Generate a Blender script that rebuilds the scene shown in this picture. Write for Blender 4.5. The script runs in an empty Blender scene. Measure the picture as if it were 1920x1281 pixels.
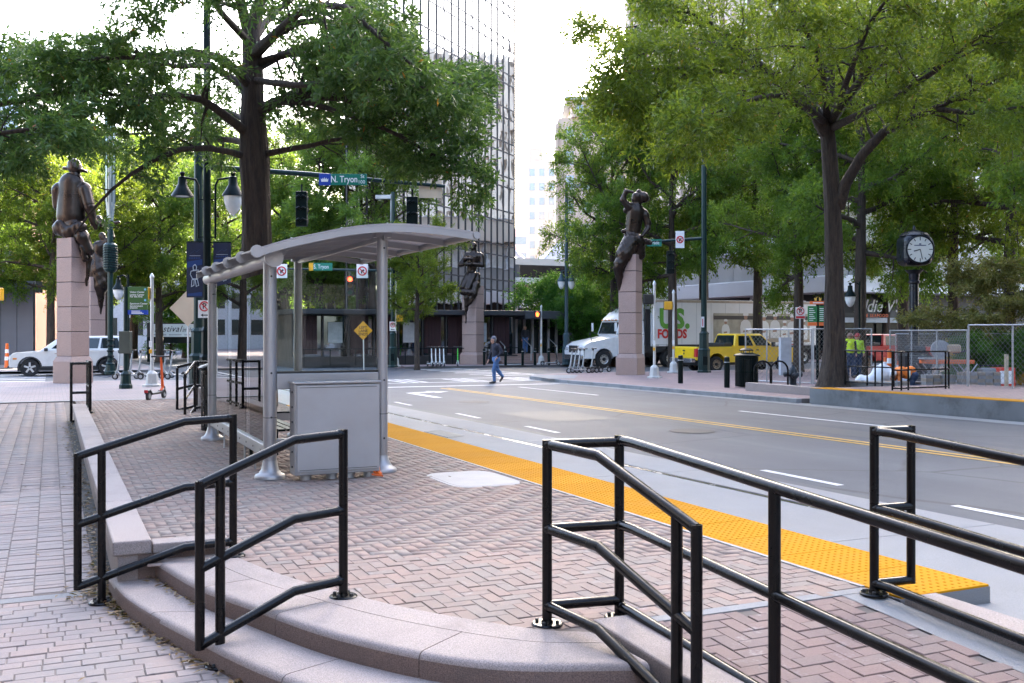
import bpy, math, random
import numpy as np
from mathutils import Vector, Matrix
R = math.radians
random.seed(7)
RNG = np.random.default_rng(11)
SC = bpy.context.scene
COL = SC.collection
# ---------------------------------------------------------------- camera (x = across the street, y = along it, away from us)
T = R(24.7); ST, CT = math.sin(T), math.cos(T)
F = 1880.0; EYE = 1.95
cam = bpy.data.objects.new('camera', bpy.data.cameras.new('camera'))
COL.objects.link(cam); SC.camera = cam
cam.location = (0, 0, EYE)
cam.rotation_euler = (R(90), 0, -T)
cam.data.sensor_width = 36.0
cam.data.lens = 36.0 * F / 1920.0
cam.data.shift_y = -18.5 / 1920.0
cam.data.clip_start = 0.1
cam.data.clip_end = 5000
# ---------------------------------------------------------------- sky, sun, exposure
SUN_EL, SUN_AZ = R(30), R(41)          # azimuth from +y towards +x: ahead, behind the tall tower
w = bpy.data.worlds.new('World'); SC.world = w; w.use_nodes = True
nt = w.node_tree; nt.nodes.clear()
sky = nt.nodes.new('ShaderNodeTexSky'); sky.sky_type = 'NISHITA'; sky.sun_disc = False
sky.sun_elevation = SUN_EL; sky.sun_rotation = SUN_AZ
sky.air_density = 0.9; sky.dust_density = 3.6; sky.ozone_density = 0.8
bg = nt.nodes.new('ShaderNodeBackground'); bg.inputs[1].default_value = 0.15
ow = nt.nodes.new('ShaderNodeOutputWorld')
nt.links.new(sky.outputs[0], bg.inputs[0]); nt.links.new(bg.outputs[0], ow.inputs[0])
sl = bpy.data.lights.new('sun', 'SUN'); sl.energy = 3.2; sl.angle = R(0.6); sl.color = (1.0, 0.93, 0.8)
so = bpy.data.objects.new('sun', sl); COL.objects.link(so)
sd = Vector((math.sin(SUN_AZ)*math.cos(SUN_EL), math.cos(SUN_AZ)*math.cos(SUN_EL), math.sin(SUN_EL)))
so.rotation_euler = sd.to_track_quat('Z', 'Y').to_euler()
so.location = (60, 60, 60)
SC.view_settings.view_transform = 'Standard'; SC.view_settings.look = 'None'
SC.view_settings.exposure = 3.4; SC.view_settings.gamma = 1.0
SC.cycles.max_bounces = 6; SC.cycles.transparent_max_bounces = 12
SC.cycles.diffuse_bounces = 3; SC.cycles.glossy_bounces = 3; SC.cycles.transmission_bounces = 4
SC.cycles.caustics_reflective = False; SC.cycles.caustics_refractive = False
SC.cycles.use_denoising = True

# ---------------------------------------------------------------- where a thing seen at a given bearing stands
def P(px, Y):
    X = (px - 960) / F * Y
    return (ST*Y + CT*X, CT*Y - ST*X)
def G(px, py, z):
    Y = F*(EYE - z)/(py - 622); a, b = P(px, Y); return Vector((a, b, z))
def gz(x, y): return .253 - .0066*(x*ST + y*CT)      # the ground falls gently away
def GR(px, py, dz=0):
    Y = F*(1.697 - dz)/(py - 634.4); a, b = P(px, Y); return Vector((a, b, gz(a, b) + dz))
def ZAT(py, Y): return EYE - (py - 622)/F*Y
def dep(x, y): return x*ST + y*CT

# ---------------------------------------------------------------- mesh builder
class MB:
    def __init__(s): s.v = []; s.f = []; s.a = None
    def add(s, vs, fs):
        n = len(s.v); s.v += [tuple(p) for p in vs]; s.f += [tuple(i + n for i in f) for f in fs]; return s
    def box(s, x0, x1, y0, y1, z0, z1):
        return s.add([(x0,y0,z0),(x1,y0,z0),(x1,y1,z0),(x0,y1,z0),(x0,y0,z1),(x1,y0,z1),(x1,y1,z1),(x0,y1,z1)],
                     [(0,3,2,1),(4,5,6,7),(0,1,5,4),(1,2,6,5),(2,3,7,6),(3,0,4,7)])
    def cbox(s, c, d, rz=0, rx=0, ry=0):
        m = Matrix.Translation(c) @ Matrix.Rotation(rz, 4, 'Z') @ Matrix.Rotation(rx, 4, 'X') @ Matrix.Rotation(ry, 4, 'Y')
        x, y, z = d[0]/2, d[1]/2, d[2]/2
        vs = [m @ Vector(p) for p in [(-x,-y,-z),(x,-y,-z),(x,y,-z),(-x,y,-z),(-x,-y,z),(x,-y,z),(x,y,z),(-x,y,z)]]
        return s.add(vs, [(0,3,2,1),(4,5,6,7),(0,1,5,4),(1,2,6,5),(2,3,7,6),(3,0,4,7)])
    def tube(s, pts, r, n=8, cap=True, ph=0.0):
        pts = [Vector(p) for p in pts]; m = len(pts)
        rs = r if isinstance(r, (list, tuple)) else [r]*m
        vs = []; fs = []; up = None
        for i, p in enumerate(pts):
            a = (pts[i] - pts[i-1]).normalized() if i else (pts[1] - pts[0]).normalized()
            b = (pts[i+1] - pts[i]).normalized() if i < m-1 else a
            d = a + b
            if d.length < 1e-6: d = a.copy()
            d.normalize()
            if up is None: up = Vector((0,0,1)) if abs(d.z) < .9 else Vector((1,0,0))
            e1 = d.cross(up)
            if e1.length < 1e-4: e1 = d.orthogonal()
            e1.normalize(); e2 = d.cross(e1).normalized(); up = -e2
            k = 1.0/max(.5, math.sqrt(max(0., (1 + a.dot(b))/2)))
            mid = (b - a); 
            for j in range(n):
                t = 2*math.pi*(j + ph)/n
                q = (e1*math.cos(t) + e2*math.sin(t))*rs[i]
                if mid.length > 1e-3:
                    mm = mid.normalized(); q = q + mm*(q.dot(mm))*(k - 1)
                vs.append(p + q)
        for i in range(m-1):
            for j in range(n):
                j2 = (j+1) % n
                fs.append((i*n+j, i*n+j2, (i+1)*n+j2, (i+1)*n+j))
        if cap:
            fs.append(tuple(range(n-1, -1, -1))); fs.append(tuple(range((m-1)*n, m*n)))
        return s.add(vs, fs)
    def lathe(s, prof, n=16, o=(0,0,0), axis='z', ph=0.0, cap=True):
        vs = []; fs = []; m = len(prof)
        for r, z in prof:
            for j in range(n):
                t = 2*math.pi*(j + ph)/n; c_, s_ = r*math.cos(t), r*math.sin(t)
                if axis == 'z': q = (c_, s_, z)
                elif axis == 'y': q = (c_, z, -s_)
                else: q = (z, c_, s_)
                vs.append((o[0]+q[0], o[1]+q[1], o[2]+q[2]))
        for i in range(m-1):
            for j in range(n):
                j2 = (j+1) % n
                fs.append((i*n+j, i*n+j2, (i+1)*n+j2, (i+1)*n+j))
        if cap: fs.append(tuple(range(n-1, -1, -1))); fs.append(tuple(range((m-1)*n, m*n)))
        return s.add(vs, fs)
    def prism(s, poly, a0, a1, axis='z'):
        """poly of 2-d points pushed from a0 to a1 along an axis: z (x,y), y (x,z), x (y,z)"""
        n = len(poly)
        def q(p, a):
            return (p[0], p[1], a) if axis == 'z' else ((p[0], a, p[1]) if axis == 'y' else (a, p[0], p[1]))
        vs = [q(p, a0) for p in poly] + [q(p, a1) for p in poly]
        fs = [tuple(range(n-1, -1, -1)), tuple(range(n, 2*n))] + [(i, (i+1) % n, n+(i+1) % n, n+i) for i in range(n)]
        return s.add(vs, fs)
    def quad(s, a, b, c, d): return s.add([a, b, c, d], [(0,1,2,3)])
    def build(s, name, mat, parent=None, smooth=None, bevel=0, label=None, cat=None, group=None, kind=None, loc=None, rz=0, seg=2, world=False, fix=False):
        me = bpy.data.meshes.new(name)
        off = (0,0,0)
        if world and parent is not None: off = parent.location
        if loc is not None and world: off = loc
        vs = s.v if off == (0,0,0) else [(p[0]-off[0], p[1]-off[1], p[2]-off[2]) for p in s.v]
        me.from_pydata([tuple(p) for p in vs], [], s.f)
        if fix:
            import bmesh
            b = bmesh.new(); b.from_mesh(me); bmesh.ops.recalc_face_normals(b, faces=b.faces); b.to_mesh(me); b.free()
        for m in (mat if isinstance(mat, (list, tuple)) else [mat]):
            if m is not None: me.materials.append(m)
        if s.a is not None:
            at = me.attributes.new('rnd', 'FLOAT', 'FACE'); at.data.foreach_set('value', np.asarray(s.a, dtype=np.float32))
        if smooth:
            me.polygons.foreach_set('use_smooth', [True]*len(me.polygons))
            me.set_sharp_from_angle(angle=smooth if isinstance(smooth, float) else .7)
        return link(name, me, parent, bevel, label, cat, group, kind, loc, rz, seg)

def link(name, me, parent=None, bevel=0, label=None, cat=None, group=None, kind=None, loc=None, rz=0, seg=2):
    o = bpy.data.objects.new(name, me); COL.objects.link(o)
    if parent is not None: o.parent = parent
    if loc is not None: o.location = loc
    if rz: o.rotation_euler = (0, 0, rz)
    if bevel:
        b = o.modifiers.new('bevel', 'BEVEL'); b.width = bevel; b.segments = seg; b.limit_method = 'ANGLE'; b.angle_limit = .6
    tag(o, label, cat, group, kind)
    return o
def tag(o, label=None, cat=None, group=None, kind=None):
    if label: o['label'] = label
    if cat: o['category'] = cat
    if group: o['group'] = group
    if kind: o['kind'] = kind
    return o
def thing(name, label, cat, loc=(0,0,0), rz=0, group=None):
    o = bpy.data.objects.new(name, None); COL.objects.link(o); o.empty_display_size = .2
    o.location = loc; o.rotation_euler = (0, 0, rz)
    return tag(o, label, cat, group)
def kids(o): return [c for c in bpy.data.objects if c.parent is o]
def dup(o, loc=None, rz=None, label=None, group=None, parent=None, ch=None):
    c = o.copy(); COL.objects.link(c)
    if parent is not None: c.parent = parent
    if loc is not None: c.location = loc
    if rz is not None: c.rotation_euler = (0, 0, rz)
    if label: c['label'] = label
    if group: c['group'] = group
    for k in (ch if ch is not None else kids(o)): dup(k, parent=c)
    return c
def arr_mesh(name, verts, faces_flat, nper, mats, rnd=None, smooth=False):
    me = bpy.data.meshes.new(name)
    nv = len(verts); nf = len(faces_flat)//nper
    me.vertices.add(nv); me.vertices.foreach_set('co', np.asarray(verts, dtype=np.float32).ravel())
    me.loops.add(nf*nper); me.loops.foreach_set('vertex_index', np.asarray(faces_flat, dtype=np.int32).ravel())
    me.polygons.add(nf); me.polygons.foreach_set('loop_start', np.arange(0, nf*nper, nper, dtype=np.int32))
    if smooth: me.polygons.foreach_set('use_smooth', np.ones(nf, dtype=bool))
    if rnd is not None:
        at = me.attributes.new('rnd', 'FLOAT', 'FACE'); at.data.foreach_set('value', np.asarray(rnd, dtype=np.float32))
    for m in mats: me.materials.append(m)
    me.update(calc_edges=True); me.validate()
    return me
def text(s, size, loc, mat, parent=None, rz=0, align='CENTER', shear=0, off=0, ext=0.002, sx=1, name='lettering', rx=R(90), spacing=1):
    cu = bpy.data.curves.new(name, 'FONT'); cu.body = s; cu.size = size; cu.align_x = align; cu.align_y = 'CENTER'
    cu.shear = shear; cu.offset = off; cu.extrude = ext; cu.resolution_u = 3; cu.space_character = spacing
    cu.materials.append(mat)
    o = bpy.data.objects.new(name, cu); COL.objects.link(o); o.location = loc; o.rotation_euler = (rx, 0, rz); o.scale = (sx, 1, 1)
    if parent is not None: o.parent = parent
    TEXTS.append(o); return o
TEXTS = []

# ---------------------------------------------------------------- materials
def new_mat(name):
    m = bpy.data.materials.new(name); m.use_nodes = True
    n = m.node_tree.nodes; b = n['Principled BSDF']
    return m, m.node_tree, b
def ramp(ntree, fac, stops):
    r = ntree.nodes.new('ShaderNodeValToRGB'); e = r.color_ramp.elements
    while len(e) < len(stops): e.new(.5)
    for k, (p, c) in enumerate(stops):
        e[k].position = p; e[k].color = (*c, 1) if len(c) == 3 else c
    ntree.links.new(fac, r.inputs[0]); return r
def noise(ntree, vec, scale, detail=4, rough=.55):
    n = ntree.nodes.new('ShaderNodeTexNoise'); n.inputs['Scale'].default_value = scale
    n.inputs['Detail'].default_value = detail; n.inputs['Roughness'].default_value = rough
    if vec is not None: ntree.links.new(vec, n.inputs['Vector'])
    return n
def mixc(ntree, fac, a, b, mode='MIX'):
    m = ntree.nodes.new('ShaderNodeMix'); m.data_type = 'RGBA'; m.blend_type = mode
    for sock, val in ((m.inputs[0], fac), (m.inputs[6], a), (m.inputs[7], b)):
        if hasattr(val, 'is_linked'): ntree.links.new(val, sock)
        elif isinstance(val, (int, float)): sock.default_value = val
        else: sock.default_value = (*val, 1)
    return m.outputs[2]
def hue(c, k): return tuple(max(0., min(1., x*k)) for x in c)
MC = {}
def M(name, col, rough=.6, metal=0., var=.15, scale=4., bump=0., bscale=60., dirt=0., dcol=(.05,.045,.04), dscale=1.2, spec=.5, fleck=0., fscale=220., coord='Object', stretch=None):
    if name in MC: return MC[name]
    m, t, b = new_mat(name); L = t.links
    tc = t.nodes.new('ShaderNodeTexCoord'); vec = tc.outputs[coord]
    if stretch:
        mp = t.nodes.new('ShaderNodeMapping'); mp.inputs['Scale'].default_value = stretch; L.new(vec, mp.inputs['Vector']); vec = mp.outputs[0]
    n1 = noise(t, vec, scale)
    c = ramp(t, n1.outputs['Fac'], [(.3, hue(col, 1 - var)), (.7, hue(col, 1 + var))]).outputs[0]
    if fleck:
        n3 = noise(t, vec, fscale, 2, .7)
        f = ramp(t, n3.outputs['Fac'], [(.38, (0,0,0)), (.62, (1,1,1))]).outputs[0]
        c = mixc(t, fleck, c, mixc(t, f, hue(col, .45), hue(col, 1.5)))
    if dirt:
        n2 = noise(t, vec, dscale, 6, .65)
        f = ramp(t, n2.outputs['Fac'], [(.5, (0,0,0)), (.68, (dirt,)*3)]).outputs[0]
        c = mixc(t, f, c, dcol)
    L.new(c, b.inputs['Base Color'])
    rr = ramp(t, n1.outputs['Fac'], [(.25, (max(0, rough-.08),)*3), (.75, (min(1, rough+.08),)*3)])
    L.new(rr.outputs[0], b.inputs['Roughness'])
    b.inputs['Metallic'].default_value = metal; b.inputs['Specular IOR Level'].default_value = spec
    if bump:
        nb = noise(t, vec, bscale, 3); bp = t.nodes.new('ShaderNodeBump')
        bp.inputs['Strength'].default_value = bump; bp.inputs['Distance'].default_value = .01
        L.new(nb.outputs['Fac'], bp.inputs['Height']); L.new(bp.outputs[0], b.inputs['Normal'])
    MC[name] = m; return m
def flat(name, col, rough=.6, metal=0., emit=0.):
    if name in MC: return MC[name]
    m, t, b = new_mat(name); b.inputs['Base Color'].default_value = (*col, 1); b.inputs['Roughness'].default_value = rough; b.inputs['Metallic'].default_value = metal
    if emit: b.inputs['Emission Color'].default_value = (*col, 1); b.inputs['Emission Strength'].default_value = emit
    MC[name] = m; return m
def brick_mat(name, stops, grime=.5, gcol=(.12,.11,.105)):
    m, t, b = new_mat(name); L = t.links
    at = t.nodes.new('ShaderNodeAttribute'); at.attribute_name = 'rnd'
    oi = t.nodes.new('ShaderNodeObjectInfo')
    ad = t.nodes.new('ShaderNodeMath'); ad.operation = 'ADD'; L.new(at.outputs['Fac'], ad.inputs[0]); L.new(oi.outputs['Random'], ad.inputs[1])
    fr = t.nodes.new('ShaderNodeMath'); fr.operation = 'FRACT'; L.new(ad.outputs[0], fr.inputs[0])
    c = ramp(t, fr.outputs[0], stops).outputs[0]
    ge = t.nodes.new('ShaderNodeNewGeometry'); pos = ge.outputs['Position']
    n1 = noise(t, pos, 90, 4, .7)
    c = mixc(t, .55, c, mixc(t, n1.outputs['Fac'], hue(stops[0][1], .5), (.58,.54,.53)), 'OVERLAY')
    n2 = noise(t, pos, 1.3, 8, .75)
    f = ramp(t, n2.outputs['Fac'], [(.42, (0,0,0)), (.66, (grime,)*3)]).outputs[0]
    c = mixc(t, f, c, gcol)
    n4 = noise(t, pos, 5.5, 5, .75)
    f2 = ramp(t, n4.outputs['Fac'], [(.58, (0,0,0)), (.72, (.5,)*3)]).outputs[0]
    c = mixc(t, f2, c, (.40,.375,.36))
    vo = t.nodes.new('ShaderNodeTexVoronoi'); vo.inputs['Scale'].default_value = 3.2; L.new(pos, vo.inputs['Vector'])
    gm = ramp(t, vo.outputs['Distance'], [(.035, (.5,)*3), (.06, (0,0,0))]).outputs[0]
    c = mixc(t, gm, c, (.09,.085,.085))
    L.new(c, b.inputs['Base Color']); b.inputs['Roughness'].default_value = .82
    bp = t.nodes.new('ShaderNodeBump'); bp.inputs['Strength'].default_value = .5; bp.inputs['Distance'].default_value = .004
    L.new(n1.outputs['Fac'], bp.inputs['Height']); L.new(bp.outputs[0], b.inputs['Normal'])
    return m
def brick_tex_mat(name, stops, sx, mortar=(.13,.125,.12), bw=.2, bh=.1):
    """far paving, too distant to lay brick by brick"""
    m, t, b = new_mat(name); L = t.links
    ge = t.nodes.new('ShaderNodeNewGeometry')
    bt = t.nodes.new('ShaderNodeTexBrick'); L.new(ge.outputs['Position'], bt.inputs['Vector'])
    bt.inputs['Scale'].default_value = 1; bt.inputs['Brick Width'].default_value = bw; bt.inputs['Row Height'].default_value = bh
    bt.inputs['Mortar Size'].default_value = .006; bt.inputs['Color1'].default_value = (*stops[0], 1); bt.inputs['Color2'].default_value = (*stops[1], 1)
    bt.inputs['Mortar'].default_value = (*mortar, 1)
    n2 = noise(t, ge.outputs['Position'], .5, 6, .65)
    c = mixc(t, ramp(t, n2.outputs['Fac'], [(.4, (0,0,0)), (.75, (.5,)*3)]).outputs[0], bt.outputs['Color'], hue(stops[0], .55))
    L.new(c, b.inputs['Base Color']); b.inputs['Roughness'].default_value = .85
    return m
def glass_mat(name, tint=(.93,.96,.95), refl=1.0, rough=.0):
    """thin sheet glass: mostly clear, more mirror at a glancing angle"""
    m, t, b = new_mat(name); L = t.links; t.nodes.remove(b)
    tr = t.nodes.new('ShaderNodeBsdfTransparent'); tr.inputs[0].default_value = (*tint, 1)
    gl = t.nodes.new('ShaderNodeBsdfGlossy'); gl.inputs['Roughness'].default_value = rough; gl.inputs[0].default_value = (refl, refl, refl, 1)
    fr = t.nodes.new('ShaderNodeFresnel'); fr.inputs[0].default_value = 1.38
    mx = t.nodes.new('ShaderNodeMixShader'); L.new(fr.outputs[0], mx.inputs[0]); L.new(tr.outputs[0], mx.inputs[1]); L.new(gl.outputs[0], mx.inputs[2])
    L.new(mx.outputs[0], t.nodes['Material Output'].inputs[0]); return m
def leaf_mat(name, stops, trans=.35, tcol=(.35,.5,.06)):
    m, t, b = new_mat(name); L = t.links
    at = t.nodes.new('ShaderNodeAttribute'); at.attribute_name = 'rnd'
    c = ramp(t, at.outputs['Fac'], stops).outputs[0]
    L.new(c, b.inputs['Base Color']); b.inputs['Roughness'].default_value = .48; b.inputs['Specular IOR Level'].default_value = .25
    tl = t.nodes.new('ShaderNodeBsdfTranslucent')
    L.new(mixc(t, .6, mixc(t, 1.0, c, (2.2,2.2,2.2), 'MULTIPLY'), tcol), tl.inputs[0])
    mx = t.nodes.new('ShaderNodeMixShader'); mx.inputs[0].default_value = trans
    L.new(b.outputs[0], mx.inputs[1]); L.new(tl.outputs[0], mx.inputs[2])
    L.new(mx.outputs[0], t.nodes['Material Output'].inputs[0]); return m
def bark_mat(name, c1, c2):
    m, t, b = new_mat(name); L = t.links
    tc = t.nodes.new('ShaderNodeTexCoord'); mp = t.nodes.new('ShaderNodeMapping'); mp.inputs['Scale'].default_value = (9, 9, 1.3)
    L.new(tc.outputs['Object'], mp.inputs[0]); n1 = noise(t, mp.outputs[0], 1.6, 8, .7)
    n2 = noise(t, tc.outputs['Object'], .8, 4)
    c = ramp(t, n1.outputs['Fac'], [(.32, c1), (.62, c2)]).outputs[0]
    c = mixc(t, ramp(t, n2.outputs['Fac'], [(.4, (0,0,0)), (.7, (.5,)*3)]).outputs[0], c, hue(c2, .55))
    L.new(c, b.inputs['Base Color']); b.inputs['Roughness'].default_value = .9
    bp = t.nodes.new('ShaderNodeBump'); bp.inputs['Strength'].default_value = .9; bp.inputs['Distance'].default_value = .05
    L.new(n1.outputs['Fac'], bp.inputs['Height']); L.new(bp.outputs[0], b.inputs['Normal']); return m

BLACK = M('black_paint', (.0022,.0022,.0028), .25, 0, .3, 6, .1, 28, dirt=.3, dcol=(.016,.013,.011), dscale=7, spec=.26)
GREEN = M('green_pole_paint', (.005,.024,.023), .35, 0, .2, 3, dirt=.3, dcol=(.016,.024,.022), spec=.28)
DGREEN = M('dark_green_paint', (.0025,.008,.008), .38, 0, .25, 5, dirt=.1, dcol=(.008,.009,.009), spec=.14)
ALU = M('brushed_aluminium', (.33,.325,.33), .42, .5, .08, 3, .05, 30, dirt=.25, dcol=(.25,.24,.23))
SILV = M('silver_pole', (.55,.55,.55), .4, .6, .08, 4, dirt=.3, dcol=(.3,.28,.25))
GALV = M('galvanised_steel', (.42,.43,.45), .45, .7, .1, 5)
GRAN = M('pink_granite', (.30,.25,.232), .74, 0, .12, 2.2, .3, 260, dirt=.5, dcol=(.19,.155,.145), dscale=1.9, fleck=.6, fscale=170)
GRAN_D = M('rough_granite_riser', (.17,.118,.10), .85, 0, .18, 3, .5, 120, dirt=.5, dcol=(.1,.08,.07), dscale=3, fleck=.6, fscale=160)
PILL = M('pillar_granite', (.33,.225,.19), .6, 0, .08, 1.5, .06, 150, fleck=.4, fscale=60, dirt=.15, dcol=(.2,.15,.14))
JOINT = M('dark_joint', (.03,.026,.025), .9)
CONC = M('concrete', (.22,.22,.22), .85, 0, .12, 1.2, .3, 120, dirt=.45, dcol=(.2,.19,.185), dscale=.8, fleck=.25, fscale=150)
CURB = M('granite_kerb', (.24,.24,.245), .85, 0, .2, 2, .4, 60, dirt=.6, dcol=(.09,.09,.09), dscale=1.5, fleck=.3, fscale=120)
BRONZE = M('bronze', (.046,.034,.028), .31, .85, .25, 2, .04, 12, dirt=.35, dcol=(.02,.018,.016), spec=.4)
def tactile():
    m, t, b = new_mat('tactile_yellow'); L = t.links; ge = t.nodes.new('ShaderNodeNewGeometry'); pos = ge.outputs['Position']; oi = t.nodes.new('ShaderNodeObjectInfo')
    c = ramp(t, oi.outputs['Random'], [(0,(.44,.19,.002)),(.5,(.49,.212,.003)),(1,(.53,.24,.006))]).outputs[0]
    n1 = noise(t, pos, 2.2, 7, .7); c = mixc(t, ramp(t, n1.outputs['Fac'], [(.5,(0,0,0)),(.7,(.55,)*3)]).outputs[0], c, (.42,.2,.025))
    mp = t.nodes.new('ShaderNodeMapping'); mp.inputs['Scale'].default_value = (9,2.2,1); L.new(pos, mp.inputs[0])
    n2 = noise(t, mp.outputs[0], 1.5, 5, .7); c = mixc(t, ramp(t, n2.outputs['Fac'], [(.66,(0,0,0)),(.74,(.45,)*3)]).outputs[0], c, (.12,.08,.03))
    L.new(c, b.inputs['Base Color']); b.inputs['Roughness'].default_value = .9; b.inputs['Specular IOR Level'].default_value = .15; return m
YELLOW_T = tactile()
WPAINT = M('road_white', (.55,.55,.55), .7, 0, .1, 2, dirt=.6, dcol=(.2,.2,.21), dscale=6)
YPAINT = M('road_yellow', (.52,.29,.035), .7, 0, .1, 2, dirt=.6, dcol=(.2,.15,.08), dscale=6)
WHITE = M('white_paint', (.75,.75,.74), .4, 0, .04, 2)
RUBBER = M('tyre_rubber', (.014,.014,.015), .85, 0, .2, 10)
GLASS_CAR = flat('car_glass', (.012,.018,.02), .04)
ORANGE = flat('orange_plastic', (.72,.13,.012), .45)
YEL_SIG = flat('signal_yellow', (.72,.36,.015), .4)
RED = flat('sign_red', (.55,.02,.03), .5)
WSIGN = flat('sign_white', (.78,.78,.78), .45)
KSIGN = flat('sign_black', (.01,.01,.01), .5)
GSIGN = flat('street_sign_green', (.0,.16,.105), .4)
BSIGN = flat('street_sign_blue', (.01,.05,.34), .4)
SIGNBACK = M('bare_sign_back', (.62,.50,.37), .5, .3, .06, 3)
SKIN = flat('skin', (.42,.22,.15), .55)
# ================================================================ the setting: road, pavements, platform
def sheet(name, pts, mat, dz=0.0, kind='structure', th=0, sub=None):
    """a flat piece lying on the falling ground; th makes it a slab with kerb faces"""
    b = MB(); n = len(pts)
    top = [(x, y, gz(x, y) + dz) for x, y in pts]
    if th:
        b.add(top + [(x, y, z - th) for x, y, z in top], [tuple(range(n))] + [((i+1) % n, i, n+i, n+(i+1) % n) for i in range(n)])
    else: b.add(top, [tuple(range(n))])
    return b.build(name, mat, kind=kind)
def rect(x0, x1, y0, y1): return [(x0,y0),(x1,y0),(x1,y1),(x0,y1)]
def asphalt():
    m, t, b = new_mat('asphalt'); L = t.links
    ge = t.nodes.new('ShaderNodeNewGeometry'); pos = ge.outputs['Position']
    n1 = noise(t, pos, 160, 3, .7); n2 = noise(t, pos, .35, 6, .65)
    mp = t.nodes.new('ShaderNodeMapping'); mp.inputs['Scale'].default_value = (1.0, .06, 1); L.new(pos, mp.inputs[0])
    n3 = noise(t, mp.outputs[0], 1.3, 4)
    c = ramp(t, n1.outputs['Fac'], [(.3, (.032,.037,.048)), (.7, (.078,.084,.099))]).outputs[0]
    c = mixc(t, ramp(t, n2.outputs['Fac'], [(.4, (0,0,0)), (.65, (.7,)*3)]).outputs[0], c, (.09,.096,.109))
    c = mixc(t, ramp(t, n3.outputs['Fac'], [(.42, (0,0,0)), (.6, (.55,)*3)]).outputs[0], c, (.046,.052,.065))
    # wheel tracks worn dark along the lanes, cracks, oil
    sp_ = t.nodes.new('ShaderNodeSeparateXYZ'); L.new(pos, sp_.inputs[0]); wv = t.nodes.new('ShaderNodeMath'); wv.operation = 'SINE'
    ml = t.nodes.new('ShaderNodeMath'); ml.operation = 'MULTIPLY'; ml.inputs[1].default_value = 3.55; L.new(sp_.outputs[0], ml.inputs[0]); L.new(ml.outputs[0], wv.inputs[0])
    c = mixc(t, ramp(t, wv.outputs[0], [(.2, (0,0,0)), (.95, (.28,)*3)]).outputs[0], c, (.042,.048,.061))
    nw = noise(t, pos, .8, 5, .6); wp = mixc(t, .12, pos, nw.outputs['Color'])
    vo = t.nodes.new('ShaderNodeTexVoronoi'); vo.feature = 'DISTANCE_TO_EDGE'; vo.inputs['Scale'].default_value = .33; L.new(wp, vo.inputs['Vector'])
    c = mixc(t, ramp(t, vo.outputs['Distance'], [(.004, (.75,)*3), (.012, (0,0,0))]).outputs[0], c, (.028,.03,.034))
    no = noise(t, pos, 1.7, 4, .5); c = mixc(t, ramp(t, no.outputs['Fac'], [(.68, (0,0,0)), (.74, (.5,)*3)]).outputs[0], c, (.045,.047,.052))
    L.new(c, b.inputs['Base Color']); b.inputs['Roughness'].default_value = .75
    bp = t.nodes.new('ShaderNodeBump'); bp.inputs['Strength'].default_value = .5; bp.inputs['Distance'].default_value = .006
    L.new(n1.outputs['Fac'], bp.inputs['Height']); L.new(bp.outputs[0], b.inputs['Normal']); return m
ASPH = asphalt()
FARBRICK = brick_tex_mat('far_brick_paving', [(.30,.20,.19), (.24,.17,.165)], 1)
PLAZAB = brick_tex_mat('plaza_brick_paving', [(.30,.23,.22), (.235,.20,.20)], 1)
sheet('ground', [(-700,-60),(900,-60),(900,1200),(-700,1200)], M('far_ground', (.2,.2,.2), .9), -.6)
sheet('road', [(5.2,-20),(160,-20),(160,160),(-120,160),(-120,39),(5.2,39)], ASPH, 0)
# concrete track slab beside the platform, cast in bays, with its steel rail
slab = sheet('track_slab', rect(5.2, 7.75, -3, 40), JOINT, .004)
for k in range(10):
    y0 = -2 + k*4.2
    b = MB(); y1 = y0 + 4.188
    for x0, x1 in ((5.42, 6.845), (6.955, 7.74)):
        tp = [(x0,y0),(x1,y0),(x1,y1),(x0,y1)]
        b.add([(x,y,gz(x,y)+.02) for x,y in tp]+[(x,y,gz(x,y)-.03) for x,y in tp], [(0,1,2,3),(1,0,4,5),(2,1,5,6),(3,2,6,7),(0,3,7,4)])
    b.build('concrete_bay', CONC, slab)
b = MB(); b.add([(x,y,gz(x,y)+.019) for x,y in rect(6.868,6.92,-3,40)]+[(x,y,gz(x,y)-.03) for x,y in rect(6.868,6.92,-3,40)], [(0,1,2,3),(1,0,4,5),(2,1,5,6),(3,2,6,7),(0,3,7,4)])
b.build('rail', M('rail_steel', (.35,.35,.36), .25, .9, .1), slab)
b = MB()
for k in range(16):
    b.cbox((6.25, 15.9+k*.075, gz(6.25, 15.9+k*.075)+.024), (.42,.028,.012), .5)
b.build('drain_grating', M('grate', (.12,.14,.16), .5, .4), slab)
# far gutter strip along the opposite kerb
gut = sheet('gutter', rect(17.2, 17.8, 6, 34), CONC, .006)
def paint(name, pts, mat, dz=.006): return sheet(name, pts, mat, dz)
for x in (11.62, 11.86): paint('centre_line', [(x-.055,-4),(x+.055,-4),(x+.45,31.9),(x+.34,31.9)], YPAINT)
for y in (6.6, 9.6, 13.1, 16.66, 20.29, 24.74, 29.3): paint('lane_dash', [(8.2,y-.7),(8.31,y-.7),(8.36,y+.75),(8.25,y+.75)], WPAINT)
PATCH = M('tar_patch', (.06,.063,.07), .7, 0, .25, 3, .4, 90)
sheet('asphalt_patch', [(9.2,18.2),(10.9,18.2),(10.9,20.9),(9.2,20.9)], PATCH, .003)
sheet('asphalt_patch', [(12.6,9.5),(13.4,9.5),(13.45,15.2),(12.65,15.2)], PATCH, .003)
sheet('asphalt_patch', [(7.8,8.0),(7.98,8.0),(8.0,26),(7.8,26)], PATCH, .003)
paint('edge_line', rect(14.5,14.64,14.2,19), WPAINT); paint('edge_line', rect(14.7,14.84,26,31.5), WPAINT)
paint('stop_line', [(9.9,33.0),(17.6,33.0),(17.6,33.4),(9.9,33.4)], WPAINT)
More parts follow.
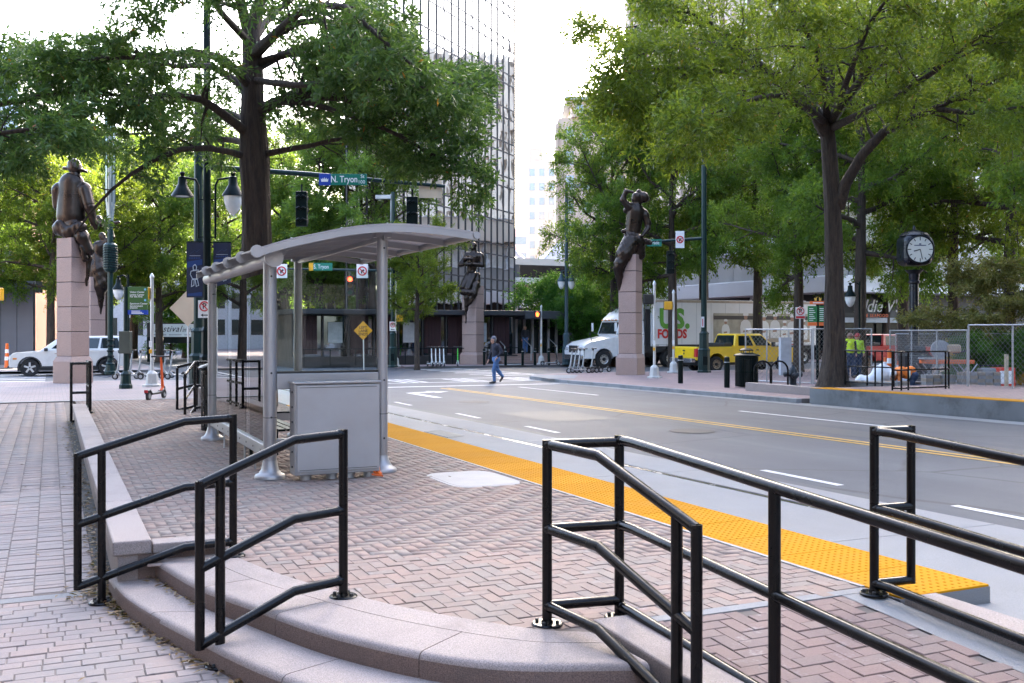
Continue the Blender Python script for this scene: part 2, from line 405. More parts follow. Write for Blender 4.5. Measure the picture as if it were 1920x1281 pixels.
paint('crossing_line', rect(5.6,18.6,36.0,36.25), WPAINT); paint('crossing_line', rect(5.6,19.2,39.2,39.45), WPAINT)
for k in range(5):
    x = 7.2 + k*2.5
    for j in range(3): paint('crossing_bar', [(x+j*.42,36.4),(x+j*.42+.2,36.4),(x+j*.42+.2,39.05),(x+j*.42,39.05)], WPAINT)
for xx in (19.2, -1.5):                       # the crossings over the side street
    for k in range(6):
        y = 41.6 + k*1.9; paint('crossing_bar', rect(xx-1.3, xx+1.3, y, y+.5), WPAINT)
paint('crossing_line', rect(20.6,20.8,41,53), WPAINT); paint('crossing_line', rect(-3.2,-3.0,41,53), WPAINT); paint('crossing_line', rect(.1,.3,41,53), WPAINT)
paint('turn_arrow', [(9.9,26.8),(10.15,26.8),(10.2,29.2),(10.9,29.55),(10.9,29.2),(11.5,29.8),(10.9,30.4),(10.9,30.0),(9.95,29.5)], WPAINT, .007)
b = MB(); b.lathe([(.42,.012),(.40,.016),(.05,.016)], 24); b.build('manhole_cover', M('cast_iron', (.03,.031,.034), .7, .1, .2, 8), label='dark round manhole cover set in the asphalt lane', cat='manhole', loc=(10.2,24.6,gz(10.2,24.6)))
b = MB(); b.lathe([(.42,.012),(.40,.016),(.05,.016)], 24); b.build('manhole_cover', MC['cast_iron'], label='worn manhole cover beside the double yellow line', cat='manhole', loc=(10.6,15.2,gz(10.6,15.2)))

# corner plaza on our side and the other pavements
plaza = sheet('plaza_pavement', [(-60,27.5),(5.4,27.5),(5.4,37),(4.6,39.2),(2.8,40.4),(-60,40.4)], PLAZAB, .12, th=.2)
sheet('paving_band', [(-20,27.35),(4.6,27.35),(4.6,27.7),(-20,27.7)], CONC, .126)
sheet('paving_band', [(-12,35.6),(5,35.6),(5,35.85),(-12,35.85)], CONC, .125)
def kerb(name, path, dz=.125, wd=.16, step=2.4):
    """granite kerb stones laid end to end along a path"""
    root = None; acc = []
    for (a, c) in zip(path[:-1], path[1:]):
        a, c = Vector(a), Vector(c); n = max(1, round((c-a).length/step))
        for i in range(n): acc.append((a.lerp(c, i/n), a.lerp(c, (i+1)/n)))
    for i, (a, c) in enumerate(acc):
        d = (c-a).normalized(); nn = Vector((-d.y, d.x)); g = d*.006
        q = [a+g, c-g, c-g+nn*wd, a+g+nn*wd]
        b = MB(); tp = [(p.x, p.y, gz(p.x, p.y)+dz+random.uniform(-.004,.004)) for p in q]
        b.add(tp+[(x,y,z-.3) for x,y,z in tp], [(0,1,2,3),(1,0,4,5),(2,1,5,6),(3,2,6,7),(0,3,7,4)])
        if root is None: root = b.build(name, CURB, kind='structure', bevel=.015, fix=True)
        else: b.build('kerb_stone', CURB, root, bevel=.015, fix=True)
    return root
kerb('kerb', [(5.4,27.5),(5.4,37),(4.6,39.2),(2.8,40.4),(-30,40.4)], wd=.16)
far_pave = sheet('far_pavement', [(17.8,20.6),(160,20.6),(160,40.3),(21.4,40.3),(19.4,39.4),(18.2,37.4),(17.8,34)], FARBRICK, .12, th=.2)
kerb('far_kerb', [(21.4,40.3),(19.4,39.4),(18.2,37.4),(17.8,34),(17.8,20.6)], wd=-.18)
kerb('side_kerb', [(60,40.3),(21.4,40.3)], wd=-.18)
sheet('kerb_ramp', [(17.5,34.6),(18.6,34.6),(20.4,37.6),(19.1,38.8),(18.0,37.0)], CONC, .13)
sheet('far_plaza_pavement', [(17.9,53.2),(160,53.2),(160,140),(17.9,140)], FARBRICK, .12, th=.2)
kerb('far_plaza_kerb', [(17.9,70),(17.9,55.2),(19.4,53.3),(60,53.3)], wd=.18)
sheet('kerb_ramp', [(23.6,53.1),(25.4,53.1),(26.4,56.2),(24.2,56.2)], CONC, .128)
sheet('far_left_pavement', [(5.2,53.2),(5.2,140),(-80,140),(-80,53.2)], PLAZAB, .12, th=.2)
kerb('far_left_kerb', [(-40,53.2),(4.0,53.2),(5.2,54.6),(5.2,70)], wd=.18)

# opposite platform with its concrete edge and yellow strip
fp = MB()
for x0, x1, y0, y1 in ((17.88, 23.5, -4, 20.4),):
    tp = [(x,y,gz(x,y)+.40) for x,y in rect(x0,x1,y0,y1)]
    fp.add(tp+[(x,y,z-.5) for x,y,z in tp], [(0,1,2,3),(1,0,4,5),(2,1,5,6),(3,2,6,7),(0,3,7,4)])
fplat = fp.build('opposite_platform', M('stained_concrete', (.19,.2,.21), .85, 0, .2, 1, .3, 60, dirt=.75, dcol=(.07,.07,.07), dscale=1.3), kind='structure')
sheet('opposite_paving', rect(18.6, 23.4, -4, 20.3), FARBRICK, .405)
b = MB()
for k in range(40):
    y0 = -4 + k*.61; tp = [(x,y,gz(x,y)+.412) for x,y in rect(17.9,18.5,y0,y0+.6)]
    b.add(tp+[(x,y,z-.02) for x,y,z in tp], [(0,1,2,3),(1,0,4,5),(2,1,5,6),(3,2,6,7),(0,3,7,4)])
b.build('tactile_strip', YELLOW_T, fplat, kind='stuff')
planter = MB()
for (x0,x1,y0,y1) in ((19.0,24.2,20.45,20.75),(19.0,19.25,20.75,24.5),(24.0,24.3,20.75,24.5)):
    planter.box(x0,x1,y0,y1,-.1,.42)
planter.build('planter_kerb', GRAN, kind='structure', bevel=.015)
sheet('planter_soil', rect(19.25,24.0,20.7,24.6), M('soil', (.06,.045,.035), .95, 0, .4, 8, .6, 40), .2)

# ---------------------------------------------------------------- near pavement and platform in bricks
BR_P = brick_mat('platform_brick', [(0,(0.272,0.213,0.182)),(.3,(0.305,0.220,0.183)),(.55,(0.325,0.233,0.193)),(.78,(0.290,0.242,0.210)),(1,(0.265,0.220,0.193))], .5, (0.184,0.162,0.144))
BR_S = brick_mat('pavement_brick', [(0,(0.311,0.264,0.245)),(.35,(0.342,0.275,0.249)),(.6,(0.323,0.275,0.258)),(.8,(0.354,0.280,0.249)),(1,(0.299,0.260,0.247))], .7, (0.214,0.203,0.194))
BR_R = brick_mat('ramp_brick', [(0,(0.221,0.157,0.138)),(.4,(0.253,0.172,0.151)),(.7,(0.221,0.159,0.145)),(1,(0.243,0.181,0.160))], .25)
SANDJ = M('sand_joint', (.165,.135,.118), .95, 0, .3, 6, .4, 80, dirt=.4, dcol=(.05,.05,.045))
def herring(x0, x1, y0, y1, inside, w=.1):
    out = []; g = .0055
    for a in range(-int(max(x1-x0, y1-y0)/w)-8, int((y1-y0+x1-x0)/w)+8):
        for c in range(-int((x1-x0+y1-y0)/w/4)-4, int((x1-x0+y1-y0)/w/4)+4):
            ox, oy = x0 + (a + 4*c)*w, y0 + a*w
            for (bx0,bx1,by0,by1) in ((ox,ox+2*w,oy,oy+w),(ox-w,ox,oy,oy+2*w)):
                cx, cy = (bx0+bx1)/2, (by0+by1)/2
                if x0-.1 <= cx <= x1+.1 and y0-.1 <= cy <= y1+.1 and inside(cx, cy): out.append((cx, cy, (bx1-bx0-g)/2, (by1-by0-g)/2))
    return out
def columns(x0, x1, y0, y1, inside):
    out = []; nx = int((x1-x0)/.206)
    for i in range(nx):
        cx = x0 + (i+.5)*.206; y = y0 + (i % 2)*.06
        k = 0
        while y < y1:
            h = (.132, .084)[k % 2]; k += 1
            if inside(cx, y+h/2): out.append((cx, y+h/2, .0995, (h-.014)/2))
            y += h
    return out
def lay(bricks, zf, parent, mat, near=300, th=.03):
    """the bricks nearest the camera each as an object, the others joined"""
    bricks = sorted(bricks, key=lambda q: q[0]**2 + q[1]**2)
    def vis(q):
        X = q[0]*CT - q[1]*ST; Y = dep(q[0], q[1])
        return Y > .5 and abs(X/Y) < .53 and (EYE - zf(q[0],q[1]))/Y < .355
    one = [q for q in bricks if vis(q)][:near]; s1 = set(one)
    cache = {}
    def unit(hx, hy, rnd):
        key = (round(hx,3), round(hy,3), rnd)
        if key not in cache:
            b = MB(); e = .003
            b.add([(-hx,-hy,-th),(hx,-hy,-th),(hx,hy,-th),(-hx,hy,-th),(-hx,-hy,-.004),(hx,-hy,-.004),(hx,hy,-.004),(-hx,hy,-.004),(-hx+e,-hy+e,0),(hx-e,-hy+e,0),(hx-e,hy-e,0),(-hx+e,hy-e,0)],
                  [(0,1,5,4),(1,2,6,5),(2,3,7,6),(3,0,4,7),(4,5,9,8),(5,6,10,9),(6,7,11,10),(7,4,8,11),(8,9,10,11)])
            b.a = [rnd/6]*9
            o = b.build('brick', mat); cache[key] = o.data; bpy.data.objects.remove(o)
        return cache[key]
    for q in one:
        o = bpy.data.objects.new('brick', unit(q[2], q[3], random.randrange(6))); COL.objects.link(o); o.parent = parent
        o.location = (q[0], q[1], zf(q[0],q[1]) + random.uniform(-.004,.003)); o.rotation_euler = (math.atan((zf(q[0],q[1]+.02)-zf(q[0],q[1]-.02))/.04)+random.uniform(-.006,.006), random.uniform(-.006,.006), random.uniform(-.008,.008))
    V = []; FF = []; rn = []
    for q in bricks:
        if q in s1: continue
        z = zf(q[0],q[1]) + random.uniform(-.004,.003); n = len(V); e = .004; x,y,hx,hy = q
        tx = random.uniform(-.0015,.0015); ty = random.uniform(-.0015,.0015)+hy*(zf(x,y+.02)-zf(x,y-.02))/.04
        V += [(x-hx,y-hy,z-.016),(x+hx,y-hy,z-.016),(x+hx,y+hy,z-.016),(x-hx,y+hy,z-.016),(x-hx+e,y-hy+e,z-tx-ty),(x+hx-e,y-hy+e,z+tx-ty),(x+hx-e,y+hy-e,z+tx+ty),(x-hx+e,y+hy-e,z-tx+ty)]
        for f in ((0,1,5,4),(1,2,6,5),(2,3,7,6),(3,0,4,7),(4,5,6,7)): FF += [i+n for i in f]
        rn += [random.random()]*5
    if V: link('brick_paving', arr_mesh('brick_paving', V, FF, 4, [mat], rn), parent, kind='stuff')

def crom(pts, n):
    """smooth curve through points, n samples"""
    p = [Vector(q) for q in pts]; p = [p[0]*2-p[1]] + p + [p[-1]*2-p[-2]]; out = []
    m = len(p) - 3
    for i in range(n):
        t = i/(n-1)*m; k = min(int(t), m-1); u = t-k; a, b_, c, d = p[k:k+4]
        out.append(.5*((2*b_) + (c-a)*u + (2*a-5*b_+4*c-d)*u*u + (3*b_-a-3*c+d)*u**3))
    return out
UP = [(.66,7.43),(.83,6.62),(1.06,5.98),(1.39,5.17),(1.90,4.46),(2.62,4.10)]
IN = [(1.08,7.43),(1.27,6.72),(1.50,6.12),(1.83,5.45),(2.30,4.80),(2.62,4.58)]
LO = [(.37,7.62),(.45,6.95),(.69,6.08),(1.05,5.05),(1.62,4.02),(2.55,3.42)]
NS = 61
cU, cI, cL = crom(UP, NS), crom(IN, NS), crom(LO, NS)
def zsw(x, y): return .095 + .0045*(y-5) if y < 30 else gz(x, y) + .12
pav = MB(); ys = [-3, 5, 12, 20, 27.6]
for i in range(len(ys)-1):
    pav.add([(-14,ys[i],zsw(0,ys[i])-.0065),(2.7 if ys[i+1] < 6 else .5,ys[i],zsw(0,ys[i])-.0065),(2.7 if ys[i+1] < 6 else .5,ys[i+1],zsw(0,ys[i+1])-.0065),(-14,ys[i+1],zsw(0,ys[i+1])-.0065)], [(0,1,2,3)])
pav.add([(.5,5,zsw(0,5)-.0068),(2.7,5,zsw(0,5)-.0068),(2.7,7.6,zsw(0,7)-.0068),(.5,7.6,zsw(0,7)-.0068)], [(0,1,2,3)])
pavement = pav.build('pavement', SANDJ, kind='structure')
def in_pav(x, y):
    if x > .36 and y > 7.62: return False
    if y <= 7.7:
        for i in range(NS-1):
            if cL[i].y >= y >= cL[i+1].y: return x < cL[i].x + .05
        return x < 2.5
    return True
def courses(x0, x1, y0, y1, inside):
    out = []; y = y0; k = 0
    while y < y1:
        x = x0 + random.random()*.2
        while x < x1:
            w_ = random.choice((.2,.2,.2,.1)); 
            if inside(x+w_/2, y+.052): out.append((x+w_/2, y+.052, (w_-.007)/2, .0485))
            x += w_
        y += .104; k += 1
    return out
lay([q for q in columns(-3.2, 2.6, 7.75, 27.3, in_pav)] + [q for q in courses(-3.2, 2.5, 2.2, 7.60, in_pav)], zsw, pavement, BR_S)
sheet('paving_band', [(-4,7.62),(.3,7.62),(.3,7.75),(-4,7.75)], CONC, 0).data.transform(Matrix.Translation((0,0,zsw(0,7.7)-gz(-2,7.7)+.002)))
b = MB(); b.quad((.30,7.75,zsw(0,7.7)+.006),(.42,7.75,zsw(0,7.7)+.012),(.42,21.8,zsw(0,21.8)+.012),(.30,21.8,zsw(0,21.8)+.006)); b.build('gravel_strip', M('gravel', (.075,.07,.065), .95, 0, .6, 30, 1, 70), kind='structure')

def zpl(x, y):
    if y > 21.5: return .35 + (gz(x,y)+.12-.35)*min(1, (y-21.5)/6)
    if y < 4.72 and x > 2.8: return .35 - .068*(4.72-y)
    return .35
body = MB()
poly = [(c.x+.03, c.y) for c in cI] + [(2.9,4.75),(4.64,4.75),(4.64,21.5),(.55,21.5),(.55,7.43)]
body.prism(poly, -.2, .3445)
body.add([(.55,21.5,.3445),(4.64,21.5,.3445),(4.64,27.5,zpl(3,27.5)-.0055),(.55,27.5,zpl(1,27.5)-.0055)], [(0,1,2,3)])
platform = body.build('platform', SANDJ, kind='structure')
def in_pl(x, y):
    if not (.62 < x < 4.6): return False
    if y < 4.78: return False
    if y < 7.3:
        if x < 1.15: return False
        for i in range(NS-1):
            if cI[i].y >= y >= cI[i+1].y: return x > cI[i].x + .03
        return x > 2.6
    if (x-4.17)**2/.42**2 + (y-10.1)**2/.60**2 < 1.15: return False
    return True
lay(herring(.6, 4.62, 4.7, 27.4, in_pl, .093), zpl, platform, BR_P)
ramp_o = MB(); ramp_o.add([(2.86,4.75,.3445),(4.6,4.75,.3445),(4.6,-1,zpl(3,-1)-.0055),(2.86,-1,zpl(3,-1)-.0055)], [(0,3,2,1)])
ramp_s = ramp_o.build('ramp', SANDJ, kind='structure')
lay(herring(2.88, 4.36, 1.0, 4.72, lambda x, y: 2.9 < x < 4.34 and y < 4.68, .1), zpl, ramp_s, BR_R)
b = MB(); b.add([(4.36,4.7,zpl(3,4.7)+.002),(4.6,4.7,zpl(3,4.7)+.002),(4.6,-1,zpl(3,-1)+.002),(4.36,-1,zpl(3,-1)+.002)], [(0,3,2,1)]); b.build('concrete_border', CONC, ramp_s)
b = MB(); b.box(2.9,4.6,4.69,4.78,.3,.352); b.build('threshold_band', CONC, ramp_s)
# ramp side walls in granite
def sidewall(name, x0, x1, y0, y1, ztop0, ztop1, n, mat=GRAN, lab=None):
    root = None
    for i in range(n):
        ya, yb = y0+(y1-y0)*i/n, y0+(y1-y0)*(i+1)/n - .006*(1 if y1 > y0 else -1)
        za, zb = ztop0+(ztop1-ztop0)*i/n, ztop0+(ztop1-ztop0)*(i+1)/n
        b = MB(); b.add([(x0,ya,-.2),(x1,ya,-.2),(x1,yb,-.2),(x0,yb,-.2),(x0,ya,za),(x1,ya,za),(x1,yb,zb),(x0,yb,zb)], [(0,3,2,1),(4,5,6,7),(0,1,5,4),(1,2,6,5),(2,3,7,6),(3,0,4,7)])
        if root is None: root = b.build(name, mat, bevel=.012, fix=True, kind='structure')
        else: b.build('granite_block', mat, root, bevel=.012, fix=True)
    return root
sidewall('ramp_wall', 2.645, 2.875, 4.72, -1.0, .405, .16, 4)
sidewall('ramp_kerb', 4.605, 4.86, 4.44, -1.0, .375, .30, 3)
sheet('apron', [(4.86,-1),(5.42,-1),(5.42,4.48),(4.86,4.48)], CONC, .03)
# curved granite steps, cut in stones
def steps():
    root = None
    cuts_u = [0, 14, 28, 43, 60]; cuts_l = [0, 18, 36, 60]
    def ring(outer, inner, cuts, z0, z1, nm, bev):
        nonlocal root
        for a, c in zip(cuts[:-1], cuts[1:]):
            o_ = [Vector(p) for p in outer[a:c+1]]; i_ = [Vector(p) for p in inner[a:c+1]]
            d = (o_[1]-o_[0]).normalized()*.003; o_[0] += d; i_[0] += d; d = (o_[-1]-o_[-2]).normalized()*.003; o_[-1] -= d; i_[-1] -= d
            n = len(o_); b = MB(); N = 6
            prof = [(0, z0), (0, z1-.035), (.008, z1-.014), (.026, z1-.003), (.05, z1)]
            vs = []
            for k in range(n):
                q = (i_[k]-o_[k]).normalized()
                for (e, z) in prof: vs.append((o_[k].x+q.x*e, o_[k].y+q.y*e, z))
                vs.append((i_[k].x, i_[k].y, z1)); vs.append((i_[k].x, i_[k].y, z0))
            m = len(prof)+2; fs = []; mi = []
            for k in range(n-1):
                for j in range(m-1): fs.append((k*m+j, k*m+j+1, (k+1)*m+j+1, (k+1)*m+j))
            fs.append(tuple(range(m-1, -1, -1))); fs.append(tuple((n-1)*m+j for j in range(m)))
            b.add(vs, fs)
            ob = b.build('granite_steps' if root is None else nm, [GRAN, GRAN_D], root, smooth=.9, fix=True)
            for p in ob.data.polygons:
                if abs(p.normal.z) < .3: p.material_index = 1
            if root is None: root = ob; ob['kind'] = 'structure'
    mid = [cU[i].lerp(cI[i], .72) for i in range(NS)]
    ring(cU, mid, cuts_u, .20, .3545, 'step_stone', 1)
    inn = [cI[i]+(cI[i]-cU[i]).normalized()*.07 for i in range(NS)]
    b0 = [mid[i].lerp(inn[i], .02) for i in range(NS)]
    for a, c in zip([0,20,40],[20,40,60]):
        b = MB(); o_, i_ = b0[a:c+1], inn[a:c+1]; n = len(o_)
        b.add([(p.x,p.y,.355) for p in o_]+[(p.x,p.y,.355) for p in i_]+[(p.x,p.y,.25) for p in o_], [(k,k+1,n+k+1,n+k) for k in range(n-1)]+[(k+1,k,2*n+k,2*n+k+1) for k in range(n-1)])
        b.build('border_stone', GRAN, root, fix=True)
    lin = [cU[i]+(cI[i]-cU[i]).normalized()*.12 for i in range(NS)]
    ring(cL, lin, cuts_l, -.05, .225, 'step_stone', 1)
    return root
STEPS = steps()
# coping wall along the pavement
wall = None
for i in range(8):
    y0, y1 = 7.41+i*1.82, 7.41+(i+1)*1.82-.008
    b = MB(); b.box(.385,.64,y0,y1,.40,.50)
    if wall is None:
        wall = b.build('coping_wall', GRAN, label='low granite coping wall between pavement and platform', cat='wall', bevel=.012)
    else: b.build('coping_stone', GRAN, wall, bevel=.012)
b = MB(); b.box(.42,.62,7.43,21.95,-.1,.398); b.build('wall_face', M('wall_granite', (.27,.22,.20), .85, 0, .2, 2, .4, 90, dirt=.5, dcol=(.1,.09,.08), fleck=.4), wall)
b = MB(); b.box(.648,1.16,7.40,7.58,.40,.47); b.build('end_coping', GRAN, wall, bevel=.01)
b = MB(); b.box(.55,1.14,7.425,7.57,.0,.398); b.build('end_wall', GRAN_D, wall)
# yellow tactile strip with its domes, tile by tile
ts = MB(); ts.box(4.64,5.40,4.50,22.0,-.05,.338); strip = ts.build('platform_edge', CONC, kind='structure')
for k in range(29):
    y0 = 4.50+k*.6; b = MB(); b.box(4.652,5.395,y0+.004,y0+.595,.335,.352)
    b.build('tactile_tile', YELLOW_T, strip, bevel=.003, seg=1)
V = []; FF = []
xs = np.arange(4.69, 5.38, .061); yy = np.arange(4.535, 17.0, .061)
ring8 = [(math.cos(2*math.pi*j/6), math.sin(2*math.pi*j/6)) for j in range(6)]
for x in xs:
    for y in yy:
        n = len(V)
        V += [(x+.014*c, y+.014*s_, .3515) for c, s_ in ring8] + [(x+.008*c, y+.008*s_, .3565) for c, s_ in ring8]
        for j in range(6):
            k = (j+1) % 6; FF += [n+j, n+k, n+6+k, n+6+j]
        FF += [n+6,n+7,n+8,n+9]; FF += [n+6,n+9,n+10,n+11]
link('truncated_domes', arr_mesh('truncated_domes', V, FF, 4, [YELLOW_T]), strip, kind='stuff')
b = MB(); b.box(4.615,4.648,4.8,17,.33,.3535); b.build('pale_mortar_line', M('pale_mortar', (.36,.34,.325), .9, 0, .2, 6), strip)
# pale concrete hatch in the bricks
b = MB(); oct_ = []
for j in range(28):
    t = 2*math.pi*j/28; cx, sy = math.cos(t), math.sin(t)
    oct_.append((4.17+.40*math.copysign(abs(cx)**.45, cx), 10.1+.58*math.copysign(abs(sy)**.45, sy)))
b.prism(oct_, .32, .351); hatch = b.build('utility_hatch', M('pale_concrete', (.40,.385,.37), .85, 0, .08, 3, .3, 90, dirt=.3, dcol=(.33,.31,.3)), label='pale concrete utility hatch set in the platform bricks', cat='hatch', bevel=.006)
b = MB(); b.prism([(4.17+(x-4.17)*.9, 10.1+(y-10.1)*.92) for x, y in oct_], .34, .3535); b.build('lid', MC['pale_concrete'], hatch, bevel=.003)
# fallen leaves along the wall and the foot of the steps
LITTER = leaf_mat('dry_leaf', [(0,(.10,.045,.018)),(.4,(.2,.11,.045)),(.75,(.27,.17,.075)),(1,(.33,.25,.15))], .1)
def litter(spots):
    V = []; FF = []; rn = []
    for (x, y, z, s_) in spots:
        a = random.uniform(0, 6.28); t = random.uniform(-.35,.35); n = len(V); l, w_ = s_, s_*random.uniform(.25,.4)
        d = Vector((math.cos(a), math.sin(a), t*.6)); e = Vector((-math.sin(a), math.cos(a), random.uniform(-.4,.4)))
        c = Vector((x,y,z+.008+random.random()*.012))
        V += [c-d*l*.5, c+e*w_*.5+Vector((0,0,s_*.12)), c+d*l*.5, c-e*w_*.5+Vector((0,0,s_*.06))]; FF += [n,n+1,n+2,n+3]; rn.append(random.random())
    link('fallen_leaves', arr_mesh('fallen_leaves', [tuple(p) for p in V], FF, 4, [LITTER], rn), label='dry brown leaves gathered along the wall foot and steps', cat='leaves', kind='stuff')
sp = []
for _ in range(900):
    y = 7.7 + 14*random.random()**1.7; sp.append((random.gauss(.35,.07), y, zsw(0,y), random.uniform(.03,.075)))
sp = [q for q in sp if q[0] < .41]
for _ in range(300):
    i = min(NS-2, int(abs(random.gauss(0,22)))); p = cL[i]; q = (cL[i]-cI[i]).normalized()*abs(random.gauss(.03,.035))
    sp.append((p.x+q.x, p.y+q.y, zsw(0,p.y), random.uniform(.035,.08)))
for _ in range(60): sp.append((.28+random.gauss(0,.09), 7.6+random.gauss(0,.1), zsw(0,7.6), random.uniform(.04,.08)))
for _ in range(40):
    i = random.randrange(0,14); p = cU[i]; q = (cU[i]-cI[i]).normalized()*abs(random.gauss(.03,.03)); sp.append((p.x+q.x, p.y+q.y, .225, random.uniform(.035,.07)))
for _ in range(70):
    x, y = random.uniform(1.5,4.5), random.uniform(6.2,17); sp.append((x, y, .352, random.uniform(.02,.055)))
for _ in range(40):
    x, y = random.uniform(-1.2,.3), random.uniform(5.5,16); sp.append((x, y, zsw(0,y), random.uniform(.02,.06)))
litter([(x,y,z,s_) for x,y,z,s_ in sp if s_ > 0])
# ================================================================ handrails, shelter
def rails(name, label, loc, posts, paths, extra=(), r=.0275, bases=()):
    t = thing(name, label, 'railing', loc)
    for a, c in posts:
        b = MB(); b.tube([a, c], r, 14); b.build('post', BLACK, t, smooth=True, world=True)
    for p in paths:
        b = MB(); b.tube(p, r, 14); b.build('rail', BLACK, t, smooth=.5, world=True)
    for p in extra:
        b = MB(); b.tube(p, r*.97, 14); b.build('return_bar', BLACK, t, smooth=.5, world=True)
    for p in paths:
        q0, q1 = Vector(p[0]), Vector(p[1]); d = (q1-q0).normalized(); b = MB(); b.tube([q0+d*(r*.98), q0+d*(r+.008), q0+d*(r+.014)], [r*1.16, r*1.12, r*1.01], 12); b.build('weld_bead', BLACK, t, smooth=True, world=True)
    for c in bases:
        b = MB(); b.lathe([(.085,0),(.085,.008),(.078,.014),(.034,.014),(.032,.03)], 24, c); f = b.build('base_flange', BLACK, t, smooth=.6, world=True)
        for k in range(4):
            a = math.pi/4+k*math.pi/2; b = MB(); b.lathe([(.012,.012),(.012,.028),(.004,.03)], 6, (c[0]+.058*math.cos(a), c[1]+.058*math.sin(a), c[2])); b.build('bolt', MC['cast_iron'], f, world=False).location = -Vector(t.location)*1
    return t
def lv(a, z): return Vector((a[0], a[1], z))
def step_rail(lab, hi, lo, zlo, over, bend, drop=.165):
    """three rails over the steps: level at the platform post, sloping past the lower post"""
    hi, lo = Vector(hi), Vector(lo); d = (lo-hi); e = hi + d*over; k = hi + d*bend
    zt = (1.335, .875, .455)
    paths = []
    for z in zt: paths.append([lv(hi, z), lv(k, z-.015), lv(e, z-.015-drop*(over-bend)/(1-bend))])
    dz = drop*(over-bend)/(1-bend)
    ex = [[lv(e, 1.335-.015-dz+.02), lv(e, .455-.015-dz-.02)]]
    zl = 1.335-.015-drop
    t = rails('step_railing', lab, (hi.x, hi.y, .35), [(lv(hi,.35), lv(hi,1.36)), (lv(lo, zlo), lv(lo, zl))], paths, ex, bases=[lv(hi,.351), lv(lo, zlo)])
    return t
step_rail('black pipe handrail over the steps beside the granite coping wall', (1.18,7.32), (.314,7.36), zsw(0,7.4), 1.173, .378)
step_rail('black pipe handrail in the middle of the curved granite steps', (1.60,5.91), (.852,5.72), zsw(0,5.7), 1.15, .42)
# handrail at the ramp end of the steps, joined to the long ramp handrail
t = step_rail('black pipe handrail where the steps meet the brick ramp', (2.46,4.89), (2.6,3.85), zsw(0,3.8), 1.125, .44, .205)
for z in (1.335,.875,.455):
    b = MB(); b.tube([(2.46,4.89,z),(2.88,4.83,z)], .0272, 12); b.build('link_rail', BLACK, t, smooth=True, world=True)
sl_ = .066
def ramp_rail(lab, x, y0, ys, ret):
    zt = (1.345, .875, .42)
    paths = []; y9 = ys[-1]
    for z in zt: paths.append([(x,y0,z),(x,y0-.14,z),(x,y9,z-sl_*(y0-.14-y9))])
    posts = [((x,y0,.35),(x,y0,1.372))] + [((x,y,zpl(3,y)),(x,y,1.345-sl_*(y0-.14-y))) for y in ys]
    ex = []
    if ret:
        ex = [[(x,y0,z),(x+.27,y0-.03,z)] for z in zt] + [[(x+.27,y0-.03,.40),(x+.27,y0-.03,1.372)]]
    return rails('ramp_railing', lab, (x,y0,.35), posts, paths, ex, bases=[(x,y0,.352)])
ramp_rail('long black pipe handrail along the granite wall side of the ramp', 2.88, 4.83, (3.51, 2.2, .9), False)
ramp_rail('black pipe handrail with a return end beside the yellow strip', 4.55, 4.62, (3.2, 1.9, .6), True)
# far end of the coping wall and of the platform
t = rails('wall_railing', 'short black railing at the far end of the coping wall', (.66,21.4,.35),
  [((.70,21.3,.35),(.70,21.3,1.37)),((.70,22.1,.33),(.70,22.1,1.35)),((.70,22.9,.3),(.70,22.9,1.33))],
  [[(.70,21.3,z),(.70,23.3,z-.03)] for z in (1.345,.87,.42)],
  [[(.70,21.3,1.33),(.36,21.3,1.33),(.36,21.3,.2)],[(.36,21.3,.76),(.70,21.3,.76)],[(.36,21.3,.2),(.52,21.3,.2)]], bases=[(.70,21.3,.352)])
t = rails('platform_railing', 'black railing beside the granite block at the platform end', (2.4,20.6,.35),
  [((2.35,20.2,.35),(2.35,20.2,1.12)),((2.62,20.9,.35),(2.62,20.9,1.32)),((2.36,21.6,.33),(2.36,21.6,1.2)),((3.05,20.9,.35),(3.05,20.9,1.34)),((2.75,21.5,.34),(2.75,21.5,1.32))],
  [[(2.35,20.2,z-.22),(2.62,20.9,z),(3.05,20.9,z)] for z in (1.335,.87,.43)] + [[(2.36,21.6,z-.1),(2.75,21.5,z)] for z in (1.32,.87,.43)])
b = MB(); b.box(2.75,3.6,21.2,21.75,.2,.80); b.build('granite_block', GRAN, label='granite end block behind the far platform railing', cat='block', bevel=.015)
# ---------------------------------------------------------------- the shelter
A, B_, C_, D_ = (2.17,11.03), (3.44,11.03), (2.17,15.32), (3.44,15.32)
sh = thing('transit_shelter', 'grey metal transit shelter with arched roof and glass walls', 'shelter', (2.17,11.03,.35))
for (p, top, r) in ((A,2.72,.072),(B_,3.07,.062),(C_,2.66,.066),(D_,3.02,.062)):
    b = MB(); b.lathe([(r,0),(r,top-.35)], 28, (p[0],p[1],.35)); po = b.build('post', ALU, sh, smooth=True, world=True)
    b = MB(); b.lathe([(.165,0),(.165,.03),(.155,.045),(.12,.062),(.095,.10),(r+.012,.15),(r+.004,.19)], 28, (p[0],p[1],.352)); b.build('foot', ALU, po, smooth=.6).location = -Vector(sh.location)
b = MB(); b.lathe([(.078,-.2),(.078,4.75)], 24, (2.17,11.03,2.74), 'y'); b.build('eave_tube', ALU, sh, smooth=.6, world=True)
b = MB(); b.lathe([(.10,-.03),(.10,0)], 24, (2.17,10.83,2.74), 'y'); b.build('tube_cap', ALU, sh, smooth=.6, world=True)
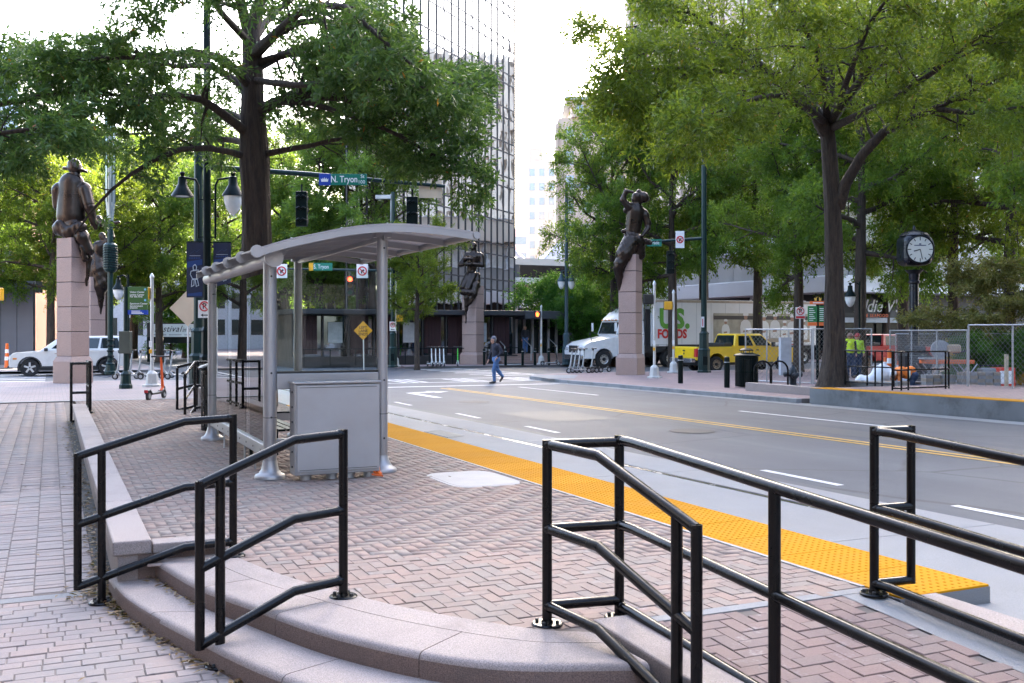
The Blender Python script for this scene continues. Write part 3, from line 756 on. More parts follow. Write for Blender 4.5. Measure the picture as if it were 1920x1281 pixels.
# arched roof: curved sheets lapped bay by bay, ribs below
RS = [(-.24,2.80),(.05,2.90),(.377,2.985),(.72,3.065),(1.05,3.115),(1.35,3.135),(1.65,3.13),(1.95,3.11),(2.26,3.075)]
arc = crom(RS, 26)
ROOF = M('roof_sheet', (.40,.37,.37), .5, .25, .06, 1.5, dirt=.2, dcol=(.3,.28,.27))
def see_through(m, k):
    t_ = m.node_tree; o_ = t_.nodes['Material Output']; src = o_.inputs[0].links[0].from_socket
    tl = t_.nodes.new('ShaderNodeBsdfTranslucent'); tl.inputs[0].default_value = (.62,.6,.6,1); mx = t_.nodes.new('ShaderNodeMixShader'); mx.inputs[0].default_value = k
    t_.links.new(src, mx.inputs[1]); t_.links.new(tl.outputs[0], mx.inputs[2]); t_.links.new(mx.outputs[0], o_.inputs[0])
see_through(ROOF, .35)
def arcsheet(y0, y1, dz, th, s0=0, s1=26, lift=.0):
    b = MB(); pts = arc[s0:s1]; n = len(pts)
    vs = []
    for y, l in ((y0, 0), (y1, lift)):
        for p in pts: vs.append((2.17+p.x, y, p.y+dz+l))
        for p in pts: vs.append((2.17+p.x, y, p.y+dz+l-th))
    fs = []
    for i in range(n-1):
        fs += [(i,i+1,2*n+i+1,2*n+i),(n+i+1,n+i,3*n+i,3*n+i+1),(i+1,i,n+i,n+i+1),(2*n+i,2*n+i+1,3*n+i+1,3*n+i)]
    fs += [(0,2*n,3*n,n),(n-1,2*n-1,4*n-1,3*n-1)]
    return b.add(vs, fs)
yb = [10.58 + k*.93 for k in range(6)]
for k in range(5):
    arcsheet(yb[k], yb[k+1]-.012, .012, .016, lift=.012).build('roof_panel', ROOF, sh, smooth=.5, world=True, fix=True)
    arcsheet(yb[k], yb[k]+.035, -.006, .075).build('roof_rib', ALU, sh, smooth=.5, world=True, fix=True)
    b = MB(); b.lathe([(.066,-.01),(.066,.01)], 20, (2.17-.225, yb[k]-.018, 2.785), 'y'); b.build('rib_end_cap', ALU, sh, smooth=.6, world=True)
arcsheet(yb[5]-.035, yb[5], -.004, .075).build('roof_rib', ALU, sh, smooth=.5, world=True, fix=True)
b = MB(); b.tube([(2.17+2.25,10.56,3.05),(2.17+2.25,15.2,3.05)], .042, 16); b.build('edge_tube', ALU, sh, smooth=.6, world=True)
for p in (B_, D_):
    b = MB(); b.cbox((p[0],p[1],3.05),(.2,.12,.05)); b.build('bracket', ALU, sh, world=True, bevel=.005)
b = MB(); b.box(3.42,3.46,10.9,15.45,2.99,3.04); b.build('purlin', ALU, sh, world=True)
# fixings and seams
for k in range(5):
    for j in range(4, 26, 5):
        p = arc[j]; b = MB(); b.lathe([(.012,0),(.008,.006)], 8, (2.17+p.x, yb[k]+.017, p.y+.014)); b.build('roof_bolt', GALV, sh, world=True)
for p, zz in ((A,(.62,1.02,1.5,2.55)),(B_,(.74,1.4,2.9)),(C_,(.62,2.5))):
    for z in zz:
        b = MB(); b.lathe([(.012,-.006),(.007,0)], 8, (p[0],p[1]-.073,z), 'y'); b.build('post_screw', MC['cast_iron'], sh, world=True)
    b = MB(); b.lathe([(.0735 if p is A else .0675,1.012),(.0735 if p is A else .0675,1.018)], 24, (p[0],p[1],0)); b.build('sleeve_joint', MC['cast_iron'], sh, world=True)
# glass: long wall in three panes, end wall, far wall
SHG = glass_mat('shelter_glass', (.9,.94,.93))
for k in range(3):
    y0 = 11.13+k*1.37; b = MB(); b.box(2.166,2.176,y0,y0+1.355,.70,2.60); b.build('glass_pane', SHG, sh, world=True)
b = MB(); b.box(2.26,3.37,11.025,11.035,1.46,2.64); b.build('end_pane', SHG, sh, world=True)
b = MB(); b.box(2.26,3.37,15.315,15.325,.70,2.62); b.build('end_pane', SHG, sh, world=True)
b = MB(); b.box(2.13,2.215,11.08,15.27,.565,.70); b.build('bottom_rail', ALU, sh, world=True, bevel=.008)
for k in range(9):
    b = MB(); b.lathe([(.014,-.006),(.008,0)], 8, (2.129,11.35+k*.45,.63), 'x'); b.build('rail_bolt', MC['cast_iron'], sh, world=True)
for y in (11.9,12.6,13.4,14.2): 
    b = MB(); b.tube([(2.17,y,.35),(2.17,y,.57)], .012, 8); b.build('rail_leg', GALV, sh, world=True)
b = MB(); b.box(2.235,3.385,10.985,11.075,1.32,1.49); b.build('cross_beam', ALU, sh, world=True, bevel=.006)
b = MB(); b.box(2.242,3.38,11.0,11.06,1.4905,1.515); b.build('glazing_gasket', KSIGN, sh, world=True)
b = MB(); b.box(2.235,3.385,11.0,11.06,.66,.78); b.build('lower_beam', ALU, sh, world=True, bevel=.006)
b = MB(); b.box(2.235,3.385,15.28,15.36,.60,.72); b.build('lower_beam', ALU, sh, world=True, bevel=.006)
# the steel cabinet at its end, standing on round feet
cb = thing('steel_cabinet', 'grey steel equipment cabinet at the near end of the shelter', 'cabinet', (2.9,10.72,.35))
b = MB(); b.box(2.355,3.29,10.63,10.90,.415,1.39); b.build('case', M('cabinet_steel', (.36,.36,.37), .5, .5, .06, 2.5, .05, 20, dirt=.25, dcol=(.3,.29,.28), dscale=2), cb, world=True, bevel=.012)
b = MB(); b.box(2.372,3.275,10.612,10.629,.45,1.375); b.build('door', MC['cabinet_steel'], cb, world=True, bevel=.004)
b = MB(); b.box(2.34,3.30,10.60,10.915,1.391,1.412); b.build('lid', ALU, cb, world=True, bevel=.004)
for k in range(6):
    b = MB(); b.lathe([(.012,-.01),(.012,0)], 8, (2.355,10.75,.5+k*.16), 'x'); b.build('rivet', MC['cast_iron'], cb, world=True)
for x in (2.5,2.78,2.98,3.2):
    b = MB(); b.lathe([(.06,0),(.06,.07)], 16, (x,10.76,.35)); b.build('foot', GALV, cb, smooth=.6, world=True)
b = MB(); b.tube([(3.2,10.64,.385),(3.3,10.6,.37),(3.27,10.66,.40),(3.34,10.72,.375),(3.22,10.62,.41)], .012, 6); b.build('orange_cable', ORANGE, label='tangled orange cable under the steel cabinet', cat='cable')
b = MB(); b.lathe([(.045,0),(.045,.02),(.03,.03),(.022,.09),(.012,.13),(.003,.17)], 12, (3.33,10.84,.352)); b.build('marker_cone', ORANGE, label='tiny orange marker cone beside the shelter post foot', cat='cone', smooth=.6)
b = MB(); b.box(2.40,3.25,10.609,10.6115,.47,.475); b.box(2.40,3.25,10.609,10.6115,1.35,1.355); b.build('door_seam', MC['cast_iron'], cb, world=True)
# bench inside
bn = thing('shelter_bench', 'dark metal bench with armrests inside the shelter', 'bench', (2.5,12.3,.35))
for k in range(4):
    b = MB(); b.box(2.30+k*.1,2.38+k*.1,11.7,14.6,.79,.815); b.build('slat', DGREEN, bn, world=True)
for y in (11.8,13.1,14.5):
    b = MB(); b.tube([(2.34,y,.35),(2.34,y,.79)], .025, 8); b.build('leg', DGREEN, bn, world=True)
    b = MB(); b.tube([(2.66,y,.35),(2.66,y,.79)], .025, 8); b.build('leg', DGREEN, bn, world=True)
    b = MB(); b.tube([(2.32,y+.05,.8),(2.32,y+.05,1.0),(2.66,y+.05,1.0),(2.66,y+.05,.8)], .018, 8); b.build('armrest', DGREEN, bn, world=True, smooth=.6)
# slatted litter bin beyond the shelter
def litter_bin(label, loc, h=.95, r=.3, n=26, mat=None, lid=True, group=None):
    t = thing('litter_bin', label, 'litter bin', loc); mat = mat or BLACK
    for k in range(n):
        a = 2*math.pi*k/n; b = MB(); b.cbox((r*math.cos(a), r*math.sin(a), h*.5),(.03,.012,h*.92), a+math.pi/2); b.build('slat', mat, t)
    for z in (.06,h*.5,h*.96):
        b = MB(); b.lathe([(r-.01,z-.03),(r+.006,z-.02),(r+.006,z+.02),(r-.01,z+.03)], 26); b.build('hoop', mat, t, smooth=.6)
    b = MB(); b.lathe([(r-.04,.03),(r-.04,h*.9)], 20); b.build('liner', KSIGN, t, smooth=.6)
    if lid:
        b = MB(); b.lathe([(r+.05,h),(r+.06,h+.03),(r+.02,h+.06),(r*.6,h+.10),(r*.55,h+.11)], 26); b.build('rim', mat, t, smooth=.6)
        b = MB(); b.lathe([(r*.58,h+.17),(r*.62,h+.2),(r*.4,h+.25),(.02,h+.26)], 26); b.build('dome_lid', mat, t, smooth=.6)
        for k in range(4):
            a = k*math.pi/2+.4; b = MB(); b.tube([(r*.55*math.cos(a), r*.55*math.sin(a), h+.1),(r*.55*math.cos(a), r*.55*math.sin(a), h+.18)], .012, 6); b.build('lid_strut', mat, t)
    return t
litter_bin('black slatted litter bin behind the shelter corner post', (2.44,16.5,.35), 1.0, .27)
# ================================================================ buildings
def mirror_mat(name, col, rough, amp=.25, sc=.55):
    m, t, b = new_mat(name); L = t.links
    b.inputs['Base Color'].default_value = (*col, 1); b.inputs['Metallic'].default_value = 1; b.inputs['Roughness'].default_value = rough
    ge = t.nodes.new('ShaderNodeNewGeometry'); n = noise(t, ge.outputs['Position'], sc, 2, .5)
    bp = t.nodes.new('ShaderNodeBump'); bp.inputs['Strength'].default_value = amp; bp.inputs['Distance'].default_value = .06
    L.new(n.outputs['Fac'], bp.inputs['Height']); L.new(bp.outputs[0], b.inputs['Normal']); return m
MIRR = mirror_mat('mirror_glass', (.74,.715,.69), .02, .22, .6)
DARKG = mirror_mat('dark_glass', (.22,.23,.25), .03, .12, .4)
STEEL_D = M('dark_mullion', (.035,.033,.035), .45, .3)
STORE = M('store_black', (.02,.018,.018), .5, 0, .2, 2)
# mirrored tower set diagonally behind the far corner
W0, W1 = Vector((16.6,60.6)), Vector((36.0,77.8)); ED = (W1-W0).normalized(); NO = Vector((ED.y,-ED.x))
tw = thing('mirror_glass_tower', 'tall mirror-glass office tower reflecting its neighbours', 'building', (W0.x, W0.y, 0))
wd = (W1-W0).length; hgt = 62
b = MB(); a0, a1 = W0-NO*.12, W1-NO*.12; back = W0.normalized()*14
b.prism([(a0.x,a0.y),(a1.x,a1.y),((a1+back).x,(a1+back).y),((a0+back).x,(a0+back).y)], 0, hgt); b.build('core', DARKG, tw, world=True, fix=True)
NCOL = 22; pw = wd/NCOL; rows = []; z = 3.3
while z < hgt-3: rows += [(z, z+2.05), (z+2.05, z+2.9)]; z += 2.9
RZT = math.atan2(ED.y, ED.x); rest = MB()
pm = {}
for ri, (z0, z1) in enumerate(rows):
    for ci in range(NCOL):
        c = W0 + ED*(ci+.5)*pw; hz = (z1-z0)/2-.03; hx = pw/2-.03
        tx, tz = random.gauss(0,.0035), random.gauss(0,.0035)
        if ci >= 9 and z1 < 40:
            key = round(hz,3)
            if key not in pm:
                q = MB(); q.box(-hx,hx,-.02,.0,-hz,hz); o = q.build('pane', MIRR); pm[key] = o.data; bpy.data.objects.remove(o)
            o = bpy.data.objects.new('pane', pm[key]); COL.objects.link(o); o.parent = tw
            o.location = (c.x-tw.location.x, c.y-tw.location.y, (z0+z1)/2); o.rotation_euler = (tx, 0, RZT+tz)
        else: rest.cbox((c.x, c.y, (z0+z1)/2), (2*hx,.02,2*hz), RZT+tz, tx)
rest.build('upper_panes', MIRR, tw, world=True, kind='stuff')
for ci in range(NCOL+1):
    c = W0 + ED*ci*pw + NO*.03; b = MB(); b.cbox((c.x,c.y,hgt/2+1.5),(.085,.10,hgt-3),RZT); b.build('mullion', STEEL_D, tw, world=True)
for z0, z1 in rows:
    c = (W0+W1)/2 + NO*.02; b = MB(); b.cbox((c.x,c.y,z0),(wd,.08,.10),RZT); b.build('transom', M('transom_metal', (.06,.055,.052), .4, .2), tw, world=True)
# dark one-storey shopfront below it
st = thing('shopfront_pavilion', 'dark one-storey shopfront with draped windows below the mirror tower', 'building', (15,57,0))
b = MB(); b.box(12.5,26.6,57.3,66,-.2,2.95); b.build('shell', STORE, st, world=True)
b = MB(); b.box(12.3,26.8,56.3,66.2,2.95,3.25); b.build('roof', M('canopy_dark', (.03,.03,.033), .5), st, world=True, bevel=.03)
DRAPE = M('red_drape', (.035,.013,.014), .8, 0, .5, 14, stretch=(6,1,.4))
for k in range(9):
    x0 = 12.8+k*1.52
    b = MB(); b.box(x0,x0+1.36,57.2,57.26,.5,2.85); b.build('shop_window', DARKG, st, world=True)
    if k % 3 != 1:
        b = MB(); n = 12
        for j in range(n): b.cbox((x0+.1+j*.09,57.15,1.75),(.07,.05+.03*(j % 2),2.2)); 
        b.build('drape', DRAPE, st, world=True)
    else:
        b = MB(); b.box(x0+.25,x0+1.1,57.12,57.18,1.3,2.5); b.build('menu_board', M('pale_board', (.35,.36,.36), .4), st, world=True)
    b = MB(); b.box(x0-.1,x0-.02,57.05,57.3,-.1,2.95); b.build('window_post', STEEL_D, st, world=True)
b = MB(); b.box(12.5,26.6,57.0,57.3,-.1,.5); b.build('plinth', STORE, st, world=True)
b = MB()
for x in np.arange(13.0,26.5,1.5): b.tube([(x,56.4,0),(x,56.4,.95)], .03, 6)
b.tube([(12.8,56.4,.95),(26.4,56.4,.95)], .03, 6); b.build('patio_rail', DGREEN, label='dark patio rail in front of the one-storey shopfront', cat='railing')
# glazed entrance with steps
en = thing('glass_entrance', 'low glazed entrance pavilion with grey columns above a flight of steps', 'building', (28,58,0))
b = MB(); b.box(26.85,31.2,56.4,64,2.75,3.25); b.build('roof', M('fascia_grey', (.06,.065,.075), .5), en, world=True, bevel=.03)
b = MB(); b.box(26.85,31.2,58.4,64,.3,2.75); b.build('lobby', DARKG, en, world=True)
for k in range(8):
    x = 27.0+k*.58; b = MB(); b.box(x,x+.16,58.2,58.39,.45,2.75); b.build('column', M('stone_grey', (.38,.36,.36), .7), en, world=True)
    b = MB(); b.box(x+.18,x+.56,58.3,58.35,.45,2.72); b.build('entrance_pane', GLASS_CAR, en, world=True)
b = MB(); b.box(30.6,31.15,57.9,58.39,.3,2.75); b.build('end_column', MC['stone_grey'], en, world=True)
for k in range(4):
    b = MB(); b.box(25.2,30.6,56.2+k*.36,58.4,.0+k*.14,.14+k*.14-.004); b.build('step', PILL, en, world=True)
for x in (25.4,27.2,29.0,30.4):
    b = MB(); b.tube([(x,56.3,.15),(x,56.3,1.05),(x+.1,57.7,1.55),(x+.1,57.7,.6)], .03, 6); b.build('stair_rail', SILV, en, world=True)
# skylit low block further on
at_ = thing('skylit_hall', 'tan hall with glass pyramid skylights on its flat roof', 'building', (47,98,0))
TAN = M('tan_stone', (.52,.44,.36), .8, 0, .08, .3)
b = MB(); b.box(38,60,96,116,-.5,6.9); b.build('wall', TAN, at_, world=True)
b = MB(); b.box(37,60,94.6,116,6.9,7.6); b.build('eave', M('pale_stone', (.64,.6,.55), .8, 0, .06, .3), at_, world=True)
b = MB(); b.box(41,60,98.5,116,7.6,9.2); b.build('clerestory', DARKG, at_, world=True)
b = MB(); b.box(40.4,60,98,116,9.2,9.9); b.build('upper_eave', MC['tan_stone'], at_, world=True)
SKYL = M('skylight_lead', (.33,.30,.30), .4, .4)
for k, (x, y, r) in enumerate([(44.0,100,2.5),(47.4,103,2.0),(49.6,106,1.6),(52.4,101,2.9),(56.2,104,2.0)]):
    b = MB(); b.lathe([(r,9.9),(.05,9.9+r*.75)], 8, (x,y,0), ph=.5); py_ = b.build('skylight', SKYL, at_, world=True)
    b = MB()
    for j in range(8):
        a = 2*math.pi*(j+.5)/8; b.tube([(x+r*math.cos(a),y+r*math.sin(a),9.92),(x,y,9.95+r*.75)], .06, 4)
    b.build('glazing_bar', MC['pale_stone'], py_).location = -Vector(at_.location)
for k in range(7):
    b = MB(); b.box(38.4+k*1.6,39.6+k*1.6,95.9,95.98,.6,6.2); b.build('tall_window', MIRR, at_, world=True)
# pale towers far down the street
def tower(name, label, px0, px1, ytop, Y, wmat, depth=14, rows=8, cols=3, win=(1.3,1.9), pitch=3.4, top=None, wm=None, x_in=.6):
    c0, c1 = P(px0, Y), P(px1, Y); wd_ = (Vector(c1)-Vector(c0)).length; h = ZAT(ytop, Y)
    t = thing(name, label, 'building', (c0[0], c0[1], gz(*c0)), -T)
    b = MB(); b.box(0,wd_,0,depth,-2,h); b.build('wall', wmat, t)
    wm = wm or GLASS_CAR
    q = MB(); q.box(-win[0]/2,win[0]/2,-.03,.02,-win[1]/2,win[1]/2); tmp = q.build('window', wm); dat = tmp.data; bpy.data.objects.remove(tmp)
    for r_ in range(rows):
        for c in range(cols):
            o = bpy.data.objects.new('window', dat); COL.objects.link(o); o.parent = t
            o.location = (x_in + (wd_-2*x_in)*(c+.5)/cols, -.02, h - 2.6 - r_*pitch)
    return t, wd_, h
PALE = M('pale_wall', (.50,.43,.36), .8, 0, .04, .2); CREAM = M('cream_wall', (.46,.36,.29), .8, 0, .05, .2)
WINB = M('blue_grey_window', (.24,.26,.28), .15, .2)
t, w_, h_ = tower('pale_apartment_block', 'pale white apartment block far down the street', 984, 1048, 292, 235, PALE, rows=12, cols=3, win=(1.2,1.7), wm=WINB)
b = MB(); b.box(1.0,4.2,1,8,h_,h_+3.2); b.build('roof_house', PALE, t)
t, w_, h_ = tower('cream_office_block', 'cream stone office block with overhanging roof beyond the trees', 1046, 1215, 212, 165, CREAM, rows=10, cols=5, win=(1.3,2.3), wm=WINB, pitch=4.0)
b = MB(); b.box(2.2,w_,-.9,12,h_,h_+2.6); b.build('upper_storey', CREAM, t)
b = MB(); b.box(1.2,w_+1,-2.2,13,h_+2.6,h_+3.1); b.build('roof', M('grey_roof', (.35,.38,.4), .5), t)
b = MB(); b.box(-.4,.0,-.6,3,-2,h_-1); b.build('corner_pier', CREAM, t)
for k in range(5):
    b = MB(); b.box(3+k*2.2,4.1+k*2.2,-.95,-.88,h_+.7,h_+2.0); b.build('attic_window', WINB, t)
tower('pink_glass_block', 'low pinkish block with blue glass far behind the pyramids', 955, 992, 418, 210, M('pink_wall', (.62,.45,.42), .8), rows=3, cols=2, win=(1.6,1.6), wm=WINB)
# restaurant block with long grey spandrels, tall stone tower above it
PX, PY = 50.5, 55.0
rb = thing('restaurant_block', 'long dark-glazed block with grey spandrel panels and restaurant signs', 'building', (PX,PY,0))
b = MB(); b.box(PX+1.6,140,PY+1.6,86,-.3,13.2); b.build('core', STORE, rb, world=True)
SPAN = M('grey_spandrel', (.29,.29,.29), .45, .25, .1, .8); SOFF = M('white_soffit', (.68,.68,.70), .6, 0, .04, .5)
b = MB(); b.box(PX-.6,140,PY-.6,86,4.75,5.95); b.build('canopy', SOFF, rb, world=True, bevel=.05)
TANP = M('tan_panel', (.74,.64,.54), .7, 0, .06, .3); BRZ = M('pale_window', (.62,.57,.51), .2, 0, .25, 1.2)  # window colour made pale to brighten the mirror tower's reflection
for (z0, z1, kind) in ((5.96,8.3,'s'),(8.42,10.9,'g'),(11.0,13.2,'s')):
    if kind == 's':
        for k in range(13):
            b = MB(); b.box(PX+.3,PX+1.5,PY+.32+k*2.35,PY+.32+k*2.35+2.32,z0,z1); b.build('spandrel_panel', SPAN if z0 < 10 else TANP, rb, world=True)
        for k in range(20):
            b = MB(); b.box(PX+1.55+k*2.35,PX+1.55+k*2.35+2.32,PY+.3,PY+1.5,z0,z1); b.build('spandrel_panel', SPAN if z0 < 10 else TANP, rb, world=True)
        b = MB(); b.box(PX+.2,100,PY+.2,PY+30.6,z1+.01,z1+.1); b.build('trim_line', SOFF, rb, world=True)
    else:
        for k in range(13):
            b = MB(); b.box(PX+1.2,PX+1.25,PY+1.3+k*2.35,PY+1.3+k*2.35+2.2,z0,z1); b.build('window', BRZ, rb, world=True)
            b = MB(); b.box(PX+.9,PX+1.3,PY+1.2+k*2.35,PY+(1.28 if z0 < 10 else 2.1)+k*2.35,z0,z1); b.build('window_bar', SOFF if z0 < 10 else TANP, rb, world=True)
        for k in range(20):
            b = MB(); b.box(PX+1.3+k*2.35,PX+1.3+k*2.35+2.2,PY+1.2,PY+1.25,z0,z1); b.build('window', BRZ, rb, world=True)
            b = MB(); b.box(PX+1.2+k*2.35,PX+1.28+k*2.35,PY+.9,PY+1.28,z0,z1); b.build('window_bar', SOFF if z0 < 10 else TANP, rb, world=True)
for k in range(8):
    b = MB(); b.box(PX+1.3+k*4,PX+1.3+k*4+3.7,PY+1.45,PY+1.5,-.1,2.6); b.build('shop_glass', GLASS_CAR, rb, world=True)
    b = MB(); b.box(PX+1.4,PX+1.45,PY+2+k*3.6,PY+2+k*3.6+3.3,-.1,2.6); b.build('shop_glass', GLASS_CAR, rb, world=True)
b = MB(); b.box(PX+.9,PX+12,PY+1.2,PY+1.44,2.62,2.98); b.build('sign_ledge', M('ledge_grey', (.33,.36,.40), .5), rb, world=True)
LETW = flat('lit_letter_white', (.6,.6,.59), .6); LETO = flat('lit_letter_orange', (.5,.1,.03), .6)
text("Eddie V's", 1.3, (55.3-PX, .9, 3.8), LETW, rb, shear=.35, off=.004, ext=.03, sx=.95)
text("PRIME SEAFOOD", .34, (54.9-PX, .9, 3.12), LETO, rb, off=.006, ext=.02, spacing=1.25)
text("Eddie", 1.9, (.85, 64.0-PY, 4.0), LETW, rb, rz=R(-90), shear=.35, off=.012, ext=.03)
text("V's", 1.9, (.85, 60.3-PY, 4.0), LETW, rb, rz=R(-90), shear=.35, off=.012, ext=.03)
tt = thing('stone_tower', 'very tall brown stone tower rising above the restaurant block', 'building', (82,108,0))
BRONZEG = mirror_mat('bronze_glass', (.5,.44,.38), .05, .1, .4)
b = MB(); b.box(82,128,108,135,0,165); b.build('glass_core', BRONZEG, tt, world=True)
STN = M('brown_granite', (.46,.36,.30), .6, 0, .06, .3)
for k in range(12):
    b = MB(); b.box(81.3,82.0,108+k*2.3,108+k*2.3+1.15,0,166); b.build('pier', STN, tt, world=True)
for k in range(17):
    b = MB(); b.box(82+k*2.6,82+k*2.6+1.2,107.3,108.0,0,166); b.build('pier', STN, tt, world=True)
for z in np.arange(27,160,8.4):
    b = MB(); b.box(81.5,128.2,107.5,135.2,z,z+1.1); b.build('floor_band', STN, tt, world=True)
b = MB(); b.box(81,128.5,107,135.5,165,168); b.build('cornice', STN, tt, world=True)
th_ = thing('tan_hotel', 'tan stone hotel with pier facade behind the trees mirrored in the glass tower', 'building', (78,64,0))
b = MB(); b.box(78,108,64,93.5,13.4,37); b.build('wall', M('hotel_stone', (.40,.33,.27), .6, 0, .1, .3), th_, world=True)
HP = M('hotel_pier', (.70,.60,.50), .8, 0, .06, .3)
for c in range(19):
    b = MB(); b.box(77.3,78.0,64+c*1.6,64.9+c*1.6,13.4,37.5); b.build('pier', HP, th_, world=True)
for c in range(18):
    b = MB(); b.box(78+c*1.65,78.9+c*1.65,63.4,64.0,13.4,37.5); b.build('pier', HP, th_, world=True)
for z in (17,20.6,24.2,27.8,31.4,35):
    b = MB(); b.box(77.5,108,63.6,93.6,z,z+1.0); b.build('floor_band', HP, th_, world=True)
# the side of the street to our left and beyond
REDB = M('red_panel', (.26,.10,.07), .6, 0, .1, .4)
lb = thing('red_panel_building', 'red-panelled office block with square windows behind the helmeted statue', 'building', (*P(-60,78),0), -T)
b = MB(); b.box(0,3.85,0,14,-1,15); b.build('wall', REDB, lb)
for r_ in range(4):
    b = MB(); b.box(0,3.9,-.12,0,2.1+r_*3.6,2.4+r_*3.6); b.build('band', M('grey_band', (.33,.33,.35), .7), lb)
    for c in range(1):
        b = MB(); b.box(2.2-c*2.6,3.4-c*2.6,-.1,.05,3.0+r_*3.6,4.6+r_*3.6); b.build('window', WINB, lb)
b = MB(); b.box(0,3.4,1,14,15.2,24); b.build('upper_storey', M('pale_blue_wall', (.5,.55,.6), .6), lb)
hw = thing('grey_hoarding', 'dark grey ribbed wall at the pavement edge behind the car', 'wall', (*P(-60,60),0), -T)
for k in range(4):
    b = MB(); b.box(0+k*.98,0+k*.98+.95,0,.3,-.4,4.6-.0); b.build('wall_panel', M('grey_panel', (.10,.095,.11), .6, 0, .12, 1), hw)
b = MB(); b.box(0,3.9,.3,1.2,4.3,5.0); b.build('glass_canopy', WINB, hw)
# long low blocks closing the view behind the trees
lowb = thing('long_office_block', 'long dark-windowed office block seen through the trees', 'building', (*P(60,120),0), -T)
b = MB(); b.box(-30,34,0,20,-2,16); b.build('wall', M('grey_stone', (.36,.35,.36), .8), lowb)
for r_ in range(4):
    for c in range(20):
        b = MB(); b.box(-29+c*3.1,-27+c*3.1,-.05,.05,1.5+r_*3.6,3.6+r_*3.6); b.build('window', GLASS_CAR, lowb)
dk = thing('dark_lobby_building', 'dark glazed lobby building with slim columns behind the shelter', 'building', (*P(395,92),0), -T)
b = MB(); b.box(0,13.5,0,14,-1,9); b.build('core', STORE, dk)
for k in range(18):
    b = MB(); b.box(k*.76,k*.76+.12,-.35,-.1,-1,8.6); b.build('column', M('mid_grey', (.16,.17,.18), .6), dk)
b = MB(); b.box(-.5,14,-1.2,14,8.6,9.4); b.build('roof_slab', MC['fascia_grey'], dk)
# banner hung on a dark beam over the cross street pavement
bo = P(278,72); bb = thing('festival_banner', 'white banner with black script hung on a dark beam', 'banner', (bo[0],bo[1],gz(*bo)+.1), -T)
b = MB(); b.box(.2,4.25,-.02,0,1.70,2.62); b.build('cloth', M('banner_white', (.7,.74,.74), .7, 0, .05, 1), bb)
b = MB(); b.box(-.1,4.6,.0,.3,1.25,1.68); b.build('beam', DGREEN, bb)
b = MB(); b.box(-.1,4.6,.02,.3,1.68,2.7); b.build('frame', STEEL_D, bb)
for x in (-.1,4.4):
    b = MB(); b.box(x,x+.2,.05,.25,-.2,1.25); b.build('post', DGREEN, bb)
lx_ = .42
for ch, aw in zip('Festival', (.30,.30,.26,.21,.16,.28,.30,.15)):
    text(ch, .64, (lx_+aw*.5,-.04,2.26), KSIGN, bb, shear=.4, sx=.9); lx_ += aw
text('in the Park', .46, (3.25,-.04,2.2), KSIGN, bb, shear=.4, sx=.8)
for k, (xa, xb) in enumerate(((.4,.6),(.75,1.3),(1.5,2.4),(2.6,3.0),(3.2,3.8))):
    b = MB(); b.box(xa,xb,-.045,-.03,1.80,1.90); b.build('printed_line', M('grey_ink', (.42,.45,.47), .7), bb)

# unseen blocks around the camera, added for shelter reflections and to hold back skylight
for nm, lab, (x0,x1,y0,y1,h_), col in (('stone_office_block','unseen stone office block beside the viewpoint, holding back skylight and mirrored in the shelter glass',(-40,-15,-34,27,36),(.3,.27,.25)),('glass_office_block','unseen glazed office block across the road, holding back skylight',(41,75,-40,22,40),(.25,.26,.28))):
    t = thing(nm, lab, 'building', (x0,y0,0)); b = MB(); b.box(x0,x1,y0,y1,-1,h_); b.build('wall', M('wall_'+nm, col, .8), t, world=True)
    for r_ in range(8):
        b = MB(); xf = x1 if x0 < 0 else x0; b.box(xf-.05,xf+.05,y0+1,y1-1,1.2+r_*3.6,3.4+r_*3.6); b.build('window_band', DARKG, t, world=True)

t = thing('hotel_block', 'unseen plain block added to close the street behind the viewpoint', 'building', (-10,-60,0))
b = MB(); b.box(-10,36,-75,-45,-1,30); b.build('wall', M('hotel_wall', (.28,.25,.23), .8), t, world=True)
for r_ in range(7):
    for c in range(11): b = MB(); b.box(-9+c*4.1,-6.4+c*4.1,-45.02,-44.95,1.4+r_*3.8,3.6+r_*3.8); b.build('window', DARKG, t, world=True)
# ================================================================ trees
BARK = bark_mat('bark', (.010,.0065,.005), (.062,.042,.030))
BARK_G = bark_mat('bark_grey', (.012,.008,.006), (.075,.052,.037))
LEAF_D = leaf_mat('oak_leaf', [(0,(.011,.036,.010)),(.4,(.032,.08,.02)),(.75,(.075,.142,.034)),(.97,(.15,.2,.05)),(1,(.28,.09,.02))], .32, (.19,.30,.035))
LEAF_K = leaf_mat('elm_leaf', [(0,(.010,.035,.008)),(.4,(.032,.08,.015)),(.75,(.072,.138,.022)),(1,(.17,.21,.035))], .48, (.34,.48,.03))
LEAF_M = leaf_mat('oak_leaf_warm', [(0,(.012,.036,.005)),(.4,(.045,.096,.011)),(.75,(.105,.17,.018)),(.95,(.22,.25,.028)),(1,(.3,.13,.03))], .42, (.34,.39,.025))
LEAF_L = leaf_mat('lit_leaf', [(0,(.02,.06,.012)),(.4,(.05,.11,.02)),(.8,(.10,.17,.028)),(1,(.2,.24,.035))], .42, (.34,.46,.04))  # leaf colour lightened so these trees look sunlit
LEAF_B = leaf_mat('bush_leaf', [(0,(.02,.075,.014)),(.5,(.045,.135,.02)),(1,(.10,.2,.03))], .4, (.25,.45,.04))
LEAF_J = leaf_mat('maple_leaf', [(0,(.05,.07,.016)),(.5,(.12,.125,.03)),(.85,(.19,.16,.05)),(1,(.24,.15,.06))], .35, (.28,.25,.05))
def unit(v):
    l = v.length
    return v/l if l > 1e-9 else Vector((0,0,1))
def rv(rg): return Vector((rg.gauss(0,1), rg.gauss(0,1), rg.gauss(0,1)))
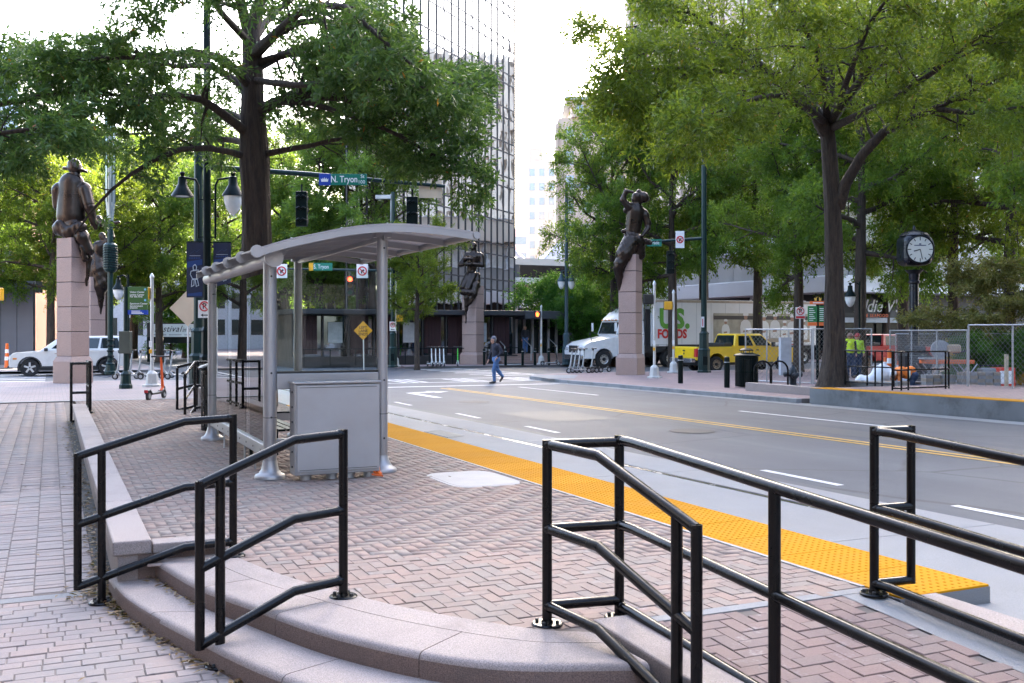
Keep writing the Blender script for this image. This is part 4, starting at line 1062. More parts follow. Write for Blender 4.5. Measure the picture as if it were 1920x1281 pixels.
class Tree:
    def __init__(s, seed): s.rg = random.Random(seed); s.wood = MB(); s.tw = []
    def limb(s, pts, r0, r1, n=7):
        m = len(pts); s.wood.tube(pts, [r0 + (r1-r0)*(i/(m-1))**.8 for i in range(m)], n, True)
    def path(s, p, d, L, n, lift, wob):
        pts = [Vector(p)]; d = unit(d); st = L/n
        for i in range(n):
            d = unit(d + rv(s.rg)*wob + Vector((0,0,lift)))
            pts.append(pts[-1] + d*st)
        return pts
    def branches(s, pts, r, nb, L, start=.2, flat_=.45, lift=.02, twn=7, twl=.75, side=.9):
        """branches off one limb, each with leafy twigs"""
        rg = s.rg; m = len(pts)-1
        for i in range(nb):
            t = start + (1-start)*(i+rg.random())/nb; k = min(int(t*m), m-1); u = t*m-k
            p = pts[k].lerp(pts[k+1], u); tg = unit(pts[k+1]-pts[k])
            o = rv(rg); o.z *= flat_; o = unit(o - tg*o.dot(tg)*.8)
            d = unit(tg*(.45+.5*t) + o*side)
            l = L*(1.1-.55*t)*rg.uniform(.6,1.15)
            bp = s.path(p, d, l, 4, lift, .22)
            rb = max(.012, r*(1-.75*t)*.42)
            s.wood.tube(bp, [rb, rb*.75, rb*.5, rb*.32, rb*.15], 4, False)
            s.twigs(bp, twn, twl, flat_)
        s.twigs(pts[-2:], 3, twl, flat_)
    def twigs(s, bp, n, L, flat_):
        rg = s.rg; m = len(bp)-1
        for i in range(n):
            t = .18 + .82*(i+rg.random())/n; k = min(int(t*m), m-1); p = bp[k].lerp(bp[k+1], t*m-k)
            tg = unit(bp[k+1]-bp[k]); o = rv(rg); o.z *= flat_
            d = unit(tg*.7 + unit(o)*.9); l = L*rg.uniform(.55,1.2)
            q = p + d*l*.6; e = q + unit(d + Vector((0,0,-.25)))*l*.4
            s.tw.append((p, q)); s.tw.append((q, e))
    def wood_obj(s, parent, mat): return s.wood.build('trunk', mat, parent, smooth=1.2)
    def leaves(s, per, ll, lw, mat, seed, spread=.07, up=.55, droop=.15, keep=None):
        g = np.random.default_rng(seed)
        a = np.array([p for p, q in s.tw], dtype=np.float64); c = np.array([q for p, q in s.tw], dtype=np.float64)
        if keep is not None:
            k = keep((a+c)/2); a, c = a[k], c[k]
        n = len(a)*per; ti = np.repeat(np.arange(len(a)), per)
        t = g.random(n)[:,None]; pos = a[ti]*(1-t) + c[ti]*t + g.normal(0, spread, (n,3))
        d = (c-a)[ti]; d /= np.linalg.norm(d, axis=1)[:,None] + 1e-9
        d = d*.7 + g.normal(0,.62,(n,3)); d[:,2] -= droop; d /= np.linalg.norm(d, axis=1)[:,None] + 1e-9
        up_ = g.normal(0,.7,(n,3)); up_[:,2] += up
        sd_ = np.cross(d, up_); sd_ /= np.linalg.norm(sd_, axis=1)[:,None] + 1e-9
        L_ = (ll*g.uniform(.65,1.25,n))[:,None]; W_ = (lw*g.uniform(.7,1.25,n))[:,None]
        nrm = np.cross(sd_, d)
        V = np.empty((n,4,3)); V[:,0] = pos; V[:,1] = pos + d*L_*.5 + sd_*W_*.5 + nrm*W_*.12; V[:,2] = pos + d*L_; V[:,3] = pos + d*L_*.5 - sd_*W_*.5 + nrm*W_*.12
        clump = g.random(len(a)//6+1)[ti//12 % (len(a)//6+1)]
        rnd = np.clip(.55*g.random(n) + .45*clump, 0, .985); rnd[g.random(n) < .004] = 1.0
        me = arr_mesh('crown', V.reshape(-1,3), np.arange(n*4, dtype=np.int32), 4, [mat], rnd)
        return me
def furrowed(tr, pts, rs, seed, n=44, rings=110, depth=.075):
    """a trunk with bark ridges standing out of its surface"""
    g = np.random.default_rng(seed); cp = crom([tuple(p) for p in pts], rings); m = len(rs)-1
    ph = g.uniform(0,6.28,8); fq = np.array([7,9,11,13,15,17,19,23]); tw_ = g.uniform(-.5,.5,8)
    vs = []; z0 = cp[0].z
    for i, p in enumerate(cp):
        t = i/(rings-1)*m; k = min(int(t), m-1); r = rs[k]+(rs[k+1]-rs[k])*(t-k)
        d = unit(cp[min(i+1,rings-1)]-cp[max(i-1,0)]); e1 = unit(d.cross(Vector((0,1,0)))); e2 = d.cross(e1)
        for j in range(n):
            a = 2*math.pi*j/n; z = p.z-z0
            f = sum(math.sin(fq[q]*a+ph[q]+tw_[q]*z*3+1.3*math.sin(z*(1.1+q*.37)+ph[-1-q])) for q in range(8))/8
            rr = r*(1+depth*1.6*f+.05*math.sin(3*a+ph[0]+z*.6)+.02*math.sin(z*2.3+ph[2]))
            vs.append(p+(e1*math.cos(a)+e2*math.sin(a))*rr)
    fs = [(i*n+j, i*n+(j+1) % n, (i+1)*n+(j+1) % n, (i+1)*n+j) for i in range(rings-1) for j in range(n)]
    tr.wood.add(vs, fs)
def ipt(px, py, Y): a, b_ = P(px, Y); return Vector((a, b_, ZAT(py, Y)))
def finish(t, tr, me, barkm):
    tr.wood_obj(t, barkm); link('crown', me, t, kind='stuff')
def clear_of(o, wins):
    """twigs kept clear of signs, lamps and figures, as the street crew prunes them"""
    ov = np.array(o)
    def keep(c):
        w_ = c + ov; Y = w_[:,0]*ST + w_[:,1]*CT; X = w_[:,0]*CT - w_[:,1]*ST; px = 960+F*X/Y; py = 622-F*(w_[:,2]-EYE)/Y; k = np.ones(len(c), bool)
        for a, b_, c_, d in wins: k &= ~((px > a) & (px < b_) & (py > c_) & (py < d))
        return k
    return keep
WINS = [(500,705,268,362),(780,1000,-200,120),(925,1000,-200,400),(320,462,318,470),(80,192,286,470),(0,185,330,480),(-50,200,-50,62),(245,330,66,92),(540,600,350,440),(705,850,330,430)]
def rel(pts, o): return [p - o for p in pts]

# --- the street tree behind the shelter, its limbs laid out as they grow
o1 = Vector((*P(481,21.5), 0)); o1.z = gz(o1.x, o1.y) + .1
t1 = thing('oak_tree', 'big dark oak whose trunk rises behind the shelter roof', 'tree', o1)
tr = Tree(3)
trunk = [o1 + Vector((0,0,-.1))] + [ipt(484,650,21.5), ipt(483,430,21.5), ipt(478,300,21.5), ipt(474,200,21.5), ipt(473,110,21.5), ipt(468,40,21.5)]
furrowed(tr, rel(trunk, o1), [.44,.34,.30,.31,.24,.205,.18], 4)
def L1(pp, r, nb, L, **k):
    pts = rel(crom([tuple(ipt(*q)) for q in pp], 9), o1); tr.limb(pts, r, r*.22); tr.branches(pts, r, nb, L, **k)
L1([(466,60,21.5),(452,10,21.3),(438,-60,21.0),(420,-170,20.8),(400,-280,20.5)], .15, 14, 2.0)
L1([(472,55,21.5),(488,0,21.7),(500,-80,22),(520,-200,22.3),(530,-320,22.5)], .17, 16, 2.2)
L1([(472,165,21.5),(425,115,20.6),(360,98,19.8),(300,106,19.2),(235,108,18.4),(150,112,17.8)], .12, 16, 1.5, start=.42)
L1([(470,175,21.5),(400,125,22.2),(330,125,23),(250,110,23.6),(120,140,24.5)], .10, 14, 1.6, start=.4)
L1([(470,255,21.5),(420,215,20.9),(370,184,20.5),(290,180,20),(190,205,19.4),(60,240,18.8)], .12, 20, 1.5, start=.3)
L1([(468,296,21.5),(420,283,21),(355,277,20.5),(290,300,20.2),(235,335,20),(185,380,19.8),(140,440,19.6)], .085, 9, .8, start=.12, twn=4, twl=.5)
L1([(470,270,21.5),(430,262,23),(380,262,24),(300,250,25),(190,255,26)], .09, 14, 1.5, start=.25)
L1([(480,120,21.5),(540,102,21.2),(600,104,21),(680,112,20.8),(785,128,20.5)], .10, 16, 1.6, start=.15)
L1([(482,210,21.5),(525,188,21),(570,180,20.6),(640,184,20.2),(720,205,19.8),(800,235,19.3),(880,275,19)], .13, 22, 1.45, start=.12)
L1([(484,212,21.5),(540,180,22.4),(600,150,23),(690,140,23.4),(790,130,23.8),(880,150,24)], .11, 20, 1.5, start=.15)
L1([(492,290,21.5),(540,280,21.2),(590,272,21),(650,258,20.8),(720,275,20.5),(790,305,20.2)], .08, 13, 1.2, start=.3)
L1([(475,100,21.5),(520,60,19.8),(570,20,18.4),(640,10,17.4),(700,60,16.6),(770,120,16)], .11, 18, 1.5, start=.25)
L1([(470,90,21.5),(500,40,23.4),(560,-10,25),(650,-30,26),(735,-20,26.5)], .11, 16, 1.8, start=.25)
L1([(468,80,21.5),(420,30,20),(380,-20,18.8),(330,-40,18),(270,-30,17.4)], .09, 13, 1.3, start=.3)
L1([(482,200,21.5),(560,190,20.4),(650,215,19.6),(740,250,19),(830,300,18.6),(905,320,18.3)], .08, 16, 1.2, start=.35)
L1([(478,130,21.5),(560,90,22.2),(660,70,22.8),(760,95,23),(840,135,23.2),(915,170,23.4)], .1, 18, 1.5, start=.3)
L1([(476,110,21.5),(540,50,20.6),(620,40,19.8),(700,80,19.2),(790,135,18.8),(880,165,18.5)], .09, 17, 1.4, start=.3)
L1([(470,240,21.5),(450,220,23.4),(410,205,25.5),(360,215,27)], .09, 12, 1.5, start=.3)
L1([(474,150,21.5),(560,160,19.5),(650,150,18.5),(740,150,17.8),(820,175,17.2)], .08, 14, 1.2, start=.4)
finish(t1, tr, tr.leaves(22, .15, .044, LEAF_D, 5, .045, .5, .2, clear_of(o1, WINS)), BARK)
# --- limbs of a second tree reaching in at the upper left
o1b = Vector((*P(-330,20.5), 0)); o1b.z = zsw(0, 20)
t1b = thing('oak_tree', 'oak rooted outside the view whose boughs hang in over the helmeted statue', 'tree', o1b)
tr = Tree(8)
tr.wood.tube([Vector((0,0,-.1)),Vector((0,0,3)),Vector((.1,0,6)),Vector((0,.1,9))], [.36,.3,.24,.12], 12)
for pp in ([(-330,300,20.5),(-220,240,20),(-100,215,19.5),(30,190,19),(150,170,18.6),(270,190,18.2)], [(-330,220,20.5),(-200,160,21),(-80,140,21.4),(60,125,21.8),(160,130,22)],
           [(-330,340,20.5),(-200,300,22),(-60,290,23),(60,270,23.6),(160,260,24)], [(-330,120,20.5),(-200,60,20),(-100,90,19.6),(-20,120,19)], [(-330,260,20.5),(-240,250,18.5),(-120,270,17.6),(0,250,17),(110,235,16.4)]):
    pts = rel(crom([tuple(ipt(*q)) for q in pp], 9), o1b); tr.limb(pts, .11, .025); tr.branches(pts, .11, 18, 1.35, start=.35)
finish(t1b, tr, tr.leaves(22, .15, .044, LEAF_D, 6, .045, .5, .2, clear_of(o1b, WINS)), BARK)
# --- the spreading tree on the opposite pavement
o2 = Vector((*P(1563,28.4), 0)); o2.z = gz(o2.x, o2.y) + .2
t2 = thing('oak_tree', 'spreading oak with forked limbs in the kerbed bed across the road', 'tree', o2)
tr = Tree(21)
trunk = [o2 + Vector((0,0,-.1)), o2 + Vector((0,0,.35)), ipt(1564,640,28.4), ipt(1562,430,28.4), ipt(1556,300,28.4), ipt(1550,235,28.4)]
furrowed(tr, rel(trunk, o2), [.60,.42,.29,.225,.21,.19], 5)
def L2(pp, r, nb, L, **k):
    pts = rel(crom([tuple(ipt(*q)) for q in pp], 10), o2); tr.limb(pts, r, r*.2, 8); tr.branches(pts, r, nb, L, **k)
L2([(1549,250,28.4),(1520,200,28),(1480,165,27.6),(1440,135,27.2),(1395,95,26.8),(1350,55,26.4),(1285,20,26),(1180,-20,25.5)], .2, 24, 2.0, start=.3)
L2([(1425,130,27.2),(1370,135,26.4),(1300,128,25.8),(1220,130,25.2),(1130,150,24.8)], .09, 18, 1.7, start=.1)
L2([(1548,235,28.4),(1528,200,29.5),(1505,130,30.5),(1478,70,31.5),(1440,0,32.5),(1380,-80,33)], .16, 18, 2.2, start=.25)
L2([(1552,240,28.4),(1556,180,28.6),(1556,110,28.8),(1560,20,29),(1570,-90,29.2),(1560,-220,29)], .2, 20, 2.3, start=.25)
L2([(1556,225,28.4),(1590,180,27.8),(1632,130,27),(1670,80,26.2),(1720,20,25.5),(1790,-50,25)], .15, 20, 2.1, start=.2)
L2([(1572,390,28.4),(1592,330,28.0),(1640,262,27.6),(1690,232,27.2),(1750,205,26.8),(1830,165,26.3),(1930,125,25.8),(2060,90,25)], .18, 26, 2.0, start=.28)
L2([(1755,204,26.8),(1830,212,25.8),(1920,200,25),(2020,190,24.4)], .08, 14, 1.7, start=.1)
L2([(1548,232,28.4),(1500,190,26),(1440,180,24),(1370,200,22.5),(1290,230,21.5)], .11, 18, 1.8, start=.35)
L2([(1548,230,28.4),(1470,185,28),(1420,188,27.4),(1380,215,27),(1330,250,26.6),(1270,280,26.2)], .07, 14, 1.4, start=.3)
L2([(1558,230,28.4),(1620,150,31),(1700,90,33.5),(1790,60,35.5),(1900,40,37)], .13, 20, 2.2, start=.25)
L2([(1560,240,28.4),(1640,200,25),(1730,150,22.6),(1820,80,21),(1920,20,20)], .12, 20, 1.9, start=.3)
L2([(1552,225,28.4),(1540,120,25.5),(1500,40,23.5),(1440,-20,22),(1360,-50,21)], .12, 20, 2.0, start=.3)
L2([(1560,230,28.4),(1600,120,24.5),(1640,30,22),(1700,-40,20.5)], .11, 16, 1.9, start=.3)
L2([(1400,98,26.8),(1330,82,25),(1250,92,24),(1170,110,23.5)], .07, 15, 1.5, start=.2)
L2([(1350,55,26.4),(1270,38,27.5),(1190,50,28.5),(1105,60,29)], .07, 16, 1.6, start=.2)
L2([(1300,128,25.8),(1235,175,25),(1165,195,24.5)], .05, 12, 1.4, start=.2)
L2([(1552,225,28.4),(1490,170,31),(1400,130,33.5),(1300,110,35),(1200,90,36)], .12, 20, 2.1, start=.25)
finish(t2, tr, tr.leaves(21, .165, .046, LEAF_M, 9, .09, .5, .18), BARK_G)
# --- trees beyond the crossing: three habits, grown once and planted again
def generic(seed, H, R_, clear, mat, per, ll, lw, nl=16, nb=13, Lb=2.0, twn=7, bark=BARK_G, flat_=.5, spread=.1, tr_r=.28):
    tr = Tree(seed); rg = tr.rg
    top = Vector((rg.uniform(-.3,.3), rg.uniform(-.3,.3), H*.93))
    tk = [Vector((0,0,-.3)), Vector((0,0,.4)), Vector((rg.uniform(-.1,.1),rg.uniform(-.1,.1),clear)), Vector((rg.uniform(-.2,.2),rg.uniform(-.2,.2),H*.6)), top]
    tr.wood.tube(tk, [tr_r*1.5,tr_r*1.1,tr_r*.9,tr_r*.5,tr_r*.1], 10)
    for i in range(nl):
        f = (i+.5)/nl; z = clear + (H*.9-clear)*f; a = i*2.4 + rg.uniform(-.4,.4)
        e = math.sin(math.pi*(.18+.72*f))**.7; l = R_*e*rg.uniform(.75,1.15)
        p0 = Vector((0,0,z)) + (tk[3]-tk[2])*0
        pts = tr.path(p0, Vector((math.cos(a), math.sin(a), .25+.7*f)), l, 6, -.01, .14)
        tr.limb(pts, tr_r*(.55-.35*f), .02, 6); tr.branches(pts, tr_r*.5, nb, Lb*(.5+.5*e), start=.15, twn=twn, flat_=flat_, twl=.8)
    wood = tr.wood.build('trunk', bark, None, smooth=1.2); wd_ = wood.data; bpy.data.objects.remove(wood)
    return wd_, tr.leaves(per, ll, lw, mat, seed, spread)
KIND = {
 'oak': generic(31, 14.0, 5.6, 4.9, LEAF_M, 17, .2, .07, 17, 13, 2.0),
 'lit': generic(32, 14.0, 5.4, 3.4, LEAF_L, 16, .21, .075, 17, 12, 2.0),
 'dark': generic(33, 14.0, 6.0, 4.6, LEAF_K, 16, .2, .07, 16, 13, 2.1),
 'bush': generic(34, 4.6, 2.3, .9, LEAF_B, 16, .16, .065, 13, 9, 1.0, tr_r=.09),
}
def jmaple():
    tr = Tree(35); rg = tr.rg
    for k in range(5): tr.wood.tube(tr.path(Vector((rg.uniform(-.15,.15),rg.uniform(-.15,.15),-.1)), Vector((math.cos(k*1.3),math.sin(k*1.3),1.6)), 2.2, 4, .05, .15), [.09,.08,.07,.05,.03], 6)
    for i in range(20):
        a = i*2.4; z = 1.9+ (i % 5)*.62; l = 3.6*(1.05-.16*(i % 5))
        pts = tr.path(Vector((.3*math.cos(a),.3*math.sin(a),z)), Vector((math.cos(a),math.sin(a),.12)), l, 6, -.02, .1)
        tr.limb(pts, .05, .012, 5); tr.branches(pts, .05, 11, 1.0, start=.2, flat_=.15, lift=-.01, twn=6, twl=.6)
    wood = tr.wood.build('trunk', BARK_G, None, smooth=1.2); wd_ = wood.data; bpy.data.objects.remove(wood)
    return wd_, tr.leaves(14, .13, .06, LEAF_J, 35, .05, 1.2, .25)
KIND['maple'] = jmaple()
def plant(kind, name, label, px, Y, s=1.0, rz=0., sz=None, group=None, dz=.05):
    x, y = P(px, Y); t = thing(name, label, 'tree' if 'shrub' not in name else 'shrub', (x, y, gz(x, y)+dz), rz, group)
    wd_, cr = KIND[kind]
    link('trunk', wd_, t); link('crown', cr, t, kind='stuff'); t.scale = (s, s, sz or s); return t
FAR = 'trees lining the far streets'
for a in [
 ('lit','street_tree','yellow-green tree beside the mirror tower above the shelter arch',700,64,1.0,.4,1.05),
 ('lit','street_tree','yellow-green tree behind the street-name sign on the mast arm',600,66,1.02,2.0,1.12),
 ('lit','street_tree','yellow-green tree between the oak trunk and the street-name sign',530,70,1.0,3.6,1.1),
 ('oak','street_tree','low spreading green tree in front of the dark shopfront',782,53.5,.5,1.0,.56),
 ('lit','street_tree','bright tree behind the two-armed lamp post',425,74,1.0,5.0,1.05),
 ('lit','street_tree','bright tree behind the green direction sign',300,70,.95,1.4,.95),
 ('oak','street_tree','bushy tree behind the woman-and-child statue',200,66,.9,.5,.95),
 ('oak','street_tree','bushy tree behind the silver car bonnet',95,60,.85,2.7,.9),
 ('dark','street_tree','shaded tree at the edge of view behind the grey wall',-20,64,.85,4.1,.95),
 ('lit','street_tree','sunlit tree outside the view mirrored in the shelter wall',-150,56,.95,1.1,1.0),
 ('lit','street_tree','farther sunlit tree outside the view mirrored in the shelter wall',-260,70,1.05,3.1,1.1),
 ('dark','street_tree','dark tree with a fork behind the bronze woman shading her eyes',1150,60,.88,.9,1.0),
 ('dark','street_tree','dark oak whose trunk stands behind the lorry cab',1262,58,.95,2.2,1.1),
 ('dark','street_tree','tall tree between the bronze woman and the lorry trailer',1200,67,1.1,4.4,1.3),
 ('oak','street_tree','leafy tree behind the lorry trailer picture',1420,58,1.0,3.9,1.1),
 ('oak','street_tree','high tree in front of the stone tower',1320,66,1.15,1.6,1.35),
 ('dark','street_tree','slim-trunked tree behind the yellow pickup',1497,47,.85,1.2,.95),
 ('dark','street_tree','tree standing next behind the spreading oak',1612,43,.9,5.1,1.1),
 ('oak','street_tree','tree rising directly behind the street clock',1694,52,1.0,.2,1.1),
 ('dark','street_tree','tree with low boughs past the street clock',1790,47,.95,2.9,1.15),
 ('oak','street_tree','tree at the edge of view above the layered maple',1893,42,.9,1.9,1.1),
 ('lit','street_tree','sunlit tree far behind the fenced works',1990,60,1.1,3.1,1.2),
 ('lit','street_tree','sunlit tree glimpsed far behind the spreading oak',1660,75,1.1,4.0,1.2),
 ('dark','street_tree','tree outside the view whose boughs fill the upper corner',2020,34,.95,.6,1.15),
 ('lit','street_tree','tall sunlit tree filling the gap behind the light mast',165,78,1.15,2.1,1.25),
 ('lit','street_tree','tall sunlit tree behind the festival banner',250,84,1.2,4.3,1.3),
 ('oak','street_tree','tall tree behind the hanging bell lamps',350,86,1.2,1.0,1.35),
 ('lit','street_tree','tall sunlit tree behind the dark oak trunk',475,86,1.2,3.3,1.3),
 ('oak','street_tree','tall tree behind the helmeted statue pillar',55,74,1.1,.9,1.2),
 ('lit','street_tree','tall sunlit tree filling the gap left of the mirror tower',650,72,1.05,5.3,1.2),
 ('bush','shrub','rounded bright green shrub by the entrance steps',1030,68,1.15,0,1.12),
 ('bush','shrub','green shrub behind the blue lamp post',1075,66,1.1,2.0,1.0),
 ('bush','shrub','yellowish shrub in front of the lorry cab roof',1120,70,1.2,4.0,1.15),
 ('bush','shrub','small shrub between lamp post and lorry bonnet',1100,64,.75,1.0,.7),
 ('bush','shrub','leafy shrub beneath the festival banner',320,80,1.0,.7,.9),
 ('bush','shrub','leafy shrub behind the row of parked scooters',380,76,.9,2.7,.8),
 ('maple','maple_shrub','wide layered bronze-green maple behind the fence',1880,35,.9,.3,.85),
]:
    plant(*a, group=None)
# ================================================================ street furniture
def gp(px, Y, dz=.12): x, y = P(px, Y); return Vector((x, y, gz(x, y)+dz))
CAMZ = -T                                   # things facing back down the street towards us
LAMPG = M('lamp_glass', (.72,.74,.74), .15, 0, .05, 8)
def pole(name, label, cat, px, Y, base_r, r0, r1, ztop, mat=GREEN, base='octagon', dz=.12, n=8):
    o = gp(px, Y, dz); t = thing(name, label, cat, o, CAMZ); h = ztop - o.z
    b = MB(); b.tube([(0,0,0),(0,0,h)], [r0, r1], 12); b.build('pole', mat, t, smooth=.6)
    if base == 'octagon':
        b = MB(); b.lathe([(base_r*1.18,0),(base_r*1.18,.07),(base_r,.12),(base_r,1.0),(base_r*1.06,1.04),(base_r*.8,1.12),(base_r*.78,1.75),(base_r*.85,1.8),(r0*1.05,1.9)], n, ph=.5); b.build('base', mat, t)
        b = MB(); b.box(-base_r*.4,base_r*.4,-base_r-.01,-base_r+.05,.35,.75); b.build('access_door', DGREEN, t, bevel=.01)
    elif base == 'small':
        b = MB(); b.lathe([(base_r*1.2,0),(base_r*1.2,.12),(base_r,.16),(base_r*.85,.4),(base_r*.9,.46),(r0*1.1,.55)], 10); b.build('base', mat, t)
    return t, h, o
def lampshade(t, x, z, y=0, glass=True, s=1.0, arm_mat=DGREEN):
    b = MB(); b.lathe([(.05*s,.30*s),(.10*s,.28*s),(.11*s,.10*s),(.15*s,.02*s),(.26*s,-.16*s),(.27*s,-.20*s),(.24*s,-.20*s)], 18, (x,y,z)); l = b.build('lamp_shade', arm_mat, t, smooth=.6)
    b = MB(); b.lathe([(.04*s,.42*s),(.07*s,.38*s),(.04*s,.30*s)], 10, (x,y,z)); b.build('finial', arm_mat, l, smooth=.6)
    if glass:
        b = MB(); b.lathe([(.23*s,-.2*s),(.22*s,-.32*s),(.17*s,-.5*s),(.09*s,-.62*s),(.01*s,-.66*s)], 18, (x,y,z)); b.build('globe', LAMPG, l, smooth=True)
    else:
        b = MB(); b.lathe([(.22*s,-.195*s),(.05*s,-.21*s)], 14, (x,y,z)); b.build('lens', LAMPG, l)
# tall mast with tubular light column and louvred box by the helmeted statue
t, h, o = pole('light_mast', 'green mast with ribbed glass light column and louvred box', 'lamp post', 207, 44, .22, .12, .10, ZAT(545,44)-.0, base='small')
Ym = 44
b = MB(); b.tube([(0,0,ZAT(640,Ym)-o.z),(0,0,ZAT(230,Ym)-o.z)], [.12,.12], 12); b.build('upper_pole', GREEN, t, smooth=.6)
b = MB(); z0, z1 = ZAT(505,Ym)-o.z, ZAT(460,Ym)-o.z
b.lathe([(.2,z0-.12),(.29,z0),(.3,z1),(.2,z1+.1)], 12); b.build('louvre_box', GREEN, t)
for k in range(9):
    b = MB(); z = z0+.06+k*(z1-z0-.1)/9; b.lathe([(.305,z),(.33,z+.02),(.305,z+.05)], 12); b.build('louvre', DGREEN, t)
LC = M('light_column', (.35,.42,.42), .2, .5, .2, 1, stretch=(20,20,.3))
b = MB(); z0, z1 = ZAT(380,Ym)-o.z, ZAT(200,Ym)-o.z; b.lathe([(.13,z0-.8),(.2,z0),(.215,z0+.05),(.215,z1),(.1,z1+.3)], 14); b.build('light_column', LC, t, smooth=.5)
for k in range(7):
    a = 2*math.pi*k/7; b = MB(); b.tube([(.215*math.cos(a),.215*math.sin(a),z0),(.215*math.cos(a),.215*math.sin(a),z1)], .018, 5); b.build('column_rib', GREEN, t)
for k in range(6):
    b = MB(); z = ZAT(690-k*10,Ym)-o.z; b.lathe([(.13,z),(.17,z+.04),(.13,z+.09)], 10); b.build('base_ring', DGREEN, t)
# signal mast with the long arm
t, h, o = pole('signal_mast', 'tall green signal mast carrying the long arm with the street-name sign', 'signal mast', 372, 30.6, .27, .15, .12, ZAT(140,30.6))
Ya = 30.6; sc = Ya/F; zs = ZAT(332,Ya)-o.z
Yb = 29.6
xe = (835-372)*sc
b = MB(); b.tube([(0,0,zs+.32),(xe*.45,-.02,zs+.08),(xe,-.05,ZAT(350,Ya)-o.z)], [.09,.075,.05], 12); b.build('arm', GREEN, t, smooth=.6)
sx0, sx1 = (600-372)*sc, (689-372)*sc; zc = ZAT(338,Ya)-o.z
sg = MB(); sg.box(sx0,sx1,-.14,-.11,zc-.17,zc+.17); sgo = sg.build('street_name_sign', GSIGN, t, bevel=.005); sgo['label'] = 'green street-name sign with a blue crown end'
b = MB(); b.box(sx0-.004,sx0+.35,-.145,-.105,zc-.174,zc+.174); b.build('crown_panel', BSIGN, sgo, bevel=.003)
def crown(cx, z, s, m, parent, y=-.15, nm='crown_emblem'):
    pts = [(-.5,-.3),(.5,-.3),(.58,.2),(.36,.02),(.28,.32),(.1,.05),(0,.42),(-.1,.05),(-.28,.32),(-.36,.02),(-.58,.2)]
    b = MB(); b.prism([(cx+a*s, z+c*s) for a, c in pts], y-.006, y, 'y'); return b.build(nm, m, parent)
crown(sx0+.17, zc-.01, .2, WSIGN, sgo)
text('N. Tryon', .28, (sx0+.76,-.146,zc), WSIGN, sgo, sx=.78, off=.003)
text('St', .15, (sx1-.13,-.146,zc+.09), WSIGN, sgo); text('100', .15, (sx1-.16,-.146,zc-.08), WSIGN, sgo)
for a in ((.02,.0),): pass
def signal_back(t, x, z, y=-.02, s=1.0, lit=None, face=1, nm='signal_head'):
    """three-section signal; face=1 shows its back to us"""
    b = MB(); b.box(x-.17*s,x+.17*s,y-.1*s,y+.1*s,z-.53*s,z+.53*s); hd = b.build(nm, DGREEN, t, bevel=.02)
    for k in range(3):
        zz = z+(.35-.35*k)*s
        b = MB(); b.tube([(x-.15*s,y-face*-.0-.11*s,zz),(x-.06*s,y-.15*s,zz+.04*s),(x,y-.12*s,zz-.02*s),(x+.06*s,y-.15*s,zz+.04*s),(x+.15*s,y-.11*s,zz)], .028*s, 6); b.build('hinge_bar', DGREEN, hd)
        b = MB(); b.lathe([(.14*s,0),(.15*s,.22*s)], 14, (x,y+.1*s,zz), 'y'); b.build('visor', DGREEN, hd)
    b = MB(); b.tube([(x,y,z+.53*s),(x,y,z+.75*s)], .03*s, 8); b.build('hanger', DGREEN, hd)
    return hd
signal_back(t, (566-372)*sc, ZAT(392,Ya)-o.z); signal_back(t, (773-372)*sc, ZAT(402,Ya)-o.z)
x0, x1 = (785-372)*sc, (828-372)*sc; b = MB(); b.box(x0,x1,.06,.075,ZAT(371,Ya)-o.z,ZAT(326,Ya)-o.z); b.build('sign_back', SIGNBACK, t, bevel=.01)
# two-armed lamp with banners
t, h, o = pole('banner_lamp_post', 'two-armed lamp post with hanging lamps and dark blue banners', 'lamp post', 388, 28.6, .2, .115, .10, ZAT(-40,28.6), mat=DGREEN)
Yl = 28.6; sc = Yl/F
za = ZAT(335,Yl)-o.z; zb = ZAT(448,Yl)-o.z
for sgn, lx in ((-1,(342-388)*sc),(1,(437-388)*sc)):
    ax = sgn*.24
    b = MB(); b.tube([(ax,0,zb),(ax,0,za-.2),(ax+sgn*.08,0,za-.03),(lx,0,za+.04)], .03, 8); arm = b.build('lamp_arm', DGREEN, t, smooth=.6)
    for z in (zb+.05, za-.6):
        b = MB(); b.tube([(0,0,z),(ax,0,z)], .02, 6); b.build('arm_stay', DGREEN, arm)
    lampshade(t, lx, za-.28, 0, sgn > 0, 1.15)
BANN = M('banner_navy', (.012,.018,.05), .7, 0, .3, 2); BANB = flat('banner_blue', (.008,.04,.17), .6)
